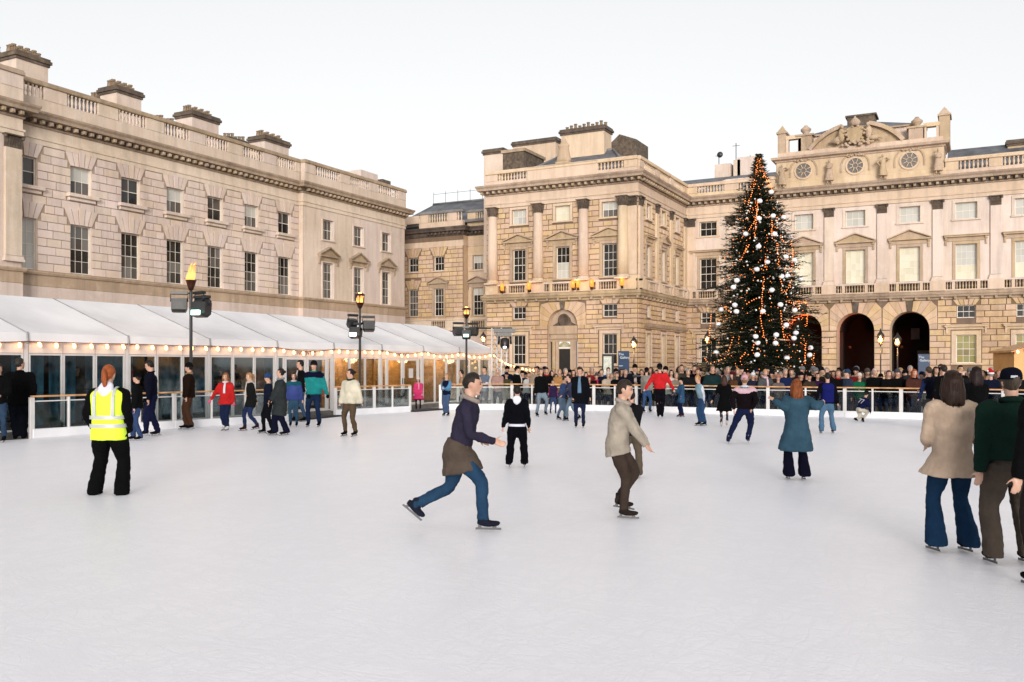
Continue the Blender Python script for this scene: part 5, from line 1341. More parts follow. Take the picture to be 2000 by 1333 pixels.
# chains of small amber lights
M['fairy'] = emis('amber_fairy_light', (1.0,.24,.05), 2.0)
CH = [[(1478,312),(1470,345),(1462,372),(1452,400)],[(1484,318),(1493,345),(1506,352),(1502,368)],[(1470,395),(1462,430),(1446,455)],[(1466,410),(1462,440),(1458,465)],[(1494,432),(1490,462),(1490,474)],[(1440,490),(1448,480),(1436,500),(1430,512)],
      [(1476,500),(1473,520),(1475,535)],[(1499,478),(1500,500),(1499,525)],[(1537,470),(1535,490),(1530,515),(1527,530)],[(1470,545),(1466,570),(1464,600),(1461,625),(1465,648),(1468,665)],[(1501,545),(1504,562),(1502,575)],[(1525,550),(1518,565),(1508,578)],
      [(1499,610),(1501,630),(1504,655),(1505,670)],[(1437,596),(1446,590),(1458,584)],[(1512,592),(1524,594),(1542,590),(1540,610)],[(1403,600),(1408,608),(1416,614)],[(1379,612),(1378,625),(1377,640),(1378,668)],[(1448,670),(1446,680),(1441,690)],[(1414,660),(1410,675),(1404,690)],
      [(1558,668),(1553,680),(1549,700),(1547,715)],[(1577,585),(1565,592),(1550,590)],[(1575,620),(1568,615),(1562,640)],[(1590,700),(1585,712),(1594,690)],[(1372,700),(1380,710),(1390,705),(1402,698)],[(1424,700),(1432,690),(1440,697)],[(1519,475),(1512,470),(1505,462)],[(1500,350),(1510,342),(1508,362),(1498,356)]]
mb = MB()
def fl(p, s):
    p = p-tp; v = [(s,0,0),(-s,0,0),(0,s,0),(0,-s,0),(0,0,s),(0,0,-s)]
    mb.add([(p.x+a, p.y+b, p.z+c) for a, b, c in v], [(0,2,4),(2,1,4),(1,3,4),(3,0,4),(2,0,5),(1,2,5),(3,1,5),(0,3,5)])
for ch in CH:
    for (x0,y0_),(x1,y1_) in zip(ch, ch[1:]):
        n = max(2, int(math.hypot(x1-x0, y1_-y0_)/4.2))
        for i in range(n): q = i/n; fl(on_tree(x0+(x1-x0)*q+rt.uniform(-1,1), y0_+(y1_-y0_)*q, 1.05), .026)
for i in range(460):
    t = rt.uniform(.02, .97)**1.1; a = rt.uniform(-3.0, -.15); R0 = hw(t)*rt.uniform(.85, 1.1); v = R2((R0*math.cos(a), R0*math.sin(a), 0)); fl(Vector((tp.x+v.x, tp.y+v.y, GZ+t*HT)), .02)
for i in range(70):
    t = rt.uniform(.86, .995); a = rt.uniform(-3.1, 0); R0 = hw(t)*rt.uniform(.5, 1.2); v = R2((R0*math.cos(a), R0*math.sin(a), 0)); fl(Vector((tp.x+v.x, tp.y+v.y, GZ+t*HT)), .026)
fo = mb.build('fairy_lights', M['fairy'], None, tp, kind='stuff'); tag(fo, 'chains of tiny amber fairy lights wound through the Christmas tree', 'fairy lights')
# ------------------------------------------------------------------ people
QUEUE = []       # (object, voxel size, smooth iterations, fold strength)
RV = Vector((CT, ST, 0)); FV = Vector((-ST, CT, 0))
FOLD = bpy.data.textures.new('folds', 'CLOUDS'); FOLD.noise_scale = .085; FOLD.noise_depth = 2
SKIN = (.56,.36,.27); DARKSK = (.30,.17,.11)
SKIN_TONE = [(.58,.38,.29), (.52,.33,.25), (.62,.42,.33)]
NAVY=(.015,.02,.055); BLACK=(.012,.012,.014); JEAN=(.045,.085,.15); LJEAN=(.16,.24,.33); DJEAN=(.02,.035,.09); BROWN=(.10,.06,.035)
def ik(a, b, l1, l2, pole):
    d = b-a; L = min(d.length, (l1+l2)*.999); dn = d.normalized(); b2 = a+dn*L
    x = (l1*l1-l2*l2+L*L)/(2*L); h = math.sqrt(max(0, l1*l1-x*x)); p = pole-dn*pole.dot(dn)
    p = p.normalized() if p.length > 1e-4 else dn.orthogonal().normalized()
    return a+dn*x+p*h, b2
def head_mesh(mb, c, R, s, ears=True):
    def shape(p, x, y, z):
        q = Vector(p)
        if z < -.1: k = (-z-.1)/.9; q.x *= 1-.30*k; q.y *= 1-.18*k; q.y -= .018*s*k
        if y > .3: q.z += .004*s
        if y < -.35 and abs(x) < .5: q.y -= .006*s*(1-abs(x)*2)
        if y < -.3 and .02 < z < .35 and .2 < abs(x) < .62: q.y += .010*s      # eye sockets
        return q
    mb.ell(c, (.078*s, .098*s, .122*s), 18, 14, fn=shape, R=R)
    def P(x, y, z): return c+R @ Vector((x*s, y*s, z*s))
    mb.tube([P(0,-.088,.030), P(0,-.108,-.012), P(0,-.098,-.026)], [.010*s,.017*s,.012*s], 7)
    mb.ell(P(0,-.094,-.055), (.026*s,.012*s,.010*s), 8, 5, R=R)
    mb.ell(P(0,-.082,-.095), (.030*s,.022*s,.020*s), 8, 5, R=R)
    if ears:
        for sx in (-1, 1): mb.ell(P(sx*.078, .01, -.005), (.011*s,.020*s,.032*s), 7, 5, R=R)
def hand(mb, w, d, side, s, curl=.5, m=0):     # wrist point, direction, palm normal
    d = d.normalized(); n = side-d*side.dot(d); n = n.normalized() if n.length > .01 else d.orthogonal().normalized(); x = d.cross(n)
    R = Matrix((x, n, d)).transposed(); c = w+d*.045*s
    mb.ell(c, (.040*s,.018*s,.052*s), 10, 7, m, R=R)
    for i, (off, L) in enumerate(((-.030,.062),(-.010,.074),(.010,.070),(.029,.055))):
        a = w+d*.085*s+x*off*s; b = a+d*L*.5*s+n*L*.28*curl*s; e = b+d*L*.42*s*(1-.4*curl)+n*L*.55*curl*s
        mb.tube([w+d*.04*s+x*off*.8*s, a, b, e], [.010*s,.0095*s,.0085*s,.006*s], 6, m)
    a = w+d*.02*s-x*.030*s; mb.tube([a, a+(-x*.030+d*.030+n*.012)*s, a+(-x*.040+d*.062+n*.028)*s], [.012*s,.010*s,.007*s], 6, m)

def person(label, px, fy, h, face=0, z0=0.0, D=None, feet=((-.075,0,0),(.075,0,0)), hands=None, lean=(0,0), crouch=0.0, hip=None,
           coat=BLACK, hem=.46, puff=0.0, flare=1.06, pants=DJEAN, leg=1.0, bell=0.0, hair=((.06,.035,.02),'short'), hat=None, shoes=BLACK, skates=True,
           skin=0, wide=1.0, turn=0, nod=0, tilt=0, group=None, gloves=None, extra=(), vx=None, legs=True, name='person', statue=None, coatname='jacket', sleeve=None, blade=True):
    if D is None: D = (HC-z0)*FP/(fy-HOR)
    if skates and D < 40: h *= .966
    fk = .50 if D < 9 else .6 if D < 14 else 1.0
    base = wp(px, 700, D); base.z = z0
    root = empty(name, base, label, 'person' if not statue else 'statue', group, TH+math.radians(face))
    s = h/1.75; fa = math.radians(face); cf, sf = math.cos(-fa), math.sin(-fa)
    def L(v):                                 # picture frame (right, up, towards camera) in fractions of h -> local metres
        x, y = v[0]*h, -v[2]*h; return Vector((x*cf-y*sf, x*sf+y*cf, v[1]*h))
    sk = .065*s if skates else .0
    ft = [L(f)+Vector((0,0,.075*s+sk)) for f in feet]
    if ft[0].x > ft[1].x: ft = ft[::-1]        # now ft[0] = right foot (-x), ft[1] = left foot (+x)
    thigh, shin = .234*h, .231*h; hp = L((hip[0], 0, hip[1])) if hip else (ft[0]+ft[1])/2*.9; pz = .50*h+sk-crouch*h
    for f in ft:
        hd = math.hypot(f.x-hp.x, f.y-hp.y)
        if f.z < .2*s+sk: pz = min(pz, f.z+math.sqrt(max(.01, ((thigh+shin)*.995)**2-hd*hd)))
    pel = Vector((hp.x, hp.y, pz)); ln = L((lean[0], 0, lean[1]))/h; up = Vector((ln.x, ln.y, 1)).normalized()
    X = Vector((1,0,0)); X = (X-up*X.dot(up)).normalized(); Yb = up.cross(X)    # Yb points backwards (+y)
    def S(x, y, z): return pel+X*(x*s)+Yb*(y*s)+up*((z*1.13 if z > 0 else z)*s)
    ww_ = wide; tc = fabric(coat) if not statue else M[statue]; tp_ = fabric(pants) if not statue else M[statue]; tsk = skinm(SKIN_TONE[skin] if skin < 3 else DARKSK) if not statue else M[statue]
    vx = vx or max(.011, min(.036, D*.0014))
    # legs
    knees = []; hips = []
    for i, f in enumerate(ft):
        sx = -1 if i == 0 else 1; hj = pel+Vector((sx*.088*s*ww_, 0, -.01*s)); k, f2 = ik(hj, f, thigh, shin, Vector((sx*.12, -1, .1))); knees.append(k); hips.append(hj); ft[i] = f2
    # arms
    sh = [S(-.175*ww_, .0, .435), S(.175*ww_, .0, .435)]; ul, fl_ = .30*s, .265*s
    if hands is None: hw_ = [S(-.245*ww_-puff, -.05, -.07), S(.245*ww_+puff, -.05, -.07)]
    elif hands == 'pockets': hw_ = [S(-.20*ww_, -.10, -.01), S(.20*ww_, -.10, -.01)]
    elif hands == 'front': hw_ = [S(-.05, -.26, .22), S(.05, -.28, .20)]
    elif hands == 'rail': hw_ = [S(-.14, -.30, .12), S(.14, -.32, .12)]
    elif hands == 'folded': hw_ = [S(.10, -.20, .20), S(-.10, -.22, .22)]
    else:
        hw_ = [L(q) for q in hands]
        if hw_[0].x > hw_[1].x and abs(hw_[0].x-hw_[1].x) > .03: hw_ = hw_[::-1]
    elb = []; 
    for i in (0, 1):
        sx = -1 if i == 0 else 1; e, w = ik(sh[i], hw_[i], ul, fl_, Vector((sx*.55, .8, -.35))); elb.append(e); hw_[i] = w
    # head
    hr = Matrix.Rotation(math.radians(turn), 3, 'Z') @ Matrix.Rotation(math.radians(-nod), 3, 'X') @ Matrix.Rotation(math.radians(tilt), 3, 'Y')
    nb = S(0, .01, .50); hc = nb+up*.10*s*.4+Vector((0,0,.10*s*.6))+hr @ Vector((0,-.012*s,.048*s))+Vector((0,0,.03*s))
    def H(x, y, z): return hc+hr @ Vector((x*s, y*s, z*s))
    # ---------------- body: one continuous surface
    b = MB(); head_mesh(b, hc, hr, s); b.tube([S(0,.01,.44), nb, H(0,.02,-.06)], [.066*s,.056*s,.056*s], 12)
    b.loft([(S(0,0,.47),.10*s,.07*s,X),(S(0,0,.40),.165*s*ww_,.09*s,X),(S(0,0,.22),.14*s*ww_,.09*s,X),(S(0,0,.05),.13*s*ww_,.09*s,X),(S(0,0,-.05),.14*s*ww_,.09*s,X)], 12, sub=2)
    for i in (0, 1):
        b.tube([sh[i]*.85+S(0,0,.43)*.15, sh[i], elb[i], hw_[i]], [.05*s,.045*s,.036*s,.025*s], 8)
        if hands != 'pockets':
            hand(b, hw_[i], (hw_[i]-elb[i]), (Vector((0,-1,-.2)) if hands else Vector((1 if i == 0 else -1, -.2, 0))), s)
        b.tube([hips[i], knees[i], ft[i]], [.07*s,.05*s,.038*s], 8)
    o = b.build('body', tsk, root); QUEUE.append((o, min(vx*.85, .024), 1, 0))
    if not statue and D < 45 and abs(((face+turn+180) % 360)-180) < 125:
        e = MB()
        for sx in (-1, 1): e.ell(H(sx*.032,-.0865,.018), (.013*s,.006*s,.008*s), 7, 5, R=hr); e.tube([H(sx*.018,-.094,.036), H(sx*.05,-.084,.037)], .0035*s, 4)
        e.build('eyes', fabric((.02,.015,.012)), root)
        e = MB(); e.ell(H(0,-.1065,-.055), (.022*s,.004*s,.006*s), 8, 5, R=hr); e.build('mouth', fabric((.35,.12,.10)), root)
    # ---------------- trousers
    if legs:
        b = MB(); b.loft([(S(0,0,.10),.145*s*ww_,.105*s,X),(S(0,0,.03),.158*s*ww_,.118*s,X),(S(0,.01,-.04),.165*s*ww_,.125*s,X),(S(0,.01,-.10),.12*s*ww_,.10*s,X)], 14)
        for i in (0, 1):
            a, k, f = hips[i], knees[i], ft[i]; mid = a.lerp(k, .5); cal = k.lerp(f, .45); fend = f+Vector((0,0,-.035*s+(-.02*s if bell else 0)))
            W = leg*(1.0 if ww_ < 1.1 else 1.08); bl_ = bell*.045*s
            b.loft([(a+Vector((0,0,.02*s)),.088*s*W,.096*s*W,X),(mid,.088*s*W,.094*s*W,X),(k,.066*s*W,.070*s*W,X),(cal,.062*s*W+bl_*.4,.066*s*W+bl_*.4,X),(f,.056*s*W+bl_,.062*s*W+bl_,X),(fend,.058*s*W+bl_*1.15,.066*s*W+bl_*1.15,X)], 12)
        o = b.build('trousers', tp_, root); QUEUE.append((o, vx, 2, .045*s*fk))
    # ---------------- jacket or coat
    b = MB(); P = puff; hz = hem*h+sk
    rings = [(S(0,.012,.515),.062*s,.062*s,X),(S(0,.01,.49),.095*s,.078*s,X),(S(0,.005,.455),.165*s*ww_,.098*s+P*.6,X),(S(0,0,.40),.188*s*ww_+P*.7,.122*s+P,X),(S(0,0,.28),.178*s*ww_+P,.128*s+P,X),(S(0,0,.14),.160*s*ww_+P,.122*s+P,X),(S(0,.0,.03),.168*s*ww_+P,.128*s+P,X)]
    zc = pel.z+.03*s
    if hz < zc-.05*s:
        n = max(1, int((zc-hz)/(.14*s)))
        spreadx = abs(knees[0].x-knees[1].x)*.25
        for q in range(1, n+1):
            t = q/n; z = zc+(hz-zc)*t; kc = (knees[0]+knees[1])/2
            tt = max(0, min(1, (pel.z-z)/max(.1, pel.z-kc.z))); cx_ = pel.lerp(kc, tt*.75)
            fl2 = 1+(flare-1)*t; rings.append((Vector((cx_.x, cx_.y+.01*s, z)), (.176*s*ww_+P+spreadx*tt)*fl2, (.136*s+P)*fl2, X))
    b.loft(rings, 18)
    for i in (0, 1):
        a, e, w = sh[i], elb[i], hw_[i]; ins = S(0,0,.42)
        b.loft([(ins.lerp(a, .62), .062*s, .075*s, Yb), (a, .066*s+P*.5, .074*s+P*.5, Yb), (a.lerp(e, .5), .058*s+P*.6, .064*s+P*.6, Yb), (e, .052*s+P*.5, .056*s+P*.5, Yb), (e.lerp(w, .5), .047*s+P*.5, .050*s+P*.5, Yb), (w+(w-e).normalized()*.015*s, .040*s+P*.3, .042*s+P*.3, Yb)], 12)
    cm = [tc] if sleeve is None else [tc, fabric(sleeve)]
    if sleeve is not None:
        cnt = len(b.f); 
    o = b.build(coatname, tc, root); QUEUE.append((o, vx, 2, .050*s*fk))
    if sleeve is not None:
        for i in (0, 1):
            q = MB(); a, e, w = sh[i], elb[i], hw_[i]
            q.loft([(a+(a-S(0,0,.42))*.04, .068*s+P*.5, .078*s+P*.5, Yb), (a.lerp(e, .5), .064*s+P*.6, .070*s+P*.6, Yb), (e, .058*s+P*.5, .062*s+P*.5, Yb), (e.lerp(w, .5), .052*s+P*.5, .055*s+P*.5, Yb), (w+(w-e).normalized()*.02*s, .044*s+P*.3, .046*s+P*.3, Yb)], 12)
            oo = q.build('sleeve', fabric(sleeve), root); QUEUE.append((oo, vx, 2, .02*s))
    if gloves:
        g_ = MB()
        for i in (0, 1):
            d = (hw_[i]-elb[i]).normalized(); g_.ell(hw_[i]+d*.06*s, (.045*s,.045*s,.06*s), 9, 7)
        g_.build('gloves', fabric(gloves), root)
    # ---------------- shoes, skates
    if legs:
        for i in (0, 1):
            f = ft[i]; dn = (ft[i]-knees[i]).normalized(); toe = Vector((0,-1,0)); toe = (toe-dn*toe.dot(dn)*.75).normalized(); b = MB(); bz = dn*.075*s
            if dn.z < -.8: toe = Vector((toe.x, toe.y, toe.z*.3)).normalized(); bz = Vector((0,0,-.072*s))
            heel = f+bz-toe*.055*s; tip = f+bz+toe*.165*s; sd = toe.cross(Vector((0,0,1))).normalized()
            b.loft([(f+Vector((0,0,.07*s)),.048*s,.052*s,sd),(f,.046*s,.056*s,sd),(f+bz*.5+toe*.0,.048*s,.066*s,sd),(f+bz*.9,.045*s,.07*s,sd)], 10)
            b.loft([(heel+Vector((0,0,.03*s)),.032*s,.03*s,sd),(f+bz*.7+toe*.02*s,.043*s,.045*s,sd),(f+bz*.85+toe*.08*s,.048*s,.036*s,sd),(tip+Vector((0,0,.015*s)),.034*s,.026*s,sd),(tip+toe*.02*s+Vector((0,0,.01*s)),.012*s,.012*s,sd)], 10)
            o = b.build('skate' if skates else 'shoe', (fabric(shoes) if not statue else M[statue]), root); QUEUE.append((o, max(.010, vx*.7), 1, 0))
            if skates and blade:
                k = MB(); dz = bz.normalized() if bz.length > 0 else Vector((0,0,-1)); q = sd*.003*s
                p0, p1, p2, p3 = heel-toe*.02*s-dz*.002, tip+toe*.03*s-dz*.002, tip+toe*.035*s+dz*.055*s*(sk/.065/s if s else 1), heel-toe*.03*s+dz*.055*s
                def slab(a, b_, c, e_):
                    k.add([a-q,b_-q,c-q,e_-q,a+q,b_+q,c+q,e_+q], [(0,3,2,1),(4,5,6,7),(0,1,5,4),(1,2,6,5),(2,3,7,6),(3,0,4,7)])
                u3, u2 = p0.lerp(p3, .62), p1.lerp(p2, .62); slab(u3, u2, p2, p3)
                for ta, tb in ((.08,.22),(.66,.82)): slab(p0.lerp(p1,ta), p0.lerp(p1,tb), u3.lerp(u2,tb), u3.lerp(u2,ta))
                kb = heel+toe*.08*s
                put('blade', k.mesh('blade', M['steel']), o)
    # ---------------- hair and hats
    if hair and not statue:
        col, st_ = hair; b = MB(); hm = hairm(col)
        def cap(p, x, y, z):
            q = Vector(p)
            if z < -.1: q.x *= 1-.22*(-z); q.z *= .9
            return q
        b.ell(H(0,.010,.014), (.086*s,.106*s,.120*s), 18, 14, fn=cap, R=hr)
        # keep the face clear: cut away everything in front of the hair line
        keep = []
        inv = hr.inverted(); c0 = hc
        for fi, f in enumerate(b.f):
            c = sum((Vector(b.v[i]) for i in f), Vector())/len(f); q = inv @ (c-c0)/s
            if not (q.y < -.038 and q.z < .058+.3*abs(q.x)*0) and not (q.z < -.075 and q.y < .02): keep.append(fi)
        b.f = [b.f[i] for i in keep]; b.m = [b.m[i] for i in keep]; b.sm = [b.sm[i] for i in keep]
        if st_ == 'pony': b.tube([H(0,.10,.05), H(0,.135,.03), H(0,.135,-.06), H(0,.11,-.16), H(0,.10,-.23)], [.02*s,.034*s,.036*s,.030*s,.008*s], 9)
        if st_ == 'bun': b.ell(H(0,.11,.03), (.045*s,.045*s,.04*s), 9, 7)
        if st_ == 'long':
            b.loft([(H(0,.03,.04),.088*s,.085*s,hr@Vector((1,0,0))),(H(0,.045,-.05),.094*s,.075*s,hr@Vector((1,0,0))),(H(0,.06,-.13),.105*s,.065*s,hr@Vector((1,0,0))),(H(0,.07,-.20),.098*s,.05*s,hr@Vector((1,0,0))),(H(0,.075,-.245),.07*s,.03*s,hr@Vector((1,0,0)))], 14)
            if D < 22:
                rh = random.Random(int(px))
                for q_ in range(110):
                    a_ = rh.uniform(-.25, math.pi+.25); r1, r2 = rh.uniform(.9,1.04), rh.uniform(.8,1.08); zt_ = rh.uniform(.02,.10); ze = -rh.uniform(.16,.275)
                    ca, sa = math.cos(a_), math.sin(a_)
                    b.tube([H(.07*ca,.01+.085*sa,zt_), H(.092*ca*r1,.012+.10*sa*r1,-.02), H(.106*ca*r1,.02+.092*sa*r1,-.12), H(.098*ca*r2,.03+.085*sa*r2,ze)], [.006*s,.010*s,.009*s,.002*s], 4)
            for sx in (-1, 1): b.tube([H(sx*.066,-.035,.05), H(sx*.082,-.03,-.03), H(sx*.085,-.03,-.12), H(sx*.07,-.04,-.19)], [.02*s,.024*s,.024*s,.010*s], 7)
        o = b.build('hair', hm, root)
        if D < 22: m_ = o.modifiers.new('d', 'DISPLACE'); m_.texture = FOLD; m_.strength = .03*s; m_.texture_coords = 'GLOBAL'
    if hat and not statue:
        kind, col = hat; b = MB(); hx = hr@Vector((1,0,0))
        if kind in ('beanie', 'bobble', 'santa'):
            b.loft([(H(0,.008,.025),.088*s,.104*s,hx),(H(0,.010,.075),.086*s,.102*s,hx),(H(0,.014,.12),.066*s,.080*s,hx),(H(0,.018,.150),.02*s,.024*s,hx)], 16)
            b.loft([(H(0,.008,.012),.093*s,.109*s,hx),(H(0,.009,.055),.094*s,.110*s,hx)], 16, m=1)
            if kind == 'bobble': b.ell(H(0,.02,.17), (.035*s,.035*s,.033*s), 9, 7, 1)
            if kind == 'santa': b.tube([H(0,.02,.12), H(.05,.05,.17), H(.10,.07,.12)], [.05*s,.035*s,.012*s], 8); b.ell(H(.11,.07,.10), (.03*s,.03*s,.03*s), 8, 6, 1)
            c2 = (.75,.74,.72) if kind == 'santa' else tuple(min(1, x*.8+.01) for x in col)
            b.build('hat', [fabric(col), fabric(c2)], root)
        if kind == 'cap':
            b.loft([(H(0,.01,.03),.088*s,.103*s,hx),(H(0,.010,.085),.085*s,.10*s,hx),(H(0,.014,.125),.062*s,.072*s,hx),(H(0,.014,.142),.02*s,.024*s,hx)], 16)
            b.loft([(H(0,-.08,.045),.075*s,.008*s,hx),(H(0,-.13,.036),.068*s,.006*s,hx),(H(0,-.165,.028),.04*s,.005*s,hx)], 12)
            b.build('cap', fabric(col), root)
        if kind == 'hood':
            b.loft([(H(0,.03,-.10),.11*s,.11*s,hx),(H(0,.03,0),.105*s,.115*s,hx),(H(0,.03,.09),.09*s,.105*s,hx),(H(0,.03,.145),.03*s,.04*s,hx)], 16)
            keep = []; inv = hr.inverted()
            for fi, f in enumerate(b.f):
                c = sum((Vector(b.v[i]) for i in f), Vector())/len(f); q = inv @ (c-hc)/s
                if not (q.y < -.04 and q.z < .07): keep.append(fi)
            b.f = [b.f[i] for i in keep]; b.m = [b.m[i] for i in keep]; b.sm = [b.sm[i] for i in keep]
            b.build('hood', fabric(col), root)
    if D < 22 and not statue:
        b = MB(); b.tube([S(.078*math.cos(a_), .012+.080*math.sin(a_), .515-.010*math.cos(2*a_)) for a_ in [i*math.pi/6 for i in range(13)]], .020*s, 7); b.build('collar', fabric(tuple(c_*.85 for c_ in coat)), root)
    # ---------------- extras
    for ex_ in extra:
        kind = ex_[0]; b = MB()
        if kind == 'scarf':
            pts = [S(.075*math.cos(a), .005+.085*math.sin(a), .515+.012*math.sin(a)) for a in [i*math.pi/6 for i in range(13)]]
            b.tube(pts, .030*s, 7)
            if len(ex_) > 2: b.loft([(S(.03,-.11,.49),.032*s,.012*s,X),(S(.035,-.155-P,.34),.036*s,.012*s,X),(S(.03,-.155-P,.20),.040*s,.010*s,X)], 8)
            b.build('scarf', fabric(ex_[1]), root)
        if kind == 'shirt':                     # open jacket front
            b.loft([(S(0,-.085,.50),.035*s,.012*s,X),(S(0,-.122-P,.38),.045*s,.02*s,X),(S(0,-.132-P,.22),.055*s,.02*s,X),(S(0,-.125-P,.08),.06*s,.02*s,X)], 8); b.build('shirt_front', fabric(ex_[1]), root)
        if kind == 'hoodback':
            b.loft([(S(0,.03,.535),.085*s,.075*s,X),(S(0,.085,.50),.105*s,.05*s,X),(S(0,.125,.44),.085*s,.035*s,X),(S(0,.14,.39),.03*s,.02*s,X)], 14); o = b.build('hood', fabric(ex_[1]), root); QUEUE.append((o, vx, 3, .01))
        if kind == 'yoke':
            b.loft([(S(0,.01,.50),.10*s,.086*s+P*.6,X),(S(0,.005,.46),.176*s*ww_+P*.3,.112*s+P,X),(S(0,0,.40),.202*s*ww_+P*.7,.134*s+P,X),(S(0,0,.36),.200*s*ww_+P,.138*s+P,X)], 18)
            for i in (0, 1): b.loft([(S(0,0,.42).lerp(sh[i],.6),.07*s,.082*s,Yb),(sh[i],.074*s+P*.5,.082*s+P*.5,Yb),(sh[i].lerp(elb[i],.35),.068*s+P*.6,.074*s+P*.6,Yb)], 12)
            o = b.build('yoke', fabric(ex_[1]), root); QUEUE.append((o, vx, 2, .015))
        if kind in ('vest', 'hivis'):
            z_lo = ex_[2] if len(ex_) > 2 else -.06
            b.loft([(S(0,.015,.500),.10*s,.086*s,X),(S(0,.01,.47),.165*s*ww_,.115*s+P,X),(S(0,.005,.42),.196*s*ww_+P,.138*s+P,X),(S(0,0,.28),.192*s*ww_+P,.144*s+P,X),(S(0,0,.14),.178*s*ww_+P,.140*s+P,X),(S(0,0,.02),.188*s*ww_+P,.150*s+P,X),(S(0,0,z_lo),.198*s*ww_+P,.160*s+P,X)], 20)
            o = b.build('vest', ex_[1] if kind == 'hivis' else fabric(ex_[1]), root); QUEUE.append((o, vx, 2, .016*s))
            if kind == 'hivis':
                for zz in (.155, .055):
                    q = MB(); q.loft([(S(0,0,zz-.022),.202*s*ww_+P,.164*s+P,X),(S(0,0,zz+.022),.202*s*ww_+P,.162*s+P,X)], 24); q.f = q.f[:-2]; q.m = q.m[:-2]; q.sm = q.sm[:-2]
                    q.build('reflective_stripe', M['reflex'], root)
                for sx in (-1, 1):
                    q = MB()
                    for sy, y0 in ((1, 1), (-1, -1)):
                        pts = [S(sx*.118, sy*.085, .49), S(sx*.122, sy*.130, .45), S(sx*.125, sy*.152+P*sy, .40), S(sx*.125, sy*.160+P*sy, .28), S(sx*.120, sy*.156+P*sy, .17)]
                        vs = []
                        for p in pts: vs += [p-X*.022*s, p+X*.022*s]
                        q.add(vs, [(2*j, 2*j+1, 2*j+3, 2*j+2) for j in range(len(pts)-1)])
                    pts = [S(sx*.118, -.085, .49), S(sx*.115, 0, .515), S(sx*.118, .085, .49)]; vs = []
                    for p in pts: vs += [p-X*.022*s, p+X*.022*s]
                    q.add(vs, [(0,1,3,2),(2,3,5,4)]); q.build('shoulder_stripe', M['reflex'], root)
        if kind == 'band':                      # contrasting hem band
            b.loft([(S(0,0,ex_[2]),.178*s*ww_+P,.140*s+P,X),(S(0,0,ex_[2]+.05),.176*s*ww_+P,.138*s+P,X)], 18); b.build('hem_band', fabric(ex_[1]), root)
        if kind == 'bag':
            b.ell(S(ex_[2], .17, .22), (.12*s,.08*s,.18*s), 12, 9); b.build('rucksack', fabric(ex_[1]), root)
        if kind == 'skirtwrap':
            kc = (knees[0]+knees[1])/2
            b.loft([(S(0,.01,.10),.165*s,.13*s,X),(S(0,.01,0),.19*s,.16*s,X),(pel.lerp(kc,.35),.195*s,.20*s,X),(pel.lerp(kc,.66),.20*s,.235*s,X)], 18); o = b.build('tied_jacket', fabric(ex_[1]), root); QUEUE.append((o, vx, 2, .03))
        if kind == 'number':
            o = put('lettering', text_mesh(ex_[1], .20, fabric((.5,.5,.55))), root, S(0,.150,.22)); o.rotation_euler = Matrix((-X, up, Yb)).transposed().to_euler()
        if kind == 'logo':
            b.box(-.03*s,.03*s,.0,.004,-.008*s,.012*s); o = b.build('cap_badge', fabric((.6,.62,.66)), root); o.location = H(.02,.108,.055); o.rotation_euler = (math.radians(-12),0,0)
    return root
M['steel'] = plain('dark_blade_steel', (.10,.10,.11), .4, metal=.5, var=.05, bmp=0)
M['reflex'] = plain('grey_reflective_tape', (.42,.42,.42), .35, var=.08, bmp=.05)
M['hivis'] = emis('fluorescent_yellow', (.62,.95,.03), .05, base=(.60,.86,.03)); M['hivis'].node_tree.nodes['Principled BSDF'].inputs['Roughness'].default_value = .7

def HT_(py_top, fy): return (fy-py_top)/(fy-HOR)*HC
GING = (.38,.12,.04); BLON = (.45,.30,.14); BRUN = (.05,.028,.015); BLK = (.022,.015,.012); GREY = (.35,.33,.31)
# --- named skaters and people on or beside the ice
person('steward in yellow high-visibility vest with ginger ponytail, back to camera', 213, 966, HT_(711, 966), 180, feet=((-.105,0,0),(.105,0,.01)), hands='pockets', coat=BLACK, hem=.44, pants=BLACK, leg=1.22, bell=.5, hair=(GING,'pony'), skates=False, wide=1.14, extra=(('hivis', M['hivis'], -.13), ('hoodback', (.68,.68,.78))), puff=.012, skin=0)
person('person in black jacket and blue jeans cut off by the left picture edge', -3, 864, 1.72, 20, coat=BLACK, pants=JEAN, hair=(BLK,'short'), wide=1.05, hands=((-.2,.5,0),(.10,.62,.12)))
person('tall man in long black coat standing at the left end of the glass barrier', 38, 856, HT_(699, 856), 215, feet=((-.05,0,0),(.055,0,0)), coat=(.010,.010,.013), hem=.42, pants=(.012,.015,.025), leg=1.15, hair=((.05,.045,.04),'short'), wide=1.16, puff=.03, turn=-60, nod=5, skates=False, hands=((-.2,.55,.1),(.17,.48,0)))
person('child in black hat and dark jacket half hidden behind the steward', 268, 861, HT_(729, 861), -70, feet=((-.06,0,0),(.06,0,.02)), coat=(.012,.013,.016), pants=(.05,.09,.20), hair=(BRUN,'short'), hat=('beanie',BLACK), leg=1.1, wide=.95, puff=.012)
person('man in navy jacket and dark jeans looking down at the child by the steward', 294, 852, HT_(703, 852), -75, feet=((-.06,0,0),(.085,0,-.03)), coat=(.012,.015,.035), pants=(.018,.024,.075), leg=1.12, hair=(BLK,'short'), nod=-22, lean=(-.06,0), hem=.50, shoes=(.02,.02,.03), wide=1.0, puff=.012)
person('man in dark brown leather jacket and black beanie gliding left by the torch pole', 370, 839, HT_(709, 839), -72, feet=((-.055,0,0),(.045,0,.03)), coat=(.035,.018,.012), pants=(.12,.06,.035), leg=1.12, hat=('beanie',BLACK), hair=(BLK,'short'), extra=(('scarf',(.36,.24,.13)),), puff=.03, hem=.46, turn=-12, wide=1.08)
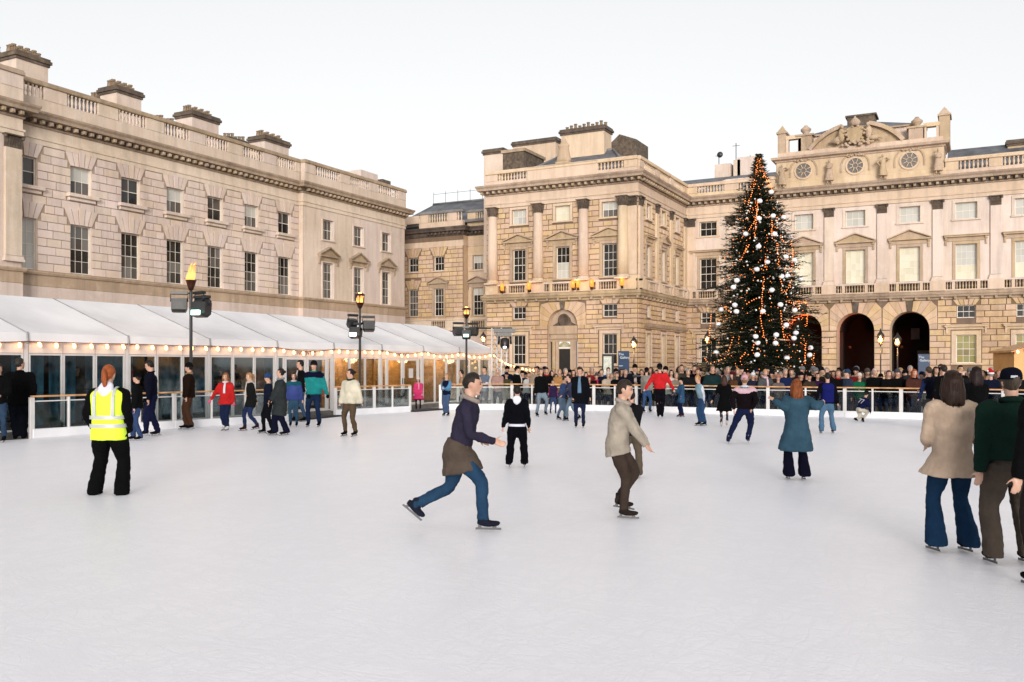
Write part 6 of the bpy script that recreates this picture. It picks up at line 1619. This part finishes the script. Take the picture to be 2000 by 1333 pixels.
person('girl in bright red coat with long white scarf and pink gloves', 441, 841, HT_(728, 841), -8, feet=((-.035,0,0),(.04,0,.02)), coat=(.50,.012,.012), pants=DJEAN, hem=.42, shoes=(.62,.60,.60), hair=((.30,.14,.06),'long'), hands=((-.26,.50,.12),(.17,.44,.06)), gloves=(.62,.10,.22), extra=(('scarf',(.62,.58,.62),1),), nod=-8, puff=.02, flare=1.1)
person('girl with fair ponytail in dark open coat walking on the ice', 488, 842, HT_(727, 842), -55, feet=((-.09,0,0),(.13,.03,0)), coat=(.022,.025,.024), pants=(.03,.05,.13), hem=.38, hair=((.40,.24,.12),'pony'), hands=((-.02,.62,.1),(.13,.46,0)), extra=(('scarf',(.55,.50,.45),1),), nod=-14, lean=(-.06,0), flare=1.2, shoes=(.06,.02,.02))
person('child in blue beanie and navy jacket hidden behind the long grey coat', 524, 847, HT_(730, 847), -60, coat=(.015,.022,.05), pants=(.012,.014,.02), hair=(BRUN,'short'), hat=('beanie',(.03,.10,.25)), nod=-10)
person('woman in ankle-length grey quilted coat with dark tied-back hair', 546, 851, HT_(719, 851), -65, feet=((-.07,0,0),(.095,0,-.02)), coat=(.052,.062,.066), pants=(.014,.016,.045), hem=.27, flare=1.18, bell=.6, leg=1.15, hair=(BLK,'bun'), hands=((-.15,.50,.08),(-.10,.52,.1)), gloves=BLACK, turn=-10, puff=.025, extra=(('scarf',(.30,.33,.35)),))
person('woman in blue jacket with teal shoulders beside the man in teal', 576, 834, HT_(727, 834), 5, feet=((-.09,.0,-.03),(.04,0,.02)), coat=(.07,.11,.33), pants=(.06,.14,.22), hair=((.05,.02,.015),'long'), extra=(('yoke',(.01,.13,.17)),('scarf',(.55,.50,.55))), hands=((-.16,.48,0),(.15,.46,0)), puff=.02, nod=-4)
person('man in black jacket and light jeans behind the couple in blue and teal', 588, 824, HT_(703, 824), -50, feet=((-.1,0,0),(.07,0,0)), coat=(.014,.014,.018), pants=(.07,.13,.23), hair=(BLK,'short'), extra=(('shirt',(.5,.45,.45)),), turn=-20)
person('man in teal ski jacket with dark yoke and black gloves', 613, 834, HT_(705, 834), -5, feet=((-.085,0,0),(.085,0,0)), coat=(.006,.27,.27), pants=(.02,.045,.11), hair=((.03,.015,.015),'short'), hat=('beanie',(.03,.015,.02)), extra=(('yoke',(.014,.012,.05)),('scarf',(.01,.26,.22))), hands=((-.06,.50,.1),(.24,.42,.02)), gloves=BLACK, puff=.035, leg=1.1, hem=.47, wide=1.06, turn=-8)
person('person in cream zip jacket and olive-brown trousers looking left', 687, 852, HT_(720, 852), -28, feet=((-.095,0,.01),(.065,0,.05)), coat=(.58,.54,.44), pants=(.135,.095,.062), hair=(BLK,'bun'), hands=((-.20,.40,.05),(.20,.38,.08)), turn=-38, puff=.028, leg=1.08, hem=.46, extra=(('scarf',(.03,.06,.045)),), wide=1.02)
person('little girl in bright pink coat and cream hat standing in the barrier gap', 817, 800, HT_(737, 800)*.99, 3, z0=.0, feet=((-.06,0,0),(.06,0,0)), coat=(.62,.04,.19), hem=.30, flare=1.25, pants=(.02,.02,.05), hair=(BRUN,'long'), hat=('beanie',(.66,.52,.46)), hands=((-.12,.47,.14),(.13,.47,.14)), extra=(('scarf',(.70,.30,.38),1),), skates=False, puff=.03, gloves=(.65,.3,.4), leg=.95)
person('boy in light blue patterned jacket half hidden by the leaning skater', 872, 813, 1.42, -25, feet=((-.05,0,0),(.05,0,0)), coat=(.10,.27,.45), pants=(.08,.13,.24), hair=(BLON,'short'), extra=(('vest',NAVY),), hands='front')
person('boy in dark hooded top with white hood, sleeves striped, seen from behind', 1011, 913, HT_(752, 913), 176, feet=((-.105,0,.0),(.085,0,0)), coat=(.010,.011,.018), pants=(.010,.010,.016), leg=1.28, bell=.4, hair=(BLK,'short'), hands=((-.20,.42,.06),(.15,.47,-.05)), extra=(('hoodback',(.70,.70,.78)),('band',(.62,.62,.72),-.03)), lean=(.01,0), puff=.012, shoes=(.10,.08,.09), wide=1.02, turn=0, hem=.52)
# sprinting pair in the foreground, built at rest in the pose of the photograph
person('leaning skater in purple-grey sweater with brown jacket tied over blue jeans', 905, 1034, 1.70, 80, feet=((-.29,.07,-.05),(.125,0,.05)), hip=(-.03,0), crouch=.045, lean=(.24,.0), coat=(.055,.048,.085), hem=.60, pants=(.03,.085,.16), hair=((.035,.025,.02),'short'), hands=((.19,.56,.12),(.10,.56,-.05)), nod=-12, extra=(('skirtwrap',(.135,.105,.085)),('scarf',(.35,.29,.26))), leg=1.02, shoes=(.03,.035,.06), coatname='sweater', turn=6)
person('skater in beige jacket and brown trousers balancing on one leg with arm out', 1217, 1012, 1.53, 75, feet=((.0,0,.04),(-.02,.06,-.06)), hip=(-.05,0), lean=(.16,0), coat=(.40,.355,.30), hem=.44, flare=1.10, pants=(.085,.062,.052), hair=((.05,.03,.022),'short'), hands=((.20,.515,-.02),(.19,.50,.08)), puff=.018, nod=-14, extra=(('scarf',(.42,.36,.32)),), leg=1.0, shoes=(.05,.035,.03))
person('child in camouflage trousers and dark jacket behind the beige-jacketed skater', 1233, 934, 1.32, 172, feet=((-.10,0,0),(.10,0,0)), coat=(.02,.02,.025), pants=(.15,.12,.09), hands='folded', hair=(BLK,'short'), leg=1.18, puff=.02, shoes=(.12,.11,.10))
person('teenager in black jacket and pale jeans looking aside at the far barrier', 1056, 814, HT_(719, 814), 25, feet=((-.085,0,0),(.10,.03,0)), coat=(.011,.012,.014), pants=(.22,.28,.34), hair=(BRUN,'short'), leg=1.05, puff=.02)
person('small child in dark red and blue next to the teenager in pale jeans', 1080, 809, 1.18, 10, coat=(.05,.03,.10), pants=(.05,.09,.18), hair=((.18,.10,.05),'short'), sleeve=(.35,.06,.12))
person('boy in blue jacket bending forward between the pale-jeans teenager and long black coat', 1098, 820, 1.36, 60, feet=((-.10,0,0),(.05,0,.03)), lean=(.22,0), coat=(.06,.10,.23), pants=(.13,.19,.27), hair=(BRUN,'short'), hands=((.16,.52,.05),(.14,.55,-.05)), nod=-15)
person('youth in grey-blue sweater striding with one leg stretched back', 1112, 823, 1.44, -70, feet=((-.05,0,0),(.20,.03,0)), lean=(-.24,0), coat=(.07,.075,.14), pants=(.19,.26,.33), hair=(BLK,'short'), hands=((-.20,.52,.05),(-.16,.55,0)), nod=-10)
person('young man in long dark open coat over a blue shirt, seen from the front', 1134, 836, HT_(716, 836), -10, feet=((-.075,0,0),(.05,0,-.02)), coat=(.012,.014,.018), hem=.37, pants=(.025,.035,.09), hair=(BRUN,'short'), hands=((-.13,.50,.05),(.17,.44,0)), extra=(('shirt',(.15,.24,.35)),), nod=-18, puff=.02, shoes=(.035,.022,.02), turn=-15, flare=1.15)
person('person in blue jeans and pale jacket partly behind the red-jacketed skater', 1263, 806, 1.60, 150, coat=(.30,.28,.25), pants=(.06,.14,.28), hair=(BLK,'short'), hat=('beanie',BLACK))
person('skater in bright red jacket, black cap and black trousers with arms reaching out', 1287, 817, HT_(711, 817), 168, feet=((-.01,0,-.02),(.055,0,.04)), coat=(.58,.010,.018), pants=(.014,.012,.02), hair=(BLK,'short'), hat=('beanie',BLACK), hands=((-.28,.52,.02),(.30,.50,.02)), lean=(-.02,0), puff=.025, wide=1.08, hem=.50, turn=30)
person('child in blue denim coat and black hat turned towards the red jacket', 1331, 815, HT_(738, 815), -75, feet=((-.04,0,0),(.04,0,0)), coat=(.045,.13,.24), hem=.33, flare=1.2, pants=(.02,.03,.09), hair=(BLK,'short'), hat=('beanie',BLACK), shoes=(.06,.02,.02), hands=((-.22,.60,.03),(-.05,.5,.1)))
person('blond child bending forward in pale blue waistcoat and white sleeves', 1371, 832, HT_(737, 832)*1.05, -75, feet=((-.05,0,0),(.06,0,.02)), lean=(-.25,0), coat=(.25,.38,.45), sleeve=(.60,.60,.68), pants=(.035,.09,.19), hair=((.50,.30,.13),'short'), hands=((.02,.50,.10),(.10,.47,0)), nod=-20, leg=1.1, hem=.52)
person('woman with long brown hair in a long black coat, back to camera', 1414, 835, HT_(733, 835), 168, feet=((-.05,0,0),(.06,.02,0)), coat=(.010,.010,.011), hem=.29, flare=1.28, pants=(.05,.05,.07), hair=((.07,.03,.018),'long'), hands=((-.24,.52,.02),(.20,.46,.02)), shoes=(.5,.45,.42), leg=.9)
person('skater in pink and white hat leaning sideways with legs wide apart', 1446, 867, HT_(730, 867)*1.04, 160, feet=((-.165,0,.0),(.11,.01,0)), hip=(.07,0), lean=(-.04,.05), coat=(.020,.012,.016), hem=.50, pants=(.018,.028,.085), leg=1.1, hair=((.30,.18,.1),'short'), hat=('bobble',(.60,.36,.40)), extra=(('yoke',(.58,.40,.46)),('scarf',(.5,.6,.68))), shoes=(.32,.32,.34), hands=((-.12,.50,.12),(.14,.50,.1)), puff=.02, wide=1.1)
person('girl with ginger hair in snowy teal denim coat, arms raised, back to camera', 1555, 937, HT_(740, 937), 178, feet=((-.075,0,0),(.075,0,.03)), coat=(.055,.125,.18), hem=.265, flare=1.14, pants=(.012,.012,.035), leg=1.15, bell=1.0, hair=((.26,.085,.025),'long'), hands=((-.245,.815,.06),(.245,.795,.06)), puff=.028, wide=1.06, shoes=(.05,.03,.03), turn=0)
person('boy in royal blue waistcoat with black sleeves and light jeans, back to camera', 1615, 847, HT_(727, 847), 176, feet=((-.09,0,0),(.11,0,0)), coat=(.010,.010,.018), extra=(('vest',(.014,.02,.17),-.02),), pants=(.10,.20,.31), hair=(BLK,'short'), bell=.5, leg=1.08, hands=((-.19,.52,.03),(.17,.50,.05)), shoes=(.10,.03,.03), puff=.01)
person('crouching child in navy football shirt and cream trousers touching the ice', 1681, 825, 1.25, 120, feet=((-.12,.0,0),(.06,.0,0)), crouch=.23, lean=(.52,0), coat=(.014,.02,.085), pants=(.55,.51,.43), hair=(BLK,'short'), hands=((.26,.03,.05),(.20,.10,-.1)), hat=('beanie',(.012,.03,.02)), nod=-20, hem=.5, extra=(('number','77'),))
person('woman in knee-length camel coat and blue flared jeans, back to camera', 1857, 1078, HT_(722, 1078), 182, feet=((-.085,0,0),(.092,0,.015)), coat=(.57,.44,.34), hem=.405, flare=1.34, pants=(.016,.058,.125), bell=.9, leg=1.05, hair=((.045,.022,.014),'long'), hands=((-.06,.60,-.16),(.20,.455,.02)), puff=.020, wide=1.04, shoes=BLACK, tilt=0, skin=0, coatname='coat')
person('broad man in dark green fleece and navy cap, back to camera', 1972, 1102, HT_(719, 1102), 176, feet=((-.088,0,0),(.095,0,.01)), coat=(.016,.048,.036), hem=.55, pants=(.125,.100,.082), leg=1.2, bell=.3, hair=((.09,.07,.05),'short'), hat=('cap',(.010,.014,.030)), hands=((-.165,.47,.01),(.18,.46,.0)), wide=1.18, puff=.038, extra=(('logo',),('scarf',(.016,.048,.036))), shoes=BLACK, coatname='fleece')
person('person in black jacket mostly outside the right picture edge', 2052, 1150, 1.72, 185, feet=((-.06,0,0),(.09,0,0)), coat=(.012,.011,.012), pants=(.05,.035,.035), hair=(BLK,'short'), hands=((-.19,.42,.05),(.2,.45,0)), wide=1.15, puff=.03, lean=(.05,0), skin=0, hem=.48)
person('woman with long dark hair in black behind the camel coat and green fleece', 1906, 905, 1.66, 182, coat=(.010,.009,.011), pants=(.03,.07,.18), hair=((.028,.012,.012),'long'), wide=1.02, shoes=(.4,.4,.4), hands='front')
person('person in dark jacket leaning over the barrier left of the camel coat', 1816, 838, 1.66, 200, feet=((-.0,0,0),(.1,0,0)), lean=(-.20,0), coat=(.014,.016,.035), pants=(.10,.10,.09), hair=((.09,.06,.04),'short'), sleeve=(.03,.05,.15), hands=((-.26,.56,0),(-.22,.50,.08)), wide=1.05)
person('man in black coat standing behind the camel-coated woman', 1843, 842, 1.70, 190, coat=(.010,.010,.012), pants=(.02,.02,.03), hair=((.04,.025,.02),'short'), wide=1.1)

# --- the crowd behind the barrier: (px, head-top y, row, coat, face, hair, hat, words)
def bar_D(px):
    for a, b in zip(BAR, BAR[1:]):
        if a[0] <= px <= b[0]: y = a[1]+(b[1]-a[1])*(px-a[0])/(b[0]-a[0]); return HC*FP/(y-HOR)
    return HC*FP/(BAR[-1][1]-HOR)
def onlooker(px, yt, row, label, group=None, **kw):
    D = bar_D(px)+.42+row*.62; zt = zat(yt, D); h = max(1.05, min(1.92, zt-GZ)); kw.setdefault('face', 0)
    person(label, px, 0, h, D=D, z0=GZ, skates=False, vx=.038, group=group, **kw)
S_ = 'scarf'
onlooker(905, 722, 0, 'onlooker in tan coat and dark hair bending beside the farthest torch pole', coat=(.42,.28,.17), hair=(BLK,'short'), face=-80, lean=(-.15,0), hands='front')
onlooker(946, 716, 0, 'onlooker in grey-blue striped jacket by the marquee end', coat=(.16,.20,.27), hair=(BLK,'short'), face=-30, hands='folded', extra=(('band',(.5,.54,.6),.2),))
onlooker(972, 719, .2, 'onlooker in dusty pink coat with a fair hood beside the truss mast', coat=(.42,.27,.24), hair=((.5,.42,.36),'long'), hands='front')
onlooker(1010, 715, 0, 'man in black coat and black cap with pale scarf at the barrier', coat=(.012,.012,.015), hair=(BLK,'short'), hat=('cap',BLACK), face=60, extra=((S_,(.62,.56,.5),1),), turn=20, puff=.02)
onlooker(1033, 727, 1, 'short onlooker in white top between the black cap and the tall teenager', coat=(.5,.5,.52), hair=(BLK,'short'))
onlooker(1047, 716, .8, 'dark-haired man in beige coat behind the black-jacketed teenager', coat=(.35,.27,.2), hair=(BLK,'short'))
onlooker(1068, 718, .3, 'man in dark coat with red scarf right of the teenager in pale jeans', coat=(.015,.015,.02), hair=(BLK,'short'), extra=((S_,(.4,.02,.03)),))
onlooker(1093, 721, .1, 'fair-haired woman in tan suede jacket resting on the rail', coat=(.42,.24,.09), hair=(BLON,'short'), hands='rail')
onlooker(1120, 722, .5, 'woman in dark red scarf behind the young man in the open coat', coat=(.03,.02,.03), hair=(BRUN,'long'), extra=((S_,(.3,.04,.05)),))
onlooker(1151, 735, 0, 'child in pink jacket right of the young man in the open coat', coat=(.5,.13,.17), hair=(BRUN,'short'))
onlooker(1165, 729, 0, 'woman in black coat with crimson scarf resting on the rail', coat=(.014,.013,.015), hair=(BRUN,'short'), hat=('beanie',(.12,.1,.12)), extra=((S_,(.42,.02,.10),1),), hands='rail', puff=.02)
onlooker(1188, 726, 0, 'woman in cream coat and white-banded hat at the rail below the notice board', coat=(.46,.38,.31), hair=(BRUN,'short'), hat=('beanie',(.5,.46,.46)), hands='rail', puff=.02)
onlooker(1205, 727, 0, 'dark-haired woman in black jacket with hands clasped on the rail', coat=(.012,.012,.014), hair=(BLK,'short'), hands='rail', puff=.02)
onlooker(1222, 722, .7, 'pale-haired man in front of the blue banner', coat=(.02,.02,.04), hair=((.42,.32,.24),'short'), face=20)
onlooker(1240, 712, .3, 'tall man in black beanie with white-fronted dark jacket below the lantern', coat=(.02,.018,.025), hair=(BLK,'short'), hat=('beanie',BLACK), extra=(('shirt',(.5,.45,.44)),), hands='front', wide=1.1)
onlooker(1253, 721, .5, 'man in grey jacket photographing right of the black beanie', coat=(.12,.11,.12), hair=((.1,.07,.06),'short'), hands=((-.05,.85,.15),(.06,.85,.15)))
onlooker(1300, 716, .3, 'man in dark green coat and black hat right of the red jacket', coat=(.02,.03,.025), hair=(BLK,'short'), hat=('beanie',BLACK), face=-40)
onlooker(1311, 722, .1, 'woman in white coat behind the child in denim', coat=(.56,.5,.46), hair=(BLK,'long'))
onlooker(1321, 728, 0, 'grey-haired person in tan-grey jacket beside the white coat', coat=(.25,.21,.18), hair=(GREY,'short'), hands='rail')
onlooker(1331, 712, 1, 'man in olive jacket raised above the crowd left of the tree', coat=(.09,.09,.06), hair=((.07,.04,.03),'short'))
onlooker(1344, 721, 0, 'grey-haired man in dark jacket leaning on the rail left of the blond child', coat=(.025,.025,.025), hair=(GREY,'short'), hands='rail', puff=.02)
onlooker(1356, 713, 1.2, 'dark-haired onlooker in black at the back left of the tree', coat=(.012,.012,.014), hair=(BLK,'short'))
onlooker(1363, 720, .5, 'woman in black with bright pink scarf above the blond child', coat=(.02,.018,.02), hair=((.2,.09,.05),'short'), extra=((S_,(.62,.05,.12),1),))
onlooker(1392, 714, 0, 'broad man in dark teal jacket standing at the rail', coat=(.022,.055,.06), hair=((.25,.17,.12),'short'), wide=1.12, puff=.03, hands='pockets', extra=((S_,BLACK),))
onlooker(1422, 716, .6, 'fair-haired woman in pale grey top behind the long black coat', coat=(.35,.36,.38), hair=((.4,.32,.26),'short'))
onlooker(1431, 726, 0, 'woman in maroon hat and brown coat by the long black coat', coat=(.14,.07,.04), hair=(BRUN,'long'), hat=('beanie',(.14,.01,.03)), face=-60)
onlooker(1461, 728, .8, 'ginger child beside the leaning skater in the pink hat', coat=(.05,.05,.07), hair=((.4,.2,.1),'short'))
onlooker(1471, 728, 0, 'person in white beanie and navy coat right of the pink bobble hat', coat=(.03,.035,.07), hair=(BRUN,'short'), hat=('beanie',(.62,.62,.66)))
onlooker(1495, 721, 0, 'blonde woman in grey coat with pale pink scarf and mittens on the rail', coat=(.11,.115,.12), hair=((.55,.32,.14),'short'), extra=((S_,(.6,.45,.52),1),), gloves=(.5,.4,.5), hands='rail', puff=.02)
onlooker(1520, 732, 0, 'child in grey-brown jacket with headband resting on the rail', coat=(.17,.14,.14), hair=((.35,.15,.09),'short'), hands='rail', hat=('beanie',(.42,.2,.14)))
onlooker(1534, 720, .3, 'grey-haired man in navy jacket behind the child in grey', coat=(.02,.035,.11), hair=(GREY,'short'))
onlooker(1565, 727, .2, 'onlooker in black hat right of the ginger hair of the girl in teal', coat=(.014,.016,.014), hair=(BLK,'short'), hat=('beanie',BLACK), hands='rail')
onlooker(1581, 729, .1, 'onlooker in brown jacket and dark cap between the girl in teal and blue waistcoat', coat=(.08,.055,.04), hair=(BRUN,'short'), hat=('cap',BLACK), hands='rail')
onlooker(1597, 728, .8, 'onlooker with purple scarf left of the boy in the blue waistcoat', coat=(.06,.02,.09), hair=(BRUN,'short'))
onlooker(1637, 722, .1, 'man in black jacket with red collar right of the blue waistcoat', coat=(.014,.013,.016), hair=((.2,.1,.06),'short'), extra=((S_,(.45,.02,.03)),), wide=1.08, hands='rail')
onlooker(1655, 722, .1, 'person in blue beanie and slate blue coat facing left', coat=(.05,.07,.12), hair=(BRUN,'short'), hat=('beanie',(.03,.08,.16)), face=-70, puff=.02)
onlooker(1679, 729, 0, 'person in bright green jacket and cream knitted hat behind the crouching child', coat=(.006,.17,.09), hair=(BRUN,'short'), hat=('beanie',(.62,.54,.50)), puff=.03, face=-20, hands='front')
onlooker(1694, 720, 1, 'onlooker in grey fur hat in front of the middle dark arch', coat=(.1,.08,.07), hair=(BRUN,'short'), hat=('beanie',(.13,.10,.09)))
onlooker(1709, 719, 0, 'balding white-haired man in black coat right of the green jacket', coat=(.010,.010,.012), hair=((.6,.5,.45),'short'), wide=1.1, puff=.03, hands='rail')
onlooker(1736, 723, 0, 'woman with auburn hair in black coat resting on the rail', coat=(.011,.011,.013), hair=((.12,.04,.03),'short'), puff=.03, hands='rail')
onlooker(1753, 721, .1, 'man in black coat and grey flat hat right of the auburn-haired woman', coat=(.010,.010,.011), hair=(GREY,'short'), hat=('beanie',(.10,.10,.12)), puff=.03, wide=1.1, hands='rail')
onlooker(1786, 721, 0, 'woman in brown fur-trimmed coat and dark red headscarf holding a cup', coat=(.11,.045,.035), hair=((.35,.09,.03),'long'), extra=((S_,(.03,.02,.02)),), puff=.04, hands='rail')
onlooker(1815, 727, .3, 'woman in cream jacket facing left near the blue banner by the right arch', coat=(.58,.54,.40), hair=((.2,.12,.09),'short'), face=-60)
onlooker(1778, 714, 1.6, 'grey-haired onlooker at the back in front of the right-hand arch', coat=(.05,.05,.06), hair=(GREY,'short'))
onlooker(1828, 716, 1.3, 'hooded onlooker in dark blue behind the cream jacket', coat=(.02,.03,.06), hair=(BLK,'long'))
onlooker(1838, 711, 1.8, 'tall onlooker with black hair knot below the lit ground-floor window', coat=(.02,.02,.02), hair=(BLK,'bun'))
onlooker(1876, 713, 1.5, 'dark-haired onlooker seen above the camel-coated woman', coat=(.02,.018,.018), hair=(BLK,'short'))
onlooker(1917, 724, .6, 'blonde onlooker right of the long dark hair', coat=(.1,.08,.07), hair=(BLON,'long'))
onlooker(1935, 723, .2, 'onlooker in red and white santa hat and navy jacket', coat=(.015,.02,.05), hair=(GREY,'short'), hat=('santa',(.5,.01,.02)), face=170, wide=1.1)
onlooker(1951, 722, .9, 'onlooker with ginger hair left of the navy cap', coat=(.06,.05,.05), hair=((.35,.16,.08),'short'))
onlooker(1990, 722, .5, 'onlooker in dark coat at the right edge behind the green fleece', coat=(.02,.02,.025), hair=(BRUN,'short'))
# back rows: alike faces between the ones above
COATS = [('black',(.012,.012,.014)),('dark brown',(.05,.03,.02)),('deep blue',(.012,.02,.06)),('charcoal',(.05,.05,.055)),('navy',(.018,.025,.06)),('brown',(.10,.06,.04)),('dark green',(.02,.05,.03)),('beige',(.36,.29,.22)),('grey',(.18,.18,.19)),('maroon',(.14,.02,.03)),('blue',(.04,.09,.22)),('dull red',(.30,.03,.03)),('cream',(.40,.36,.30)),('olive',(.10,.10,.05))]
HEADS = [('bare brown hair',((.07,.04,.025),'short'),None),('a black hat',(BLK,'short'),('beanie',BLACK)),('long dark hair',(BRUN,'long'),None),('fair hair',(BLON,'short'),None),('a grey hat',(GREY,'short'),('beanie',(.2,.2,.22))),('grey hair',(GREY,'short'),None),('a dark cap',(BRUN,'short'),('cap',NAVY)),('a black knit hat',(BLK,'short'),('beanie',(.02,.02,.025)))]
rc = random.Random(44); combos = [(a, b) for a in range(len(COATS)) for b in range(len(HEADS))]; rc.shuffle(combos)
px = 985; ci = 0
def near(px):
    L_ = [(960,1010,'near the truss mast'),(1010,1075,'left of the arched doorway'),(1075,1150,'below the arched doorway'),(1150,1215,'near the notice board'),(1215,1290,'near the blue banner'),(1290,1380,'left of the tree'),(1380,1480,'below the tree\'s left half'),(1480,1590,'below the tree\'s right half'),(1590,1700,'before the middle arch'),(1700,1830,'before the right-hand arch'),(1830,2100,'near the orange kiosk')]
    for a, b, w in L_:
        if a <= px < b: return w
    return 'in the back row'
while px < 1990:
    for row in (1.4, 2.5):
        x = px+rc.uniform(-5, 5)+(8 if row > 2 else 0); (cn, cc), (hn, hh, ht) = COATS[combos[ci][0]], HEADS[combos[ci][1]]; ci = (ci+1) % len(combos)
        onlooker(x, rc.uniform(717, 731)-(2 if row > 2 else 0), row+rc.uniform(-.2,.2), 'back-row onlooker in %s coat with %s %s' % (cn, hn, near(x)), group='onlookers in the back rows', coat=cc, hair=hh, hat=ht, face=rc.uniform(-45,45), skin=rc.choice((0,1,2,2)), legs=False, hem=.3)
    px += 17.5
# people inside the marquee
for px_, yt, X_, lab, cc, fc in ((432,718,-22.6,'figure in black hat inside the marquee behind the girl in red',BLACK,20),(459,712,-22.4,'dark figure standing inside the marquee behind the girl with the ponytail',(.02,.02,.02),150),(728,734,-23.0,'seated figure in maroon inside the marquee right of the middle torch pole',(.10,.02,.04),-20),(857,720,-23.2,'person in brown inside the marquee left of the farthest torch pole',(.12,.08,.06),60),(870,726,-22.0,'person with black curly hair inside the marquee end bay',(.10,.07,.06),-60),(150,716,-22.8,'dim figure inside the marquee left of the steward',(.03,.03,.04),30)):
    D = dX(px_, X_); h = max(1.3, zat(yt, D)); person(lab, px_, 0, h, fc, D=D, skates=False, coat=cc, hair=(BLK,'short'), vx=.03, hat=('beanie',BLACK) if 'hat' in lab else None)
# attic statues
for px_, nm in ((1527,'leftmost'),(1620,'second'),(1724,'third'),(1832,'rightmost')):
    Yp = YM-.55; D = dY(px_, Yp)
    person('%s stone statue standing on the attic ledge of the arcaded block' % nm, px_, 0, 1.95, [10,-25,20,-10][[1527,1620,1724,1832].index(px_)], D=D, z0=16.0, skates=False, statue='tan', hem=.12, flare=1.2, vx=.03, hands='folded' if px_ in (1620,1832) else ((-.16,.55,.05),(.12,.82,.1)), name='statue', group='statues on the attic', puff=.03, coatname='robe')

# ------------------------------------------------------------------ evaluate the garments in one go
for o, vx, it, fold in QUEUE:
    m = o.modifiers.new('r', 'REMESH'); m.mode = 'VOXEL'; m.voxel_size = vx; m.use_smooth_shade = True
    if it: m = o.modifiers.new('s', 'SMOOTH'); m.factor = .5; m.iterations = it*2
    if fold:
        m = o.modifiers.new('d', 'DISPLACE'); m.texture = FOLD; m.strength = fold; m.mid_level = .5; m.texture_coords = 'GLOBAL'
dg = bpy.context.evaluated_depsgraph_get(); tot = 0
new = [bpy.data.meshes.new_from_object(o.evaluated_get(dg), depsgraph=dg) for o, *_ in QUEUE]
for (o, *_), me in zip(QUEUE, new):
    mats = list(o.data.materials); nm_ = o.data.name; o.modifiers.clear(); o.data = me; me.name = nm_; tot += len(me.polygons)
    if not len(me.materials):
        for q in mats: me.materials.append(q)
print('people polys', tot, 'garments', len(QUEUE))
